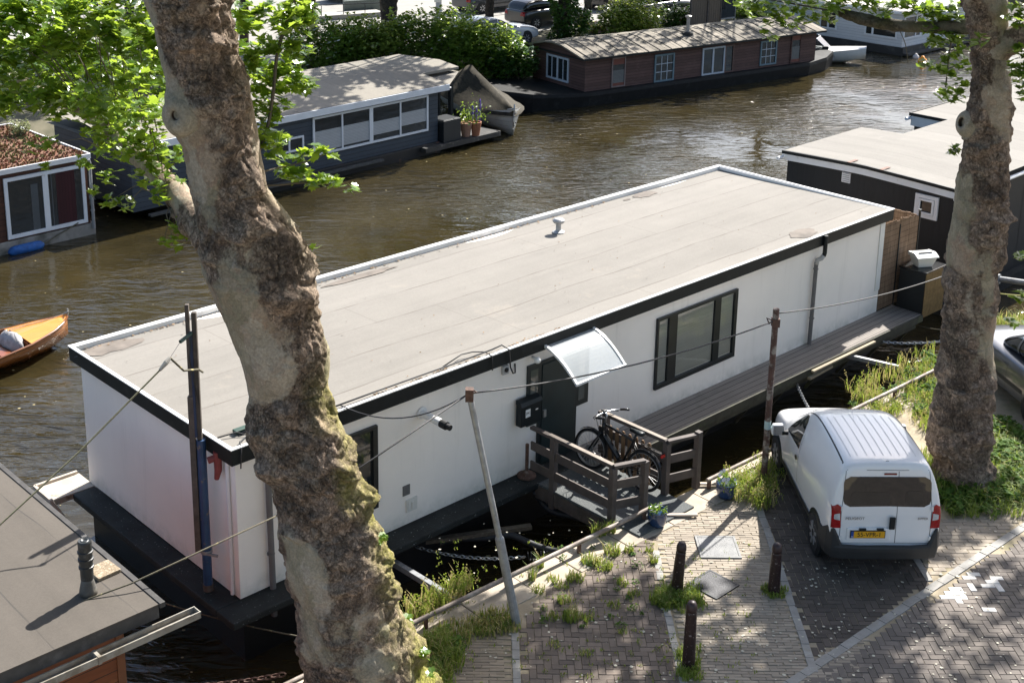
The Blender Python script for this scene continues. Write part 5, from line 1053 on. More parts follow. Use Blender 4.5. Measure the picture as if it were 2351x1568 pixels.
px = thing("planter_box", "black square planter box on the terrace of the blue-grey houseboat", "planter", wld(bb, (LB+.08, -.22, zb-.05)), aB)
m = MB(); m.box(0, .85, 0, .75, 0, .78); m.box(.04, .81, .04, .71, .781, .80); m.build("planter", pm("black_planter", (.012, .015, .017), .45, 0, .2), px, bevel=.01)
for k, (cx_, cy_, lab, flw) in enumerate(((1650, 1095, "pale terracotta pot with leafy shrub next to the black planter box", 0), (1730, 1088, "orange terracotta pot with purple flower spikes on the terrace edge", 1))):
    P = at(*k2(cx_, cy_), WZ+zb-.05); t = thing("flower_pot", lab, "plant pot", P)
    r0 = .21 if not k else .19; m = MB(); m.lathe([(r0*.7, 0), (r0, .42), (r0*1.08, .42), (r0*1.08, .5), (r0*.9, .5), (r0*.88, .45)], (0, 0, 0), 18); m.build("clay_pot", TERRACOTTA if k else pm("pale_terracotta", (.36, .20, .13), .85, 0, .2, 6), t)
    m = MB(); rr = random.Random(20+k)
    for j in range(170):
        p = Vector((rr.gauss(0, .20), rr.gauss(0, .20), .5+abs(rr.gauss(0, .35)))); s_ = rr.uniform(.03, .06); n_ = Vector((rr.uniform(-1, 1), rr.uniform(-1, 1), rr.uniform(.2, 1))).normalized(); u = n_.orthogonal().normalized(); v = n_.cross(u); m.poly([p-u*s_, p+v*s_*.5, p+u*s_, p-v*s_*.5])
    m.build("foliage", MATS["pot_leaf"], t)
    if flw:
        m = MB()
        for sx, h in ((-.12, 1.05), (.14, 1.28), (.02, .95)): m.lathe([(.012, .4), (.02, h-.3), (.045, h-.25), (.03, h), (.005, h+.06)], (sx, sx*.3, 0), 8)
        m.build("flower_spike", pm("purple_petals", (.16, .10, .38), .6, 0, .3, 20), t)

# -- tarpaulin-covered boat moored behind the terrace
bw_ = at(1178, 312, WZ); ctr = at(1095, 268, WZ); dv = bw_-ctr; aT = math.atan2(dv.y, dv.x)
tb = thing("covered_motorboat", "white-hulled boat under a sagging brown tarpaulin next to the terrace pots", "boat", bw_, aT)
hs = [(.0, .03, .0, 1.0), (-.3, .34, -.1, .92), (-.8, .68, -.15, .86), (-1.6, .98, -.2, .82), (-3.0, 1.08, -.2, .80), (-5.0, 1.0, -.2, .80)]
m = MB(); m.loft([hullsec(*h) for h in hs], False, False); m.build("hull", lm("white_clinker_hull", (.50, .50, .47), 'Z', .17, .012, (.22, .22, .20), .5, .15, 3, (1, 1, 1), .004, dirt=(.25, .22, .17), dlo=.6, dhi=.75), tb, smooth=True)
m = MB(); rr = random.Random(9); secs = []
for x, w, top in ((.06, .06, 1.0), (-.3, .44, 1.08), (-.8, .80, 1.2), (-1.3, 1.04, 1.32), (-1.9, 1.12, 1.48), (-2.6, 1.16, 1.66), (-3.3, 1.17, 1.82), (-3.9, 1.18, 1.95), (-4.3, 1.14, 1.85), (-5.1, 1.08, 1.5)):
    sec = []
    for k in range(13):
        f = -1+2*k/12; z = .80+(top-.80)*(1-abs(f)**.9)+.05*noise.noise((x*2.2, f*3, 1)); sec.append(Vector((x+.04*noise.noise((x*3, f*5, 2)), w*f*1.02, z-(.06 if abs(f) > .95 else 0)-.05*math.sin(x*9)**2*abs(f)*(1-abs(f))*4)))
    secs.append(sec)
m.loft(secs, False, False); m.build("tarpaulin", pm("brown_tarpaulin", (.024, .020, .013), .8, 0, .3, 2.5, .5, 6, spec=.2, col2=(.058, .049, .032), stretch=(1, 4, 1)), tb, smooth=True)
m = MB(); m.tube([(.04, -.04, .5), (.08, 0, 1.0), (.02, .02, 1.18)], .03, 6); m.tube([(-.1, -.2, .98), (.12, 0, 1.06), (-.1, .2, .98)], .022, 6)
for k in range(7): m.lathe([(.03, 0), (.03, .05)], (.09+.01*(k % 2), .05*(k % 3-1), .25+.12*k), 6)
m.build("bow_rail", pm("steel_bow_rail", (.45, .45, .44), .3, .6, .2), tb)

# -- red-brown barge houseboat
a0, a1 = at(1330, 244.7, WZ), at(1866, 168, WZ); dR = a1-a0; aR = math.atan2(dR.y, dR.x)
rb = thing("red_brown_houseboat", "red-brown plank houseboat with ribbed felt roof on a black barge hull", "houseboat", (a0.x, a0.y, WZ), aR)
P0_ = wallpt(rb, 1342, 211.5, 0); P1_ = wallpt(rb, 1870, 139.8, 0); Pt = wallpt(rb, 1344, 130, 0); bz = (P0_.z+P1_.z)/2; rx0, rx1 = P0_.x, P1_.x; tz = Pt.z
WR = endpt(rb, 1223, 175, rx0).y; WR = max(3.2, min(4.4, WR))
RSID = lm("red_brown_siding", (.105, .058, .048), 'Z', .125, .012, (.040, .018, .015), .75, .28, 5, (.8, 6, 6), .012, dirt=(.145, .085, .072), dlo=.52, dhi=.72)
m = MB(); m.prism([(rx0, 0, bz), (rx0, WR, bz), (rx0, WR, tz-.03), (rx0, WR*.62, tz+.27), (rx0, WR*.38, tz+.27), (rx0, 0, tz-.03)], (rx1-rx0, 0, 0)); m.build("wall", RSID, rb)
TAR = pm("tarred_black_hull", (.007, .0075, .008), .65, 0, .45, 3, .3, 12, spec=.25, dirt=(.026, .028, .027), dscale=2.2, lo=.55, hi=.75)
m = MB(); secs = []
for x, w, lift in ((-3.9, .25, .40), (-3.3, 1.0, .28), (-2.3, 1.75, .16), (-1.0, WR/2+.12, .06), (.3, WR/2+.26, .0), (rx1*.5, WR/2+.28, 0), (rx1-.6, WR/2+.26, .0), (rx1+.9, WR/2-.1, .05), (rx1+2.0, WR/2-.7, .15)):
    c_ = WR/2; top = bz+lift
    secs.append([Vector((x, c_-w, top)), Vector((x, c_-w-.03, top-.14)), Vector((x, c_-w+.10, -.6)), Vector((x, c_+w-.10, -.6)), Vector((x, c_+w+.03, top-.14)), Vector((x, c_+w, top))])
m.loft(secs); m.build("hull", TAR, rb)
RRF = lm("ribbed_mossy_felt", (.215, .188, .148), 'X', .62, .035, (.055, .050, .042), .9, .3, 2.0, (1, 1, 1), .03, dirt=(.095, .085, .062), dlo=.50, dhi=.64)
m = MB(); xs0, xs1 = rx0-.3, rx1+.35
prof = [(-.28, tz-.05), (WR*.34, tz+.30), (WR*.5, tz+.345), (WR*.66, tz+.30), (WR+.28, tz-.05)]
rr = random.Random(5); NX = 46; g = [[Vector((xs0+(xs1-xs0)*i/NX, y, z+.02*noise.noise((i*.3, y, 7)))) for y, z in prof] for i in range(NX+1)]
m.loft([s+[p-Vector((0, 0, .06)) for p in reversed(s)] for s in g]); m.build("roof", RRF, rb)
m = MB(); x = rx0
while x < rx1: 
    for i in range(2): m.bar((x, prof[i][0]+.01, prof[i][1]+.012), (x, prof[i+1][0], prof[i+1][1]+.012), .035, .022)
    x += .62
m.build("roof_batten", pm("dark_batten", (.075, .066, .055), .9, 0, .3, 8), rb)
m = MB(); m.box(xs0, xs1, -.29, -.262, tz-.13, tz-.06); m.box(xs0-.01, xs0+.03, -.26, WR+.26, tz-.12, tz-.06); m.build("eaves_board", BLACKFASCIA, rb)
BWF = pm("blue_green_frame", (.14, .21, .24), .6, 0, .12, 6); WWF = pm("dull_white_frame", (.46, .50, .54), .5, 0, .08, 6)
q = [wallpt(rb, *k3(*p), 0) for p in ((878, 358), (1010, 352), (1000, 525), (875, 545))]
def nine(q):
    u0, u1 = (q[0].x+q[3].x)/2, (q[1].x+q[2].x)/2; z0, z1 = (q[2].z+q[3].z)/2, (q[0].z+q[1].z)/2; d = (u1-u0-.14)/3; e = (z1-z0-.14)/3
    w = window(rb, u0, u1, z0, z1, (), (), fw=.07, fmat=BWF, out=.05)
    wpart(rb, "glazing_bar", WWF, [(u0+.07+d*k-.014, u0+.07+d*k+.014, -.034, -.0125, z0+.07, z1-.07) for k in (1, 2)]+[(u0+.07, u1-.07, -.032, -.013, z0+.07+e*k-.014, z0+.07+e*k+.014) for k in (1, 2)], w)
nine(q); nine([wallpt(rb, *k3(*p), 0) for p in ((1575, 268), (1685, 265), (1672, 420), (1568, 435))])
q = [wallpt(rb, *k3(*p), 0) for p in ((1195, 318), (1342, 302), (1330, 480), (1193, 497), (1400, 300))]
zl, zh = (q[2].z+q[3].z)/2, (q[0].z+q[1].z)/2
window(rb, q[0].x, q[1].x, zl, zh, ((q[0].x*.52+q[1].x*.48, .09),), fw=.07, fmat=WWF)
window(rb, q[1].x+.01, q[4].x, zl, zh, (), fw=.05, fmat=pm("brown_frame", (.13, .075, .06), .6, 0, .15), name="sliding_panel")
for pts, nm in ((((597, 380), (688, 375), (680, 598), (592, 603)), "a"), (((1775, 225), (1840, 220), (1835, 408), (1770, 415)), "b")):
    q = [wallpt(rb, *k3(*p), 0) for p in pts]; u0, u1 = (q[0].x+q[3].x)/2, (q[1].x+q[2].x)/2; z1 = (q[0].z+q[1].z)/2
    dd = window(rb, u0, u1, bz+.03, z1, (), fw=.05, fmat=pm("door_frame_grey", (.22, .17, .155), .6, 0, .15) if nm == "a" else RSID, gmat=GLASS, name="door")
    [wpart(rb, "door_panel", pm("red_door_panel", (.17, .052, .035), .6, 0, .15), [b_], dd) for b_ in ((u0+.05, u1-.05, -.03, -.0125, z1-.30, z1-.05), (u0+.05, u1-.05, -.03, -.0125, bz+.08, bz+.2))]; wpart(rb, "curtain", pm("grey_net_curtain", (.15, .15, .14), .8, 0, .15, 12), [(u0+.06, u1-.06, -.02, -.0126, bz+.2, bz+.2+(z1-bz)*.42)], dd)
q = [endpt(rb, *k3(*p), rx0) for p in ((175, 352), (320, 385), (318, 548), (172, 508))]
u0, u1 = (q[1].y+q[2].y)/2, (q[0].y+q[3].y)/2
window(rb, min(u0, u1), max(u0, u1), (q[2].z+q[3].z)/2, (q[0].z+q[1].z)/2, ((u0*.25+u1*.75, .03), (u0*.5+u1*.5, .09), (u0*.75+u1*.25, .03)), fw=.08, fmat=WWF, face='end', y=rx0)
sv = wallpt(rb, *k3(1095, 268), WR*.25)
m = MB(); z0 = tz+.10; m.lathe([(.33, 0), (.33, .05), (.26, .10), (.24, .2), (.16, .24)], (sv.x, WR*.25, z0), 10); st2 = m.build("stovepipe_base", pm("tar_lump", (.03, .028, .024), .9, 0, .4, 9, .6, 14), rb)
m = MB(); m.lathe([(.075, .2), (.075, .85), (.14, .86), (.15, .92), (.05, .96)], (sv.x, WR*.25, z0), 12); m.build("stovepipe", pm("dull_steel_pipe", (.33, .31, .29), .5, .3, .2, 10), st2)
m = MB(); m.tube([(-3.4, WR/2-.5, bz+.5), (-6.5, WR/2+.5, bz+.15)], .045, 6); m.tube([(-3.2, WR/2-.7, bz+.2), (-4.6, WR/2-1.5, -.3)], .05, 6); m.build("bowsprit_spar", DARKWOOD, rb)

# -- white houseboat in the upper right
wk = at(2068.5, 128.4, WZ); aW = R(42.8)
wbt = thing("white_plank_houseboat", "white plank houseboat with dark hull in the upper right behind the motorboat", "houseboat", wk, aW)
hb_ = riseto(wk, 2068.5, 110).z-WZ; ht = riseto(wk, 2071, 68).z-WZ+.75
WSID = lm("white_siding", (.62, .64, .66), 'Z', .14, .010, (.34, .36, .38), .6, .05, 3, (1, 1, 1), .008)
m = MB(); m.box(0, 8, 0, 9, hb_, ht); m.build("wall", WSID, wbt)
m = MB(); m.box(-.08, 8, -.12, 9, -.6, hb_-.002); m.box(-.5, -.081, -.3, 9, hb_-.5, hb_-.42); m.box(-.08, 8, -.45, -.121, hb_-.36, hb_-.26); m.build("hull", pm("dark_grey_hull", (.030, .031, .032), .65, 0, .25, 3, dirt=(.09, .09, .085), dscale=2), wbt)
m = MB(); m.box(-.28, 8.2, -.28, 9.2, ht+.001, ht+.13); m.build("fascia", WHITEPAINT, wbt)
m = MB(); m.box(-.22, 8.1, -.22, 9.1, ht+.131, ht+.16); m.build("roof", pm("light_roof_tiles", (.34, .31, .28), .85, 0, .25, 5, .4, 12), wbt)
for pts in (((495, 75), (612, 100), (610, 212), (493, 188)), ((805, 103), (1028, 150), (1026, 274), (805, 240))):
    q = [endpt(wbt, *k4(*p), 0) for p in pts]; y0, y1 = sorted(((q[0].y+q[3].y)/2, (q[1].y+q[2].y)/2)); z0, z1 = (q[2].z+q[3].z)/2, (q[0].z+q[1].z)/2
    window(wbt, y0, y1, z0, max(z1, z0+1.0), (((y0+y1)/2 if y1-y0 < 1.6 else y1-.45, .10),), fw=.08, face='end', y=0)
q = [wallpt(wbt, *k4(*p), 0) for p in ((1075, 115), (1195, 90), (1195, 248), (1075, 272))]
window(wbt, q[0].x, q[1].x, (q[2].z+q[3].z)/2, (q[2].z+q[3].z)/2+1.15, ((q[0].x*.3+q[1].x*.7, .09),), fw=.08)
# motorboat and dinghy beside it
mbow = at(*k4(690, 437), WZ); mst = at(*k4(505, 425), WZ); dv = mbow-mst; aM = math.atan2(dv.y, dv.x)
mo = thing("motorboat", "small white motorboat with raked windscreen between the red-brown and white houseboats", "boat", mbow, aM)
hs = [(.75, .03, .48, .74), (.35, .26, .22, .71), (-.2, .48, .0, .67), (-.9, .72, -.1, .60), (-1.8, .85, -.15, .56), (-3.2, .85, -.15, .55)]
m = MB(); m.loft([hullsec(x, w, zk, zg, .82) for x, w, zk, zg in hs], False, False); m.build("hull", pm("gelcoat_hull", (.60, .60, .58), .25, 0, .08, 2, dirt=(.35, .33, .28), dscale=2, lo=.6, hi=.8), mo, smooth=True)
m = MB(); m.loft([[Vector((x, -w, zg+.01)), Vector((x, -w*.5, zg+.10)), Vector((x, 0, zg+.13)), Vector((x, w*.5, zg+.10)), Vector((x, w, zg+.01))] for x, w, zk, zg in hs], False, False); m.build("deck", pm("gelcoat_deck", (.74, .72, .69), .25, 0, .04), mo, smooth=True)
m = MB(); m.loft([[Vector((-1.0, -.55, .70)), Vector((-.85, 0, .72)), Vector((-1.0, .55, .70))], [Vector((-1.55, -.62, 1.18)), Vector((-1.40, 0, 1.22)), Vector((-1.55, .62, 1.18))]], False, False); m.loft([[Vector((-1.0, -.55, .70)), Vector((-2.3, -.70, .68))], [Vector((-1.55, -.62, 1.18)), Vector((-2.4, -.68, .95))]], False, False)
wsn = m.build("windscreen", glass("boat_windscreen", (.30, .33, .34), .75), mo)
m = MB(); m.tube([(-1.55, -.62, 1.18), (-1.40, 0, 1.22), (-1.55, .62, 1.18)], .02, 6); m.tube([(-1.0, -.55, .70), (-1.55, -.62, 1.18), (-2.4, -.68, .95)], .018, 6); m.build("screen_frame", WHITE_ALU, wsn)
gd = at(*k4(500, 440), WZ); dg_ = thing("dinghy", "grey dinghy with a black outboard motor tucked behind the red-brown houseboat", "boat", gd, aM+.1)
m = MB(); hs = [(.6, .05, .2, .55), (.2, .4, 0, .5), (-.5, .62, -.05, .45), (-1.6, .66, -.05, .45)]; m.loft([hullsec(*h) for h in hs], False, False); m.loft([[Vector((x, -w, zg)), Vector((x, 0, zg-.05)), Vector((x, w, zg))] for x, w, zk, zg in hs], False, False); m.build("hull", pm("grey_dinghy", (.30, .28, .27), .6, 0, .25, 4), dg_)
m = MB(); m.box(.0, .28, -.12, .14, .55, .85); m.tube([(.14, 0, .55), (.2, 0, .2)], .05, 6); m.tube([(.0, 0, .75), (-.4, .1, .8)], .025, 6); m.build("outboard_motor", DARKMETAL, dg_, bevel=.03)
for px_, r_, mt, lab in (((1152, 403), .16, pm("dull_white_buoy", (.55, .52, .50), .5, 0, .15), "small white mooring buoy left of the orange buoy"), ((1197, 436), .23, pm("orange_buoy", (.80, .30, .015), .4, 0, .08), "bright orange mooring buoy floating in the canal"), ((1243, 352), .13, pm("pale_green_buoy", (.50, .56, .48), .5, 0, .1), "pale float close to the white plank houseboat hull")):
    P = at(*k4(*px_), WZ); m = MB(); m.lathe([(.02, -.1), (r_*.8, -.05), (r_, r_*.3), (r_*.85, r_*.8), (r_*.4, r_*1.1), (r_*.3, r_*1.45), (r_*.1, r_*1.5)], (0, 0, 0), 14); m.v = [tuple(Vector(v)+P) for v in m.v]
    solo(m, "buoy", mt, lab, "buoy", P, smooth=True)

# -- dark houseboats on the right with pale roofs
DZ = 2.2
r0 = at(1796.6, 343.6, DZ); aD = R(44.0)
db = thing("black_houseboat", "black plank houseboat with pale low-pitched roof and white edge right of the white houseboat", "houseboat", (r0.x, r0.y, WZ), aD)     # local: x along the canal, y=0 is its canal-side edge, the near edge is y<0
zr = DZ-WZ
pF = flat(db, 2192, 440, zr); pB = flat(db, 1978, 290, zr); pN = flat(db, 2085, 305, zr); WD = -pF.y
BLKS = lm("black_board_siding", (.011, .013, .016), 'Y', .16, .008, (.008, .009, .010), .6, .25, 3, (4, 4, .5), .006)
ridge = -WD*.47
def roofz(y): return zr+.09*(1-min(1, abs(y-ridge)/(WD*.5)))**.8 - .04
LD = 11.0; xb = pB.x; yn = pN.y
m = MB()
for (xa, xz, ya, yb) in ((.0, xb, 0, yn), (.0, LD, yn, -WD)):
    n = 10
    for i in range(n):
        y0, y1 = ya+(yb-ya)*i/n, ya+(yb-ya)*(i+1)/n
        m.add([(xa, y0, roofz(y0)), (xa, y1, roofz(y1)), (xz, y1, roofz(y1)), (xz, y0, roofz(y0))], [(0, 1, 2, 3)])
PALE = felt("pale_right_felt", (.205, .193, .173), .98, .1, 'X', (.12, .11, .10), .022, False, (.36, .33, .29), .3)
m.build("roof", PALE, db)
def endwall(m, x0, x1, off, zt0, zt1, ya=-.0, yb=None, n=16):
    yb = -WD if yb is None else yb
    for i in range(n):
        y0, y1 = ya+(yb-ya)*i/n, ya+(yb-ya)*(i+1)/n
        m.prism([(x0, y0, roofz(y0)+zt0), (x0, y1, roofz(y1)+zt0), (x0, y1, roofz(y1)+zt1), (x0, y0, roofz(y0)+zt1)], (x1-x0, 0, 0))
m = MB(); endwall(m, -.03, .05, 0, -.07, .015); m.build("roof_edge", BLACKFASCIA, db)
m = MB(); endwall(m, .0, .07, 0, -.24, -.071); m.build("fascia", WHITEPAINT, db)
m = MB()
n = 16; pts = [(.10, -WD*i/n, roofz(-WD*i/n)-.10) for i in range(n+1)]; pts[0] = (.10, -.12, roofz(-.12)-.10); pts[-1] = (.10, -WD+.12, roofz(-WD)-.10)
m.prism([(.10, pts[0][1], .3)]+pts+[(.10, pts[-1][1], .3)], (xb-.2, 0, 0)); m.box(xb-.15, LD-.1, -WD+.12, yn-.12, .3, zr-.12); m.build("wall", BLKS, db, recalc=True)
m = MB(); m.box(-.1, LD, -WD-.1, .05, -.6, .298); m.build("hull", CONC, db)
m = MB(); m.tube([(-.22, -.02, zr-.20), (.6, -.02, zr-.20)], .05, 8); m.tube([(-.22, -WD+.0, zr-.22), (LD, -WD+.0, zr-.22)], .05, 8); m.build("gutter", WHITEPAINT, db)
for y in (ridge+.35, ridge-.55): wpart(db, "roof_strap", pm("rust_strap", (.16, .085, .06), .8, 0, .2), [(-.04, .35, y-.05, y+.05, roofz(y)+.016, roofz(y)+.022)])
q = [endpt(db, *k4(*p), .1) for p in ((1155, 1325), (1315, 1362), (1300, 1525), (1145, 1478))]
yy = sorted(((q[0].y+q[3].y)/2, (q[1].y+q[2].y)/2)); z0, z1 = (q[2].z+q[3].z)/2, (q[0].z+q[1].z)/2
w = window(db, yy[0], yy[1], z0, z1, (), fw=.09, face='end', y=.1, out=.05); wpart(db, "inner_frame", WHITEPAINT, [(.035, .065, yy[0]+.1, yy[1]-.1, z0+.1, z0+.15), (.035, .065, yy[0]+.1, yy[1]-.1, z1-.15, z1-.1), (.035, .065, yy[0]+.1, yy[0]+.15, z0+.15, z1-.15), (.035, .065, yy[1]-.15, yy[1]-.1, z0+.15, z1-.15)], w)
q = endpt(db, *k4(677, 1222), .1); wv = wpart(db, "wall_vent", WHITEPAINT, [(.06, .098, q.y-.12, q.y+.12, q.z-.13, q.z+.13)]); wpart(db, "vent_slat", pm("vent_grey", (.35, .36, .37), .6), [(.05, .06, q.y-.10, q.y+.10, q.z-.10+k*.05, q.z-.08+k*.05) for k in range(5)], wv)
s0 = at(2091.8, 260, DZ-.05); d2_ = thing("black_houseboat", "further black houseboat with pale roof seen past the left of the right tree trunk", "houseboat", (s0.x, s0.y, WZ), R(43))
m = MB(); m.box(0, 9, -4.8, 0, zr-.07, zr-.05); m.build("roof", PALE, d2_)
m = MB(); m.box(-.03, 9, .001, .04, zr-.14, zr-.03); m.box(-.04, .0, -4.8, .04, zr-.12, zr-.03); m.build("roof_edge", BLACKFASCIA, d2_)
m = MB(); m.box(-.01, .06, -4.75, -.02, zr-.42, zr-.121); m.build("fascia", WHITEPAINT, d2_)
m = MB(); m.box(.08, 9, -4.7, -.1, .3, zr-.08); m.build("wall", BLKS, d2_); m = MB(); m.box(.0, 9, -4.8, .0, -.6, .298); m.build("hull", CONC, d2_)
m = MB(); m.tube([(-.22, .02, zr-.2), (9, .02, zr-.2)], .05, 8); m.build("gutter", WHITEPAINT, d2_)
# -- things standing on the far bank
pf = thing("plank_fence", "weathered brown plank fence on the far bank behind the red-brown houseboat", "fence", at(1618, 62, 0), R(38))
m = MB()
for k in range(13): m.box(-1.05+k*.165, -1.05+k*.165+.155, 0, .03, -.3, 2.6+.03*(k % 3))
m.build("planks", pm("brown_planks", (.125, .095, .068), .85, 0, .35, 5, .4, 30, stretch=(8, 8, .6)), pf)
m = MB(); m.box(-1.12, -1.06, -.03, .05, -.3, 2.7); m.box(1.1, 1.16, -.03, .05, -.3, 2.7); m.box(.1, .16, -.05, 0, -.3, 2.7); m.build("fence_post", DARKWOOD, pf)
gf = thing("glazed_frame", "dark glazed frame standing right of the brown plank fence", "frame", at(1668, 50, 0), R(38)); m = MB(); m.box(-.6, .6, 0, .02, .2, 2.4); m.build("pane", GLASS, gf); m = MB(); m.box(-.64, -.6, -.02, .04, 0, 2.44); m.box(.6, .64, -.02, .04, 0, 2.44); m.box(-.6, .6, -.02, .04, .12, .2); m.build("frame", GREYSTEEL, gf)
sgp = thing("sign_post", "white-stickered grey post at the top of the far bank", "post", at(1007, 45, 0)); m = MB(); m.tube([(0, 0, -.2), (0, 0, 3.2)], .16, 10); m.build("post", pm("grey_post", (.32, .34, .36), .6, .1, .1), sgp); m = MB(); m.box(-.22, .1, -.20, -.17, .9, 1.9); pn_ = m.build("notice", pm("white_notice", (.66, .66, .64), .6, 0, .1), sgp)
m = MB()
for k in range(3): m.box(-.17+k*.09, -.12+k*.09, -.205, -.201, 1.05, 1.16); m.box(-.17+k*.09, -.11+k*.09, -.205, -.201, 1.28, 1.34)
m.build("notice_print", pm("dark_red_print", (.12, .03, .03), .6), pn_)
jt = thing("grey_pontoon", "flat grey pontoon with low rail behind the far hedge", "pontoon", at(805, 40, -.0), R(28))
m = MB(); m.box(-1.9, 1.6, -.6, .5, -.3, .25); m.build("deck", pm("grey_pontoon_deck", (.30, .29, .265), .8, 0, .12, 3), jt); m = MB(); m.box(-.1, 2.1, .6, .8, .0, .75); m.build("side_panel", pm("green_grey_panel", (.13, .15, .135), .7, 0, .1), jt)
m = MB(); m.tube([(-1.9, -.5, .8), (1.6, -.5, .72)], .025, 6)
for x in (-1.8, -.6, .6, 1.5): m.tube([(x, -.5, .25), (x, -.5, .76)], .02, 6)
m.build("rail", DARKMETAL, jt)
# ---------------------------------------------------------------- trees, leaves, hedges, grass
def barkmat(name, pale, mid, dark, moss, mossamt=1.0):
    b = NB(name); at_ = b.n.new("ShaderNodeAttribute"); at_.attribute_name = "bark"; s = b.sep(at_.outputs["Color"]); rough_, crack, mossm = s[0], s[1], s[2]
    fine = b.noise(34, 5, .72); sp = b.noise(9, 6, .7)
    wv = b.n.new("ShaderNodeTexNoise"); b.L(b.obj, wv.inputs["Vector"]); wv.inputs["Scale"].default_value = 5; wv.inputs["Detail"].default_value = 6; wv.inputs["Roughness"].default_value = .65
    wm = b.n.new("ShaderNodeMix"); wm.data_type = 'VECTOR'; wm.inputs[0].default_value = .30; b.L(b.obj, wm.inputs[4]); b.L(wv.outputs["Color"], wm.inputs[5]); wvec = wm.outputs[1]
    def cells(sc, st): return b.sep(b.voro(sc, 'F1', b.map((1, 1, st), src=wvec), "Color"))[0]
    cA, cB, cC = cells(4.2, .55), cells(11, .6), cells(30, .7)
    m_ = lambda c, k: tuple(x*y for x, y in zip(c, k))
    P1 = b.ramp(cA, [(0, m_(pale, (.80, .82, .76))), (.28, pale), (.5, m_(pale, (.66, .68, .58))), (.7, m_(pale, (.92, .86, .80))), (.88, m_(mid, (1.05, 1, .95)))], 'CONSTANT')
    P2 = b.ramp(cB, [(0, m_(pale, (.9, .88, .84))), (.3, m_(pale, (.70, .70, .64))), (.55, m_(pale, (1.08, 1.05, 1.0))), (.8, m_(mid, (1.1, 1.08, 1.02)))], 'CONSTANT')
    smooth_c = b.mix(.45, P1, P2)
    R1 = b.ramp(cB, [(0, mid), (.3, m_(mid, (1.35, 1.32, 1.28))), (.55, m_(mid, (.68, .66, .64))), (.78, m_(pale, (.74, .70, .66)))], 'CONSTANT'); R2 = b.ramp(cC, [(0, m_(mid, (.75, .72, .7))), (.35, m_(mid, (1.25, 1.22, 1.2))), (.7, m_(mid, (.95, .92, .9)))], 'CONSTANT')
    rough_c = b.mix(.5, R1, R2); rough_c = b.mix(b.ramp(sp, [(.50, 0.0), (.66, .75)]), rough_c, dark)
    rz = b.ramp(b.math('ADD', rough_, b.math('MULTIPLY', b.math('SUBTRACT', sp, .5), .8)), [(.42, 0.0), (.58, 1.0)])
    c = b.mix(rz, smooth_c, rough_c)
    c = b.mix(1.0, c, b.ramp(fine, [(.25, .62), (.75, 1.25)]), 'MULTIPLY')
    vo = b.voro(11, 'DISTANCE_TO_EDGE', b.map((1, 1, .6), src=wvec)); vo2 = b.voro(30, 'DISTANCE_TO_EDGE', b.map((1, 1, .7), src=wvec))
    ck = b.math('MULTIPLY', b.math('MAXIMUM', b.ramp(vo, [(.0, .9), (.035, 0.0)]), b.math('MULTIPLY', b.ramp(vo2, [(.0, .9), (.07, 0.0)]), .8)), b.math('ADD', b.math('MULTIPLY', rz, .6), .12))
    c = b.mix(ck, c, m_(dark, (.5, .5, .5))); c = b.mix(b.math('MULTIPLY', crack, b.ramp(fine, [(.3, 1.0), (.7, .55)])), c, m_(dark, (.38, .38, .38)))
    c = b.mix(b.math('MULTIPLY', mossm, b.math('MULTIPLY', b.ramp(b.noise(11, 6, .7), [(.3, .25), (.6, 1.0)]), mossamt)), c, b.mix(fine, m_(moss, (.6, .6, .6)), moss))
    b.col(c).set(.9, 0, .25); h = b.math('SUBTRACT', b.math('ADD', b.math('MULTIPLY', fine, .5), b.math('MULTIPLY', b.math('ADD', cC, cB), b.math('ADD', b.math('MULTIPLY', rz, .35), .08))), b.math('ADD', ck, b.math('MULTIPLY', crack, .4)))
    b.bump(h, .9, .028); return b.m
def fbm(p, o=4, r=.5):
    return noise.fractal(p, 1.0, 2.0, o)
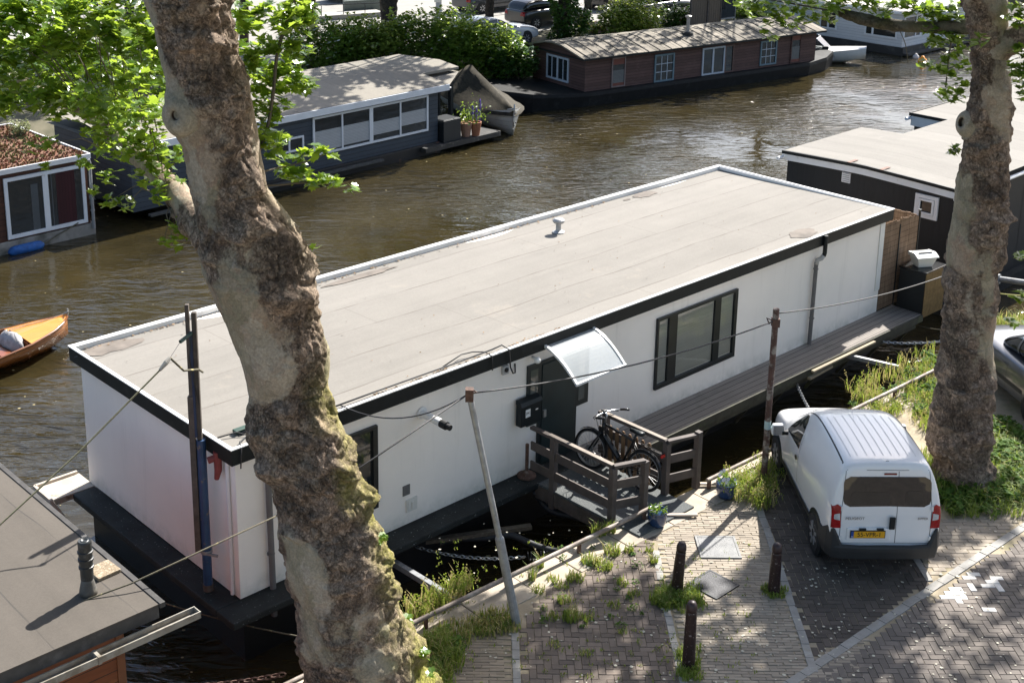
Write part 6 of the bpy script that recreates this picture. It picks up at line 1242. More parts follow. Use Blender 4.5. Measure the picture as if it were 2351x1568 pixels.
def trunk(name, edges, base, mat, parent, knobs=(), seg=150, rings=430, amp=1.0, seed=0.0, moss_dir=None, ztop=None, robias=-.06):
    """edges: survey of the silhouette, (row, left, right) in photo pixels, laid on the vertical plane through the base"""
    n = Vector((base.x, base.y, 0)).normalized(); C = []
    for y, xl, xr in edges:
        a, b2 = onplane(xl, y, base, n), onplane(xr, y, base, n); C.append(((a+b2)/2, (a-b2).length/2))
    C.sort(key=lambda c: c[0].z)
    if ztop:
        d = (C[-1][0]-C[-3][0]).normalized(); k = (ztop-C[-1][0].z)/max(d.z, .3); C.append((C[-1][0]+d*k*.5, C[-1][1]*.92)); C.append((C[-2][0]+d*k*.5, C[-1][1]*.8))
    zs = [c[0].z for c in C]; side = Vector((n.y, -n.x, 0))
    def cen(z):
        i = max(1, min(len(C)-1, next((k for k in range(len(C)) if zs[k] > z), len(C)-1))); t = max(0.0, min(1.0, (z-zs[i-1])/max(1e-6, zs[i]-zs[i-1])))
        t2 = t*t*(3-2*t)*.5+t*.5
        return C[i-1][0].lerp(C[i][0], t2), C[i-1][1]*(1-t2)+C[i][1]*t2
    z0, z1 = zs[0], zs[-1]; vs = []; cols = []
    for j in range(rings+1):
        z = z0+(z1-z0)*j/rings; c, r = cen(z)
        for i in range(seg):
            a = 2*math.pi*i/seg; o = side*math.cos(a)-n*math.sin(a)         # a = 90 deg faces the camera
            p = Vector((math.cos(a)*r, math.sin(a)*r, z))+Vector((seed, seed*1.7, 0))
            big = fbm(p*1.1+Vector((3, 1, 0)), 3)*.045*amp
            ro = max(0, min(1, .5+robias+max(0, min(.3, (4.6-z)*.12))+1.7*fbm(Vector((p.x*1.0, p.y*1.0, z*.62+9)), 3)))
            q = Vector((p.x*2.6, p.y*2.6, z*3.0)); rid = 1-abs(fbm(q+Vector((0, 0, 20)), 4))*1.7
            lump = max(0, fbm(Vector((p.x*2.3, p.y*2.3, z*2.4+40)), 3))
            fine = fbm(p*11, 4)*.016+fbm(Vector((p.x*26, p.y*26, p.z*20)), 3)*.007
            bu = fbm(Vector((p.x*1.5, p.y*1.5, z*2.9+60)), 3); bur = .09*max(0, bu+.05)*(1+.8*fbm(p*7, 3)); dk = max(0, min(1, (-bu-.02)*3.2))*ro
            fold = (1-abs(math.sin(z*9+fbm(p*1.8, 3)*5)))**2*-.022*ro*max(0, min(1, .5+2*fbm(p*.9+Vector((0, 0, 80)), 2)))
            d = big+ro*(lump*.16+bur-.035-max(0, (rid-.84))*.22)*amp+fold+fine*(.35+ro)
            crack = max(0, min(1, (rid-.84)*4.5))*ro*.7; crack = max(crack, dk*.75)
            for (ka, kz, kr, kh, hole) in knobs:
                da = (a-R(ka)+math.pi) % (2*math.pi)-math.pi; dd = math.hypot(da*r, (z-kz)); 
                if dd < kr*1.6:
                    f = max(0, 1-(dd/(kr*1.6))**2); d = d*(1-f)+kh*f**1.2; ro = ro*(1-f*.9); crack *= 1-f
                    if hole:
                        hz = math.hypot(da*r*1.2, (z-kz+.0)*.75)
                        if hz < hole: d -= .12*(1-(hz/hole)**4); crack = 1; ro = 1
            vs.append(c+o*(r+d))
            mo = 0.0
            if moss_dir is not None: mo = max(0, min(1, ((o.dot(moss_dir)-.36)*2.2+.9*fbm(p*1.5+Vector((7, 7, 7)), 3))*max(.08, min(.62, (5.4-z)/2.4))))
            cols.append((ro, crack, mo, 1))
    m = MB(); fs = [(j*seg+i, j*seg+(i+1) % seg, (j+1)*seg+(i+1) % seg, (j+1)*seg+i) for j in range(rings) for i in range(seg)]
    b0 = FRM[parent.name].translation; m.add([v-b0 for v in vs], fs); o_ = m.build(name, mat, parent, smooth=True)
    ca = o_.data.color_attributes.new("bark", 'FLOAT_COLOR', 'POINT'); ca.data.foreach_set("color", [x for c in cols for x in c])
    return o_, cen
def limb(name, pts, r, mat, parent, seed=0, n=24, amp=.02, rough=.35, moss=0.0, steps=10):
    P = smoothpts([Vector(p) for p in pts], steps); k = len(P); rad = []
    for i in range(k):
        f = i/(k-1)*(len(r)-1); j = min(int(f), len(r)-2); rad.append(r[j]+(r[j+1]-r[j])*(f-j))
    m = MB(); m.tube(P, rad, n); b0 = FRM[parent.name].translation; out = []; cols = []
    for idx, v in enumerate(m.v):
        v = Vector(v); c = P[idx//n]; d = (v-c); d.normalize(); e = fbm(v*3.1, 3)*amp+fbm(v*9, 3)*amp*.4; out.append(tuple(v+d*e-b0)); cols.append((max(0, min(1, rough+fbm(v*2, 2))), 0, max(0, min(1, moss+fbm(v*2.5, 2)*.6 if moss else 0)), 1))
    m.v = out; o_ = m.build(name, mat, parent, smooth=True); ca = o_.data.color_attributes.new("bark", 'FLOAT_COLOR', 'POINT'); ca.data.foreach_set("color", [x for c in cols for x in c]); return o_
HALF = [(0, 0), (.15, -.07), (.43, -.02), (.33, .16), (.60, .36), (.37, .42), (.41, .63), (.19, .60), (0, 1.0)]
SIMPLE = [(0, 0), (.35, .08), (.48, .42), (.2, .62), (0, 1.0)]
def leaf(m, p, s_, rr, droop=.35, half=HALF, tilt=1.0):
    az = rr.uniform(0, 2*math.pi); el = -droop*rr.uniform(-.4, 1.6); f = Vector((math.cos(az)*math.cos(el), math.sin(az)*math.cos(el), math.sin(el)))
    up = (Vector((rr.gauss(0, .45*tilt), rr.gauss(0, .45*tilt), 1))+SUN*.35); x = f.cross(up).normalized(); nrm = x.cross(f); fold = rr.uniform(.05, .4); curl = rr.uniform(-.1, .25)
    base = len(m.v); k = len(half)
    vs = [p+f*((y-.45)*s_)+x*(u*s_)+nrm*((u*fold-curl*y*y)*s_) for u, y in half]+[p+f*((y-.45)*s_)-x*(u*s_)+nrm*((u*fold-curl*y*y)*s_) for u, y in half[1:-1]]
    m.add(vs, [tuple(range(k)), tuple([0]+[k-1]+[k+i for i in range(k-2)][::-1])])
def clump(m, c, r, n, rr, size=(.11, .19), half=HALF, droop=.35, flatten=.8):
    for _ in range(n):
        while True:
            d = Vector((rr.uniform(-1, 1), rr.uniform(-1, 1), rr.uniform(-1, 1)))
            if d.length < 1: break
        leaf(m, c+Vector((d.x*r, d.y*r, d.z*r*flatten)), rr.uniform(*size), rr, droop, half)
def shift(m, b0): m.v = [tuple(Vector(v)-b0) for v in m.v]; return m
LEAF_L = leafmat("plane_tree_leaf", (.042, .108, .016), (.165, .265, .038), (.48, .66, .065), .44, .25, .7)
LEAF_D = leafmat("shade_plane_leaf", (.045, .105, .014), (.135, .220, .028), (.42, .60, .06), .32, .30, .6)
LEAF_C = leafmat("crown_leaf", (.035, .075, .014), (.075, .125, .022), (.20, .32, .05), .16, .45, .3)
LEAF_F = leafmat("far_leaf", (.028, .060, .014), (.075, .120, .026), (.22, .32, .05), .32, .35, .5)
BUSH1 = leafmat("hedge_leaf", (.055, .115, .024), (.165, .245, .048), (.50, .66, .10), .45, .22, .9)
BUSH2 = leafmat("light_bush_leaf", (.095, .155, .034), (.250, .315, .070), (.56, .66, .12), .45, .25, .8)
IVY = leafmat("ivy_leaf", (.022, .065, .014), (.075, .145, .024), (.2, .36, .04), .22, .30, .6)

# --- the big leaning tree
tlB = at(850, 1645, 0); BARK = barkmat("plane_bark", (.43, .375, .30), (.325, .25, .192), (.10, .072, .054), (.36, .35, .06))
TL = thing("plane_tree", "big leaning plane tree with knobbly burred trunk and a round knot hole", "tree", tlB)
ED = [(0, 333, 523), (60, 355, 530), (100, 362, 537), (207, 384, 576), (334, 420, 598), (434, 434, 618), (520, 450, 676), (575, 458, 708), (623, 467, 724), (690, 500, 728), (723, 516, 731), (806, 549, 759), (890, 566, 754), (957, 564, 774), (1045, 590, 815), (1079, 606, 830), (1130, 625, 846), (1189, 642, 857), (1282, 650, 890), (1349, 668, 906), (1396, 678, 914), (1444, 684, 938), (1476, 688, 955), (1533, 694, 968), (1568, 695, 988), (1645, 690, 1030), (1700, 660, 1075)]
nL = Vector((tlB.x, tlB.y, 0)).normalized()
zk = onplane(402, 262, tlB, nL).z
mossd = (Vector((.92, .25, 0)))
trk, cenL = trunk("trunk", ED, tlB, BARK, TL, knobs=[(150, zk, .22, .07, 0)], seg=190, rings=560, seed=1.3, moss_dir=mossd, ztop=12.8)
def knot(t, c, axis, k, mat, hole=1.0):
    A = Vector(axis).normalized().to_track_quat('Z', 'Y').to_matrix().to_4x4(); m = MB(); b0 = FRM[t.name].translation
    pr_ = [(.36, -.30), (.335, -.16), (.30, -.05), (.255, .03), (.20, .075), (.15, .092), (.10, .09), (.068*hole, .075), (.055*hole, .045), (.05*hole, -.05), (.02, -.08)]
    m.lathe([(r*k, z*k) for r, z in pr_], (0, 0, 0), 40, A); o = []
    for i, v in enumerate(m.v):
        v = Vector(v); d = fbm(v*4+Vector((3, 3, 3)), 3)*.05*k; o.append(tuple(v*(1+fbm(v*2.2, 2)*.10)+v.normalized()*d*.4+Vector(c)-b0))
    m.v = o; ob = m.build("knot", mat, t, smooth=True); ca = ob.data.color_attributes.new("bark", 'FLOAT_COLOR', 'POINT')
    ca.data.foreach_set("color", [x for i in range(len(m.v)) for x in ((.0 if i//40 < 8 else 1.0), (0.0 if i//40 < 8 else 1.0), 0, 1)])
sideL = Vector((nL.y, -nL.x, 0))
knot(TL, onplane(408, 266, tlB-nL*.33, nL), -nL*.85-sideL*.45+Vector((0, 0, .10)), .78, BARK)
# limb to the left, with its twigs
def tL(px, py, dd=0.0): return atdist(px, py, tlB.y+dd)
# trunk leans in the plane facing the viewer; limbs leave it backwards
def dep(px, py): 
    d = ray(px, py); return onplane(px, py, tlB, nL)
def back(P, k): return P+nL*k                                         # further from the viewer
def pt(px, py, k): d = ray(px, py); q = onplane(px, py, tlB+nL*k, nL); return q
limb("limb", [pt(480, 560, -.0), pt(432, 480, .5), pt(385, 425, 1.1), pt(310, 350, 1.9), pt(235, 285, 2.7), pt(130, 225, 3.4), pt(-40, 150, 4.3)], [.16, .15, .135, .12, .10, .075, .05], BARK, TL, amp=.025)
limb("limb", [pt(445, 520, .3), pt(428, 492, .6), pt(405, 478, .7)], [.16, .14, .10], BARK, TL, amp=.04)
rr = random.Random(21); fol = MB(); tw = MB()
spine = [pt(385, 425, 1.1), pt(310, 350, 1.9), pt(235, 285, 2.7), pt(130, 225, 3.4), pt(-40, 150, 4.3)]
def twig(a, b2, r=.014):
    mid = a.lerp(b2, .5)+Vector((rr.uniform(-.1, .1), rr.uniform(-.1, .1), .12)); tw.tube([a, mid, b2], [r, r*.7, r*.3], 5)
cl = []
for py in range(-60, 345, 42):
    for px in range(-50, 420, 46):
        if px > 405: continue
        dens = 1.0
        if py > 240 and px > 300: dens = .9
        if py > 275 and px < 210: continue
        if px < 120 and py > 200: dens = .75
        if 205 < px < 300 and -10 < py < 35: dens = .25
        if 190 < px < 260 and 260 < py < 345: dens = .85
        if rr.random() < dens*1.0: cl.append((px+rr.uniform(-22, 22), py+rr.uniform(-20, 20), rr.uniform(.3, 3.6), rr.uniform(.22, .32), rr.randint(62, 86)))
for px, py, k, r_, n_ in cl+[(110, 330, 1.5, .16, 12), (70, 345, 1.6, .12, 8), (200, 365, 1.2, .14, 14), (250, 405, 1.1, .14, 14), (100, 385, 1.4, .09, 5), (255, 460, .9, .12, 10), (290, 470, .9, .13, 9), (215, 440, 1.0, .09, 6), (330, 395, 1.0, .2, 22), (370, 380, .9, .18, 20), (385, 430, .8, .18, 20), (365, 455, .7, .13, 12), (350, 345, 1.0, .2, 22), (400, 350, .8, .15, 16), (410, 515, .4, .12, 12), (432, 500, .35, .08, 6), (400, 560, .35, .11, 9), (375, 555, .3, .05, 3), (410, 535, .4, .1, 7), (425, 540, .35, .07, 4)]:
    c = pt(px, py, k); clump(fol, c, r_, n_, rr, (.075, .155)); a = min(spine, key=lambda s: (s-c).length); (twig(a.lerp(c, .35), c, .009) if rr.random() < .45 else None)
right = [(560, 20), (590, 60), (620, 25), (650, 60), (680, 15), (690, 60), (575, 110), (610, 120), (650, 110), (685, 110), (665, 150), (600, 165), (640, 165), (630, 205), (670, 195), (600, 225), (640, 240), (615, 270), (600, 310), (625, 320), (575, 190), (660, 30), (700, 35), (545, 60), (560, 150), (690, 190)]
for px, py in right:
    c = pt(px+rr.uniform(-8, 8), py+rr.uniform(-8, 8), rr.uniform(.2, 1.2)); clump(fol, c, .17, 30, rr, (.085, .165))
tw.tube(smoothpts([pt(690, -30, .6), pt(640, 110, .6), pt(628, 210, .5), pt(612, 300, .4), pt(575, 400, .1)]), [.02]*25, 5); tw.tube(smoothpts([pt(640, 90, .6), pt(680, 40, .7), pt(720, -20, .9)]), .012, 5)
tw.tube(smoothpts([pt(560, 430, .2), pt(640, 425, .4), pt(700, 420, .5), pt(770, 425, .6)]), .011, 5); tw.tube(smoothpts([pt(585, 400, .2), pt(640, 385, .4), pt(700, 372, .5), pt(750, 352, .5)]), .010, 5)
for px, py, n_ in ((625, 355, 5), (650, 370, 6), (680, 365, 8), (705, 360, 8), (735, 345, 8), (755, 350, 6), (640, 395, 5), (665, 400, 9), (690, 400, 8), (715, 415, 9), (745, 420, 9), (770, 420, 8), (800, 430, 7), (690, 385, 5)):
    clump(fol, pt(px, py, .5), .10, n_, rr, (.09, .17))
for px, py, n_ in ((725, 565, 2), (880, 1240, 6), (975, 1500, 10), (985, 1545, 4), (945, 1420, 4), (860, 1085, 0)):
    if n_: clump(fol, pt(px, py, -.15), .07, n_, rr, (.07, .13))
b0 = FRM[TL.name].translation
shift(fol, b0).build("foliage", LEAF_L, TL); shift(tw, b0).build("twig", pm("twig_bark", (.12, .10, .07), .85, 0, .2, 8), TL)

# --- the upright tree on the right, and its crown above
trB = at(2215, 1098, 0); TR = thing("plane_tree", "upright plane tree with ringed trunk between the van and the silver car", "tree", trB)
ED2 = [(0, 2203, 2317), (17, 2202, 2318), (60, 2222, 2318), (100, 2230, 2316), (187, 2229, 2320), (240, 2222, 2320), (280, 2214, 2320), (320, 2212, 2319), (384, 2199, 2320), (450, 2194, 2316), (491, 2191, 2313), (548, 2176, 2314), (615, 2171, 2300), (698, 2164, 2291), (782, 2155, 2280), (880, 2151, 2282), (930, 2142, 2281), (960, 2134, 2282), (990, 2131, 2279), (1020, 2137, 2278), (1060, 2146, 2276), (1098, 2140, 2290), (1125, 2115, 2310)]
nR = Vector((trB.x, trB.y, 0)).normalized(); zk2 = onplane(2208, 282, trB, nR).z
trk2, cenR = trunk("trunk", ED2, trB, BARK, TR, knobs=[(150, zk2, .20, .06, 0)], seg=150, rings=420, seed=5.1, amp=.8, moss_dir=None, ztop=9.6, robias=.10)
knot(TR, onplane(2214, 283, trB-nR*.20, nR), -nR*.62-Vector((nR.y, -nR.x, 0))*.75+Vector((0, 0, .2)), .72, BARK, 2.0)
def pr(px, py, k): return onplane(px, py, trB+nR*k, nR)
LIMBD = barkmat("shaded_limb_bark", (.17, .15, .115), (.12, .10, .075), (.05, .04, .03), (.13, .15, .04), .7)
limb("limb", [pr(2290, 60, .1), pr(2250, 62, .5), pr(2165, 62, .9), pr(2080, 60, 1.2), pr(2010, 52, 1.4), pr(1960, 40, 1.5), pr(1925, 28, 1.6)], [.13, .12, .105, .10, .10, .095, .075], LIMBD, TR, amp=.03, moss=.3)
limb("limb", [pr(2265, 130, 0), pr(2320, 95, -.1), pr(2370, 70, -.2), pr(2480, 20, -.2)], [.26, .20, .17, .14], BARK, TR, amp=.03)
fol = MB(); rr = random.Random(33)
def twg(pts, r, n): m = MB(); m.tube(pts, r, n); shift(m, FRM[TR.name].translation).build("twig", MATS["twig_bark"], TR)
for px, py, r_, n_, k in [(1700, 5, .2, 14, 1.7), (1730, 20, .22, 18, 1.6), (1760, 30, .2, 16, 1.5), (1790, 25, .22, 18, 1.7), (1820, 15, .2, 16, 1.5), (1850, 30, .2, 18, 1.6), (1880, 20, .2, 16, 1.7), (1910, 20, .2, 16, 1.5), (1940, 10, .2, 16, 1.6), (1990, 5, .2, 16, 1.7), (1760, 60, .1, 5, 1.5), (1800, 55, .12, 8, 1.5), (1765, 78, .10, 6, 1.5), (1775, 90, .06, 3, 1.5), (1840, 52, .1, 6, 1.5), (1825, 60, .08, 4, 1.5), (1875, 45, .08, 5, 1.5), (1905, 45, .08, 4, 1.5),
        (2010, 20, .15, 10, 1.4), (2035, 30, .1, 6, 1.2), (2090, 10, .16, 14, 1.0), (2130, 20, .2, 20, .9), (2160, 35, .22, 26, .9), (2190, 30, .2, 22, .8), (2170, 75, .2, 22, .9), (2195, 90, .16, 16, .7), (2150, 95, .16, 12, .9), (2210, 120, .12, 10, .5), (2180, 125, .14, 12, .8), (2215, 155, .13, 10, .4), (2190, 165, .14, 12, .6), (2160, 165, .12, 9, .8), (2140, 155, .1, 6, .9), (2120, 145, .08, 5, 1.0), (2200, 195, .12, 9, .4), (2175, 205, .1, 7, .6), (2160, 225, .1, 6, .7), (2205, 225, .1, 6, .3), (2190, 235, .07, 4, .4), (2245, 92, .12, 7, -.7), (2195, 345, .1, 9, .0), (2185, 350, .06, 4, .1), (2145, 60, .2, 18, 1.1), (2100, 30, .14, 10, 1.0), (2060, 12, .15, 12, 1.2),
        (2335, 40, .2, 20, -.4), (2350, 15, .2, 20, -.3), (2330, 115, .12, 8, -.5), (2345, 140, .16, 16, -.4), (2330, 165, .12, 9, -.5), (2350, 180, .14, 12, -.4), (2345, 205, .08, 5, -.5), (2338, 225, .06, 3, -.5), (2345, 590, .08, 7, -.6), (2350, 680, .14, 10, -.7), (2335, 740, .1, 6, -.5)]:
    c = pr(px, py, k); clump(fol, c, r_*1.15, int(n_*1.25), rr, (.11, .20))
twg(smoothpts([pr(2190, 60, .8), pr(2180, 120, .8), pr(2170, 210, .7)]), .014, 5); twg(smoothpts([pr(2200, 150, .5), pr(2160, 160, .8), pr(2110, 145, 1.0)]), .010, 5); twg(smoothpts([pr(2060, 60, 1.2), pr(2078, 100, 1.2), pr(2085, 145, 1.2)]), .007, 5)
twg(smoothpts([pr(1925, 28, 1.6), pr(1850, 15, 1.6), pr(1740, -5, 1.7)]), .016, 5)
# crown above the picture: boughs and clumps that shade the van, the road and the pavement
bough = []; crown = MB()
top = cenR(9.3)[0]
def shade(px, py, z0, z, r_, n_, sz=(.17, .27)):
    g = at(px, py, z0); c = g+SUN*((z-z0)/SUN.z); clump(crown, c, r_, n_, rr, sz, SIMPLE); bough.append(c)
sr_ = random.Random(77)
def shadezone(poly, step, dens, z0=0, zr_=(9.4, 12.5), r_=(.5, .8), n_=(60, 95)):
    xs = [p[0] for p in poly]; ys = [p[1] for p in poly]; y = min(ys)
    while y < max(ys):
        x = min(xs)
        while x < max(xs):
            X, Y = x+sr_.uniform(-.5, .5)*step, y+sr_.uniform(-.35, .35)*step
            if inpoly(X, Y, poly) and sr_.random() < dens: shade(X, Y, z0, sr_.uniform(*zr_), sr_.uniform(*r_), sr_.randint(*n_))
            x += step
        y += step*.6
shadezone([(990, 1450), (1180, 1440), (1190, 1600), (980, 1600)], 75, .8)
shadezone([(1215, 1400), (1530, 1385), (1560, 1600), (1190, 1600)], 118, .66, r_=(.75, 1.05), n_=(120, 170))
shadezone([(1580, 1395), (1790, 1400), (1860, 1500), (1700, 1600), (1570, 1600)], 118, .72, r_=(.7, 1.0), n_=(110, 160))
shadezone([(1840, 1480), (2351, 1420), (2420, 1620), (1820, 1620)], 128, .60, r_=(.8, 1.1), n_=(130, 180))
shadezone([(2090, 1290), (2250, 1250), (2420, 1290), (2420, 1420), (2100, 1420)], 110, .5, r_=(.35, .55), n_=(36, 56))
shadezone([(2140, 1200), (2351, 1110), (2351, 1210), (2170, 1290)], 85, .8)
shadezone([(1800, 945), (2080, 940), (2150, 1075), (1920, 1075)], 46, .85, 1.7, (9.6, 12.0), (.45, .65), (55, 80))
shadezone([(1790, 1290), (2100, 1290), (2110, 1400), (1830, 1480)], 92, .7)
for k in range(330):                                                    # unseen crown clumps over the street, added to block sky light from the paving
    while True:
        c = Vector((rr.uniform(-6, 13), rr.uniform(1.5, 16), rr.uniform(11.4, 15)))
        if (c-O).length > 3.4 and c.z > 12.0-.128*c.y and (c-top).length < 17: break
    g_ = c-SUN*(c.z/SUN.z)
    if g_.y > 13.2: continue
    clump(crown, c, rr.uniform(.7, 1.1), 46, rr, (.24, .36), SIMPLE)
    if k % 3 == 0: bough.append(c)
boughs = MB()
hubs = [top+Vector((-.8, .9, 1.2)), top+Vector((1.6, .5, 1.4)), top+Vector((.4, -1.4, 1.6)), top+Vector((3.0, 2.4, 2.0)), top+Vector((-.5, 3.2, 1.8)), top+Vector((4.5, -.5, 1.8))]
for h in hubs: boughs.tube([top-Vector((0, 0, .3)), top.lerp(h, .5)+Vector((0, 0, .3)), h], [.17, .11, .07], 8)
for c in bough:
    h = min(hubs, key=lambda s: (s-c).length); boughs.tube([h, h.lerp(c, .5)+Vector((0, 0, .15)), c], [.035, .022, .008], 5)
b0 = FRM[TR.name].translation
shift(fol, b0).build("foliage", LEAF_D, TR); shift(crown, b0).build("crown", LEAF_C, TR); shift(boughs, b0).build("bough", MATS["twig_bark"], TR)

# --- far bank trees and bushes
def bush(label, boxes, n, mat, base, group="bushes along the far bank", size=(.06, .13), flowers=0, name="bush", fl_mat=None, stems=True):
    """boxes: ellipsoids (centre px, py, ground z, half-width m, height m, depth m)"""
    t = thing(name, label, "bush", base, 0, group); rr = random.Random(hash(label) % 1000 if False else sum(map(ord, label))); m = MB(); fl = MB(); st_m = MB()
    vol = sum(b_[1]*b_[2] for b_ in boxes)
    for (P, w, h, d) in boxes:
        k = int(n*w*h/vol); sub = [(Vector((rr.uniform(-.75, .75)*w, rr.uniform(-.75, .75)*d, h*rr.uniform(.15, .85))), rr.uniform(.25, .5)*min(w, h)) for _ in range(9)]
        for i in range(k):
            if rr.random() < .55:
                c, r_ = rr.choice(sub); v = Vector((rr.gauss(0, 1), rr.gauss(0, 1), rr.gauss(0, 1))).normalized()*r_*rr.uniform(.75, 1.12); p = P+c+v
            else:
                v = Vector((rr.gauss(0, 1), rr.gauss(0, 1), rr.gauss(0, 1))).normalized()*rr.uniform(.55, 1.06); p = P+Vector((v.x*w, v.y*d, h*.5+v.z*h*.55))
            if p.z < -.9: continue
            leaf(m, p, rr.uniform(*size)*1.8, rr, .3, SIMPLE)
            if flowers and rr.random() < flowers and v.z > -.2 : 
                q = p+Vector((0, -.05, .05)); s_ = rr.uniform(.05, .12); fl.poly([q+Vector((s_*math.cos(a), s_*math.sin(a)*.8, s_*.35*math.sin(a+1))) for a in (0, 1.05, 2.1, 3.14, 4.2, 5.2)])
        for i in range(int(8*w)):
            a = P+Vector((rr.uniform(-1, 1)*w, rr.uniform(-.8, .3)*d, h*rr.uniform(.75, 1.0))); k2_ = rr.uniform(.15, .5)
            for q in range(14): leaf(m, a+Vector((rr.gauss(0, .10), rr.gauss(0, .10), k2_*rr.random())), rr.uniform(*size)*1.8, rr, .3, SIMPLE)
        for i in range(5): a = P+Vector((rr.uniform(-.5, .5)*w, rr.uniform(-.3, .3)*d, -.1)); st_m.tube([a, a+Vector((rr.uniform(-.3, .3), rr.uniform(-.2, .2), h*.6))], [.04, .012], 5)
    b0 = FRM[t.name].translation
    shift(m, b0).build("foliage", mat, t); shift(st_m, b0).build("stem", MATS["twig_bark"], t)
    if fl.v: shift(fl, b0).build("blossom", fl_mat or pm("cream_blossom", (.62, .60, .50), .7, 0, .1), t)
    return t
def bb_(px, pyb, w, h, d=1.1, z=-.35): return (at(px, pyb, z), w, h, d)
bush("dark glossy hedge bush with cream flowers behind the left half of the blue-grey houseboat roof", [bb_(720, 168, 1.5, 2.3), bb_(780, 172, 1.3, 2.2)], 5200, BUSH1, at(740, 170, -.35), flowers=.016)
bush("sunlit hedge bush below the far pollarded trunk", [bb_(850, 168, 1.5, 2.2), bb_(905, 165, 1.2, 2.1)], 5200, BUSH2, at(870, 168, -.35), flowers=.004)
bush("tall glossy hedge bush right of the far pollarded trunk", [bb_(960, 165, 1.4, 2.5), bb_(1015, 162, 1.3, 2.6)], 5600, BUSH1, at(985, 165, -.35), flowers=.01)
bush("dark dense hedge bush above the covered motorboat", [bb_(1075, 175, 1.4, 2.4), bb_(1130, 178, 1.3, 2.2)], 5200, BUSH1, at(1100, 176, -.35), flowers=.003)
bush("low dark bush between the hedge and the red-brown houseboat end", [bb_(1180, 178, 1.0, 1.2, .8), bb_(1150, 180, .8, 1.4, .8)], 2400, IVY, at(1170, 178, -.35))
bush("pale shrub above the ribbed roof near its stovepipe", [bb_(1420, 92, 1.0, 1.6), bb_(1465, 88, 1.3, 2.0), bb_(1440, 75, .9, 1.7)], 4600, BUSH2, at(1440, 90, -.1))
bush("dark shrub with red roses behind the ribbed roof", [bb_(1540, 72, 1.2, 1.1), bb_(1585, 66, .8, 1.0)], 2000, IVY, at(1560, 70, -.1), flowers=.015, fl_mat=pm("red_rose", (.40, .03, .05), .6, 0, .2))
bush("garden shrub behind the red-brown roof under the overhanging leaves", [bb_(1690, 52, 1.1, 1.3), bb_(1740, 48, 1.1, 1.2), bb_(1800, 44, 1.0, 1.0)], 3200, BUSH1, at(1745, 48, -.1), flowers=.01)
bush("small shrub with dry pink flowers at the foot of the ivy column", [bb_(1360, 88, .7, .7)], 900, BUSH2, at(1360, 88, -.1), flowers=.25, fl_mat=pm("dry_pink", (.34, .20, .14), .8, 0, .2))
bush("feathery pale grass bush on the corner of the planted roof", [(wld(sb_, (-.35, 3.3, H2+.03)), .28, .42, .26)], 420, leafmat("pale_grass_leaf", (.16, .19, .08), (.30, .32, .16), (.3, .34, .12), .3, .6), wld(sb_, (-.35, 3.3, H2+.03)), None, (.02, .05))
bush("overgrown bush left of the blue-grey houseboat behind the planted roof", [bb_(300, 210, 1.6, 2.2), bb_(180, 230, 1.6, 2.0), bb_(60, 240, 1.6, 2.0)], 5200, BUSH1, at(200, 225, -.35))
# ivy column
ib = at(1295, 92, 0); iv = thing("ivy_tree", "trunk wrapped in dark ivy standing between the black estate and the ribbed roof", "tree", ib); rr = random.Random(55); m = MB()
for i in range(3600):
    z = rr.uniform(.0, 2.9); a = rr.uniform(0, 6.3); r_ = (.62+.22*math.sin(z*2.3+a)+.15*math.sin(a*3+z))*rr.uniform(.75, 1.08)*(1.05 if z < 2 else .95); leaf(m, Vector((r_*math.cos(a), r_*math.sin(a), z)), rr.uniform(.10, .20), rr, .5, SIMPLE)
for i in range(300): leaf(m, Vector((1.0+rr.gauss(0, .15), rr.gauss(0, .2), .9+rr.gauss(0, .3))), rr.uniform(.1, .2), rr, .5, SIMPLE)
m.build("foliage", IVY, iv); BARK2 = barkmat("far_bark", (.15, .125, .10), (.095, .075, .058), (.04, .032, .026), (.1, .1, .03))
limb("trunk", [ib, ib+Vector((0, 0, 2.2)), ib+Vector((.25, .1, 3.2)), ib+Vector((.5, .2, 6))], [.32, .34, .42, .35], BARK2, iv, amp=.05, rough=.8)
def fartree(px, py, label, pts, r, crown, n=4200, shear=0.0, boughs=9, crownr=3.8, seed=1, extra=()):
    P = at(px, py, -.1); t = thing("far_tree", label, "tree", P, 0, "trees on the far bank"); rr = random.Random(seed); b0 = P
    limb("trunk", [P+Vector(p) for p in pts], r, BARK2, t, amp=.06, rough=.85)
    top = P+Vector(pts[-1]); m = MB(); bo = MB()
    for k in range(boughs):
        a = 2*math.pi*k/boughs+rr.uniform(-.3, .3); e = top+Vector((math.cos(a)*crownr*rr.uniform(.6, 1), math.sin(a)*crownr*rr.uniform(.6, 1), rr.uniform(.6, 5.5))); mid = top.lerp(e, .5)+Vector((0, 0, .4))
        bo.tube([top-Vector((0, 0, .3)), mid, e], [r[-1]*.62, r[-1]*.4, .05], 7)
        for q in range(8):
            s_ = mid.lerp(e, rr.random()); e2 = s_+Vector((rr.uniform(-1.6, 1.6), rr.uniform(-1.6, 1.6), rr.uniform(-.2, 1.8))); bo.tube([s_, e2], [.06, .02], 5)
            if e2.z > crown: clump(m, e2, rr.uniform(.6, 1.1), n//(boughs*6), rr, (.20, .36), SIMPLE)
    for c in extra:
        c = Vector(c); s_ = top.lerp(c, .35)+Vector((rr.uniform(-.8, .8), rr.uniform(-.8, .8), .4)); bo.tube([top-Vector((0, 0, .3)), s_, s_.lerp(c, .6)+Vector((0, 0, .3)), c], [.12, .09, .05, .015], 5); clump(m, c, rr.uniform(.5, 1.0), 46, rr, (.18, .32), SIMPLE)
    shift(bo, b0).build("bough", BARK2, t); shift(m, b0).build("foliage", LEAF_F, t)
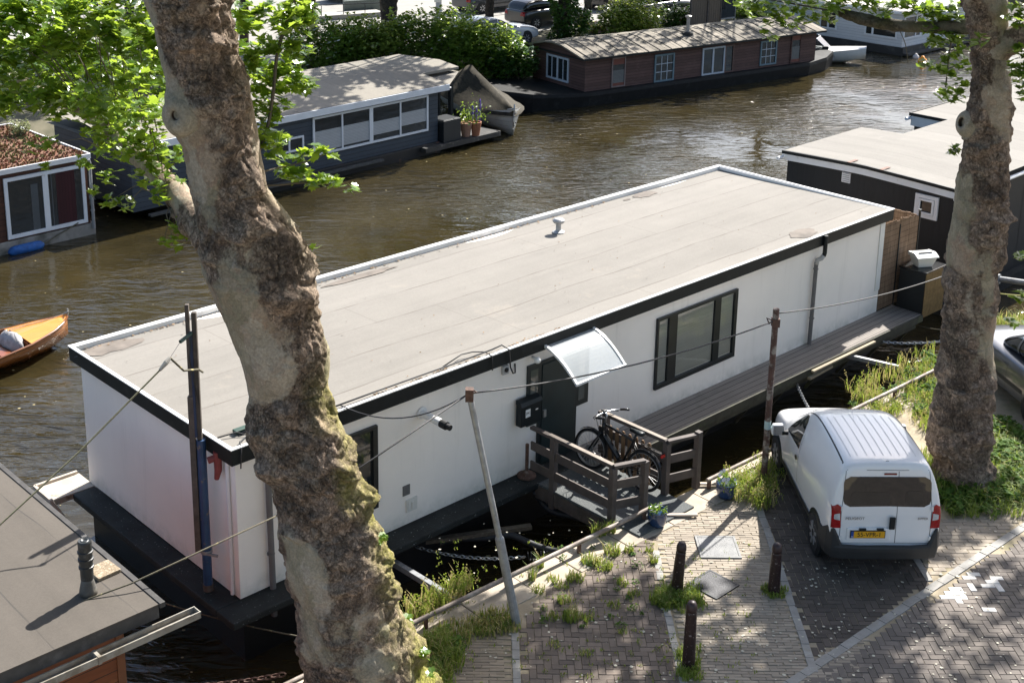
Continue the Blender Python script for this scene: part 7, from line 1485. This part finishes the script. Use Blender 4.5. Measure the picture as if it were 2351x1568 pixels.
def farshade(poly, z0, n, zr_, seed):
    r2 = random.Random(seed); out = []
    while len(out) < n:
        x, y = r2.uniform(min(p[0] for p in poly), max(p[0] for p in poly)), r2.uniform(min(p[1] for p in poly), max(p[1] for p in poly))
        if inpoly(x, y, poly): z = r2.uniform(*zr_); out.append(at(x, y, z0)+SUN*((z-z0)/SUN.z))
    return out
SH1 = farshade([(690, 170), (930, 142), (1065, 168), (1030, 188), (640, 258)], 1.5, 36, (8.5, 14), 1)
SH2 = farshade([(1225, 95), (1500, 60), (1790, 30), (1870, 62), (1344, 130)], 1.3, 28, (8.0, 13), 2)
fartree(893, 120, "far pollarded tree with a thick forked trunk above the hedge", [(0, 0, 0), (.0, 0, 1.6), (0, .0, 2.4), (.15, .1, 3.1), (.1, .3, 5.2)], [.30, .36, .42, .62, .5], 5.3, 4600, seed=2, crownr=4.6, extra=SH1[:14])
fartree(560, 110, "far street tree screened by the near leaves at the upper left", [(0, 0, 0), (.1, 0, 3), (.0, .2, 6)], [.22, .2, .18], 5.6, 3600, seed=8, crownr=4.2)
fartree(300, 150, "far street tree behind the planted roof, screened by near leaves", [(0, 0, 0), (.1, 0, 3), (.0, .2, 6)], [.22, .2, .18], 5.6, 3600, seed=9, crownr=4.2)
fartree(724, 100, "thin far tree trunk left of the grey pontoon", [(0, 0, 0), (-.1, 0, 2), (-.1, 0, 5)], [.16, .15, .13], 5.2, 3000, seed=3, crownr=3.4)
fartree(1345, 60, "far street tree whose crown is above the picture over the ivy column", [(0, 0, 0), (.2, 0, 2), (.8, .2, 5.6)], [.2, .2, .2], 5.6, 4200, seed=4, crownr=4.6, extra=SH1[14:])
fartree(1760, 30, "far street tree hidden by the hanging plane leaves over the red-brown roof", [(0, 0, 0), (.1, 0, 3), (.0, .2, 6)], [.26, .24, .2], 5.8, 4200, seed=5, crownr=4.6, extra=SH2)
fartree(1120, 85, "far street tree rising behind the pale silver estate", [(0, 0, 0), (.1, 0, 3), (.0, .2, 6)], [.2, .2, .18], 6.0, 3000, seed=6, crownr=3.6)

# --- grass, weeds and litter on the quay
GR = leafmat("grass_blade", (.085, .145, .026), (.225, .290, .060), (.45, .56, .08), .35, .6, .3); DRY = leafmat("dry_grass_blade", (.34, .28, .11), (.54, .46, .22), (.55, .48, .18), .35, .7, .2)
def blades(m, c, n, r_, h, rr, lean=.5, w=.006, top=False):
    for _ in range(n):
        a, q = rr.uniform(0, 6.3), r_*math.sqrt(rr.random()); p = c+Vector((q*math.cos(a), q*math.sin(a), 0)); hh = h*rr.uniform(.45, 1.15); b_ = rr.uniform(0, 6.3); L_ = Vector((math.cos(b_), math.sin(b_), 0))*hh*lean*rr.uniform(.2, 1.2); x = Vector((-math.sin(b_), math.cos(b_), 0))*w*rr.uniform(.7, 1.5)
        m1, m2 = p+L_*.35+Vector((0, 0, hh*.6)), p+L_+Vector((0, 0, hh*(.95-.25*lean)))
        m.add([p-x, p+x, m1+x*.8, m1-x*.8, m2], [(0, 1, 2, 3), (3, 2, 4)])
        if top and rr.random() < .5: 
            for k in range(4): s_ = m2+Vector((rr.uniform(-.02, .02), rr.uniform(-.02, .02), -.03*k)); m.poly([s_, s_+Vector((.012, 0, .012)), s_+Vector((0, .006, .028)), s_+Vector((-.012, 0, .012))])
rr = random.Random(91); g = MB(); dg2 = MB(); wd_ = MB()
def gpatch(px, py, n, r_, h, dry=.25, lean=.6, top=False): 
    c = at(px, py, 0); c.z = -.005; blades(g, c, int(n*(1-dry)), r_, h, rr, lean, top=top); blades(dg2, c, int(n*dry), r_, h*1.1, rr, lean, top=top)
def gzone(poly, count, n, r_, h, dry=.3, lean=.6, top=False):
    k = 0
    while k < count:
        x, y = rr.uniform(min(p[0] for p in poly), max(p[0] for p in poly)), rr.uniform(min(p[1] for p in poly), max(p[1] for p in poly))
        if inpoly(x, y, poly): gpatch(x, y, n, r_, h, dry, lean, top); k += 1
gzone([(1000, 1440), (1190, 1395), (1200, 1440), (1100, 1470), (1010, 1500), (985, 1480)], 55, 30, .13, .13, .45)
gzone([(965, 1480), (1040, 1460), (1060, 1530), (1000, 1600), (975, 1560)], 34, 60, .15, .20, .15)
gzone([(920, 1400), (1090, 1330), (1100, 1350), (960, 1440)], 34, 14, .09, .32, .4, .5, True)
for px, py, n, r_, h in ((1290, 1345, 60, .12, .10), (1320, 1330, 110, .13, .14), (1355, 1290, 120, .13, .16), (1385, 1300, 130, .15, .15), (1405, 1270, 120, .12, .20), (1375, 1225, 120, .12, .24), (1400, 1220, 100, .1, .22), (1445, 1265, 60, .08, .12), (1430, 1340, 70, .1, .10), (1295, 1380, 80, .1, .12), (1310, 1420, 120, .12, .22), (1270, 1420, 50, .1, .12), (1345, 1420, 60, .1, .10), (1270, 1330, 60, .1, .10), (1490, 1265, 40, .06, .10), (1500, 1290, 60, .07, .16), (1235, 1355, 60, .1, .14), (1455, 1365, 60, .1, .1), (1410, 1390, 50, .1, .1), (1345, 1500, 40, .1, .08), (1270, 1480, 40, .1, .08), (1430, 1450, 30, .08, .08), (1240, 1300, 50, .06, .26), (1220, 1330, 40, .06, .3)): gpatch(px, py, n, r_, h, .2)
gzone([(1500, 1350), (1600, 1345), (1605, 1395), (1560, 1410), (1500, 1390)], 30, 55, .12, .15, .06)
gzone([(1555, 1500), (1600, 1490), (1605, 1560), (1560, 1568)], 18, 40, .08, .13, .06); gzone([(1755, 1350), (1800, 1345), (1800, 1372), (1760, 1372)], 12, 40, .07, .10, .1)
gzone([(1660, 1130), (1770, 1075), (1785, 1130), (1760, 1170), (1680, 1160)], 34, 24, .13, .34, .25, .7, True)
gzone([(1940, 930), (2150, 830), (2160, 960), (2130, 990), (2060, 960), (1960, 945)], 46, 24, .20, .24, .35, .6, True)
gzone([(1950, 900), (2140, 800), (2145, 830), (1960, 930)], 24, 10, .14, .34, .5, .5, True)
gzone([(2160, 1090), (2290, 960), (2351, 990), (2420, 1060), (2420, 1160), (2200, 1185), (2165, 1150)], 120, 44, .26, .22, .06, .9)
gzone([(2130, 1050), (2160, 1040), (2170, 1110), (2150, 1130)], 14, 60, .16, .3, .1)
gzone([(2290, 740), (2351, 735), (2351, 770), (2285, 790)], 20, 40, .15, .4, .3)
for k in range(900):                                                   # joint weeds
    px, py = rr.uniform(1000, 1740), rr.uniform(1240, 1568)
    if rr.random() < .35: gpatch(px, py, 6, .04, .05, .3)
weeds = MB()
def wzone(poly, count, r_, n_, sz):
    k = 0
    while k < count:
        x, y = rr.uniform(min(p[0] for p in poly), max(p[0] for p in poly)), rr.uniform(min(p[1] for p in poly), max(p[1] for p in poly))
        if inpoly(x, y, poly): c = at(x, y, 0); c.z = r_*.35; clump(weeds, c, r_*rr.uniform(.6, 1.2), n_, rr, sz, SIMPLE, .2, .55); k += 1
wzone([(2160, 1090), (2290, 960), (2351, 990), (2420, 1060), (2420, 1160), (2200, 1185), (2165, 1150)], 85, .20, 46, (.05, .12))
wzone([(2080, 860), (2150, 800), (2160, 960), (2110, 950)], 26, .18, 36, (.06, .13)); wzone([(1950, 930), (2120, 860), (2130, 960), (2000, 965)], 20, .13, 24, (.04, .09))
wzone([(975, 1470), (1040, 1440), (1060, 1500), (990, 1570)], 14, .12, 24, (.04, .09)); wzone([(1510, 1360), (1600, 1350), (1600, 1392), (1510, 1390)], 10, .10, 20, (.03, .07))
wzone([(1250, 1260), (1480, 1250), (1470, 1440), (1230, 1450)], 26, .07, 14, (.02, .05))
tag(weeds.build("weeds", leafmat("weed_leaf", (.030, .075, .014), (.095, .170, .030), (.26, .42, .05), .3, .7, .15)), kind="stuff")
tag(g.build("grass", GR), kind="stuff"); tag(dg2.build("dry_grass", DRY), kind="stuff")
rr = random.Random(17); m = MB()
for k in range(420):                                                   # fallen leaves, seed fluff and droppings on the paving
    p = at(rr.uniform(1000, 2351), rr.uniform(1190, 1568), 0); s_ = rr.uniform(.008, .026); a = rr.uniform(0, 6.3); m.poly([p+Vector((s_*math.cos(a+q)*rr.uniform(.6, 1.3), s_*math.sin(a+q)*rr.uniform(.6, 1.3), .008)) for q in (0, 1.2, 2.4, 3.6, 4.8)])
for c_ in ((1905, 1310), (1870, 1330), (1700, 1470), (1740, 1462), (1905, 1440)):
    for k in range(10): p = at(c_[0]+rr.gauss(0, 22), c_[1]+rr.gauss(0, 12), 0); s_ = rr.uniform(.006, .022); m.poly([p+Vector((s_*math.cos(q), s_*math.sin(q), .009)) for q in (0, 1.2, 2.4, 3.6, 4.8)])
tag(m.build("ground_litter", pm("pale_litter", (.50, .47, .38), .9, 0, .3, 9)), kind="stuff")
m = MB()
for k in range(260):
    while True:
        px, py = rr.uniform(0, 2351), rr.uniform(120, 1568)
        p = at(px, py, WZ)
        if qs(p)[1] > .4: break
    s_ = rr.uniform(.015, .04); a = rr.uniform(0, 6.3); m.poly([p+Vector((s_*math.cos(a+q), s_*math.sin(a+q)*.7, .006)) for q in (0, 1.2, 2.4, 3.6, 4.8)])
tag(m.build("floating_leaves", pm("floating_leaf", (.34, .28, .14), .7, 0, .4, 5)), kind="stuff")
m = MB(); rr = random.Random(12)
for k in range(2600):
    p = at(rr.uniform(1140, 1215), rr.uniform(95, 165), -.3); blades(m, p, 3, .2, .5, rr, .6, .02)
tag(m.build("bank_grass", GR), kind="stuff")
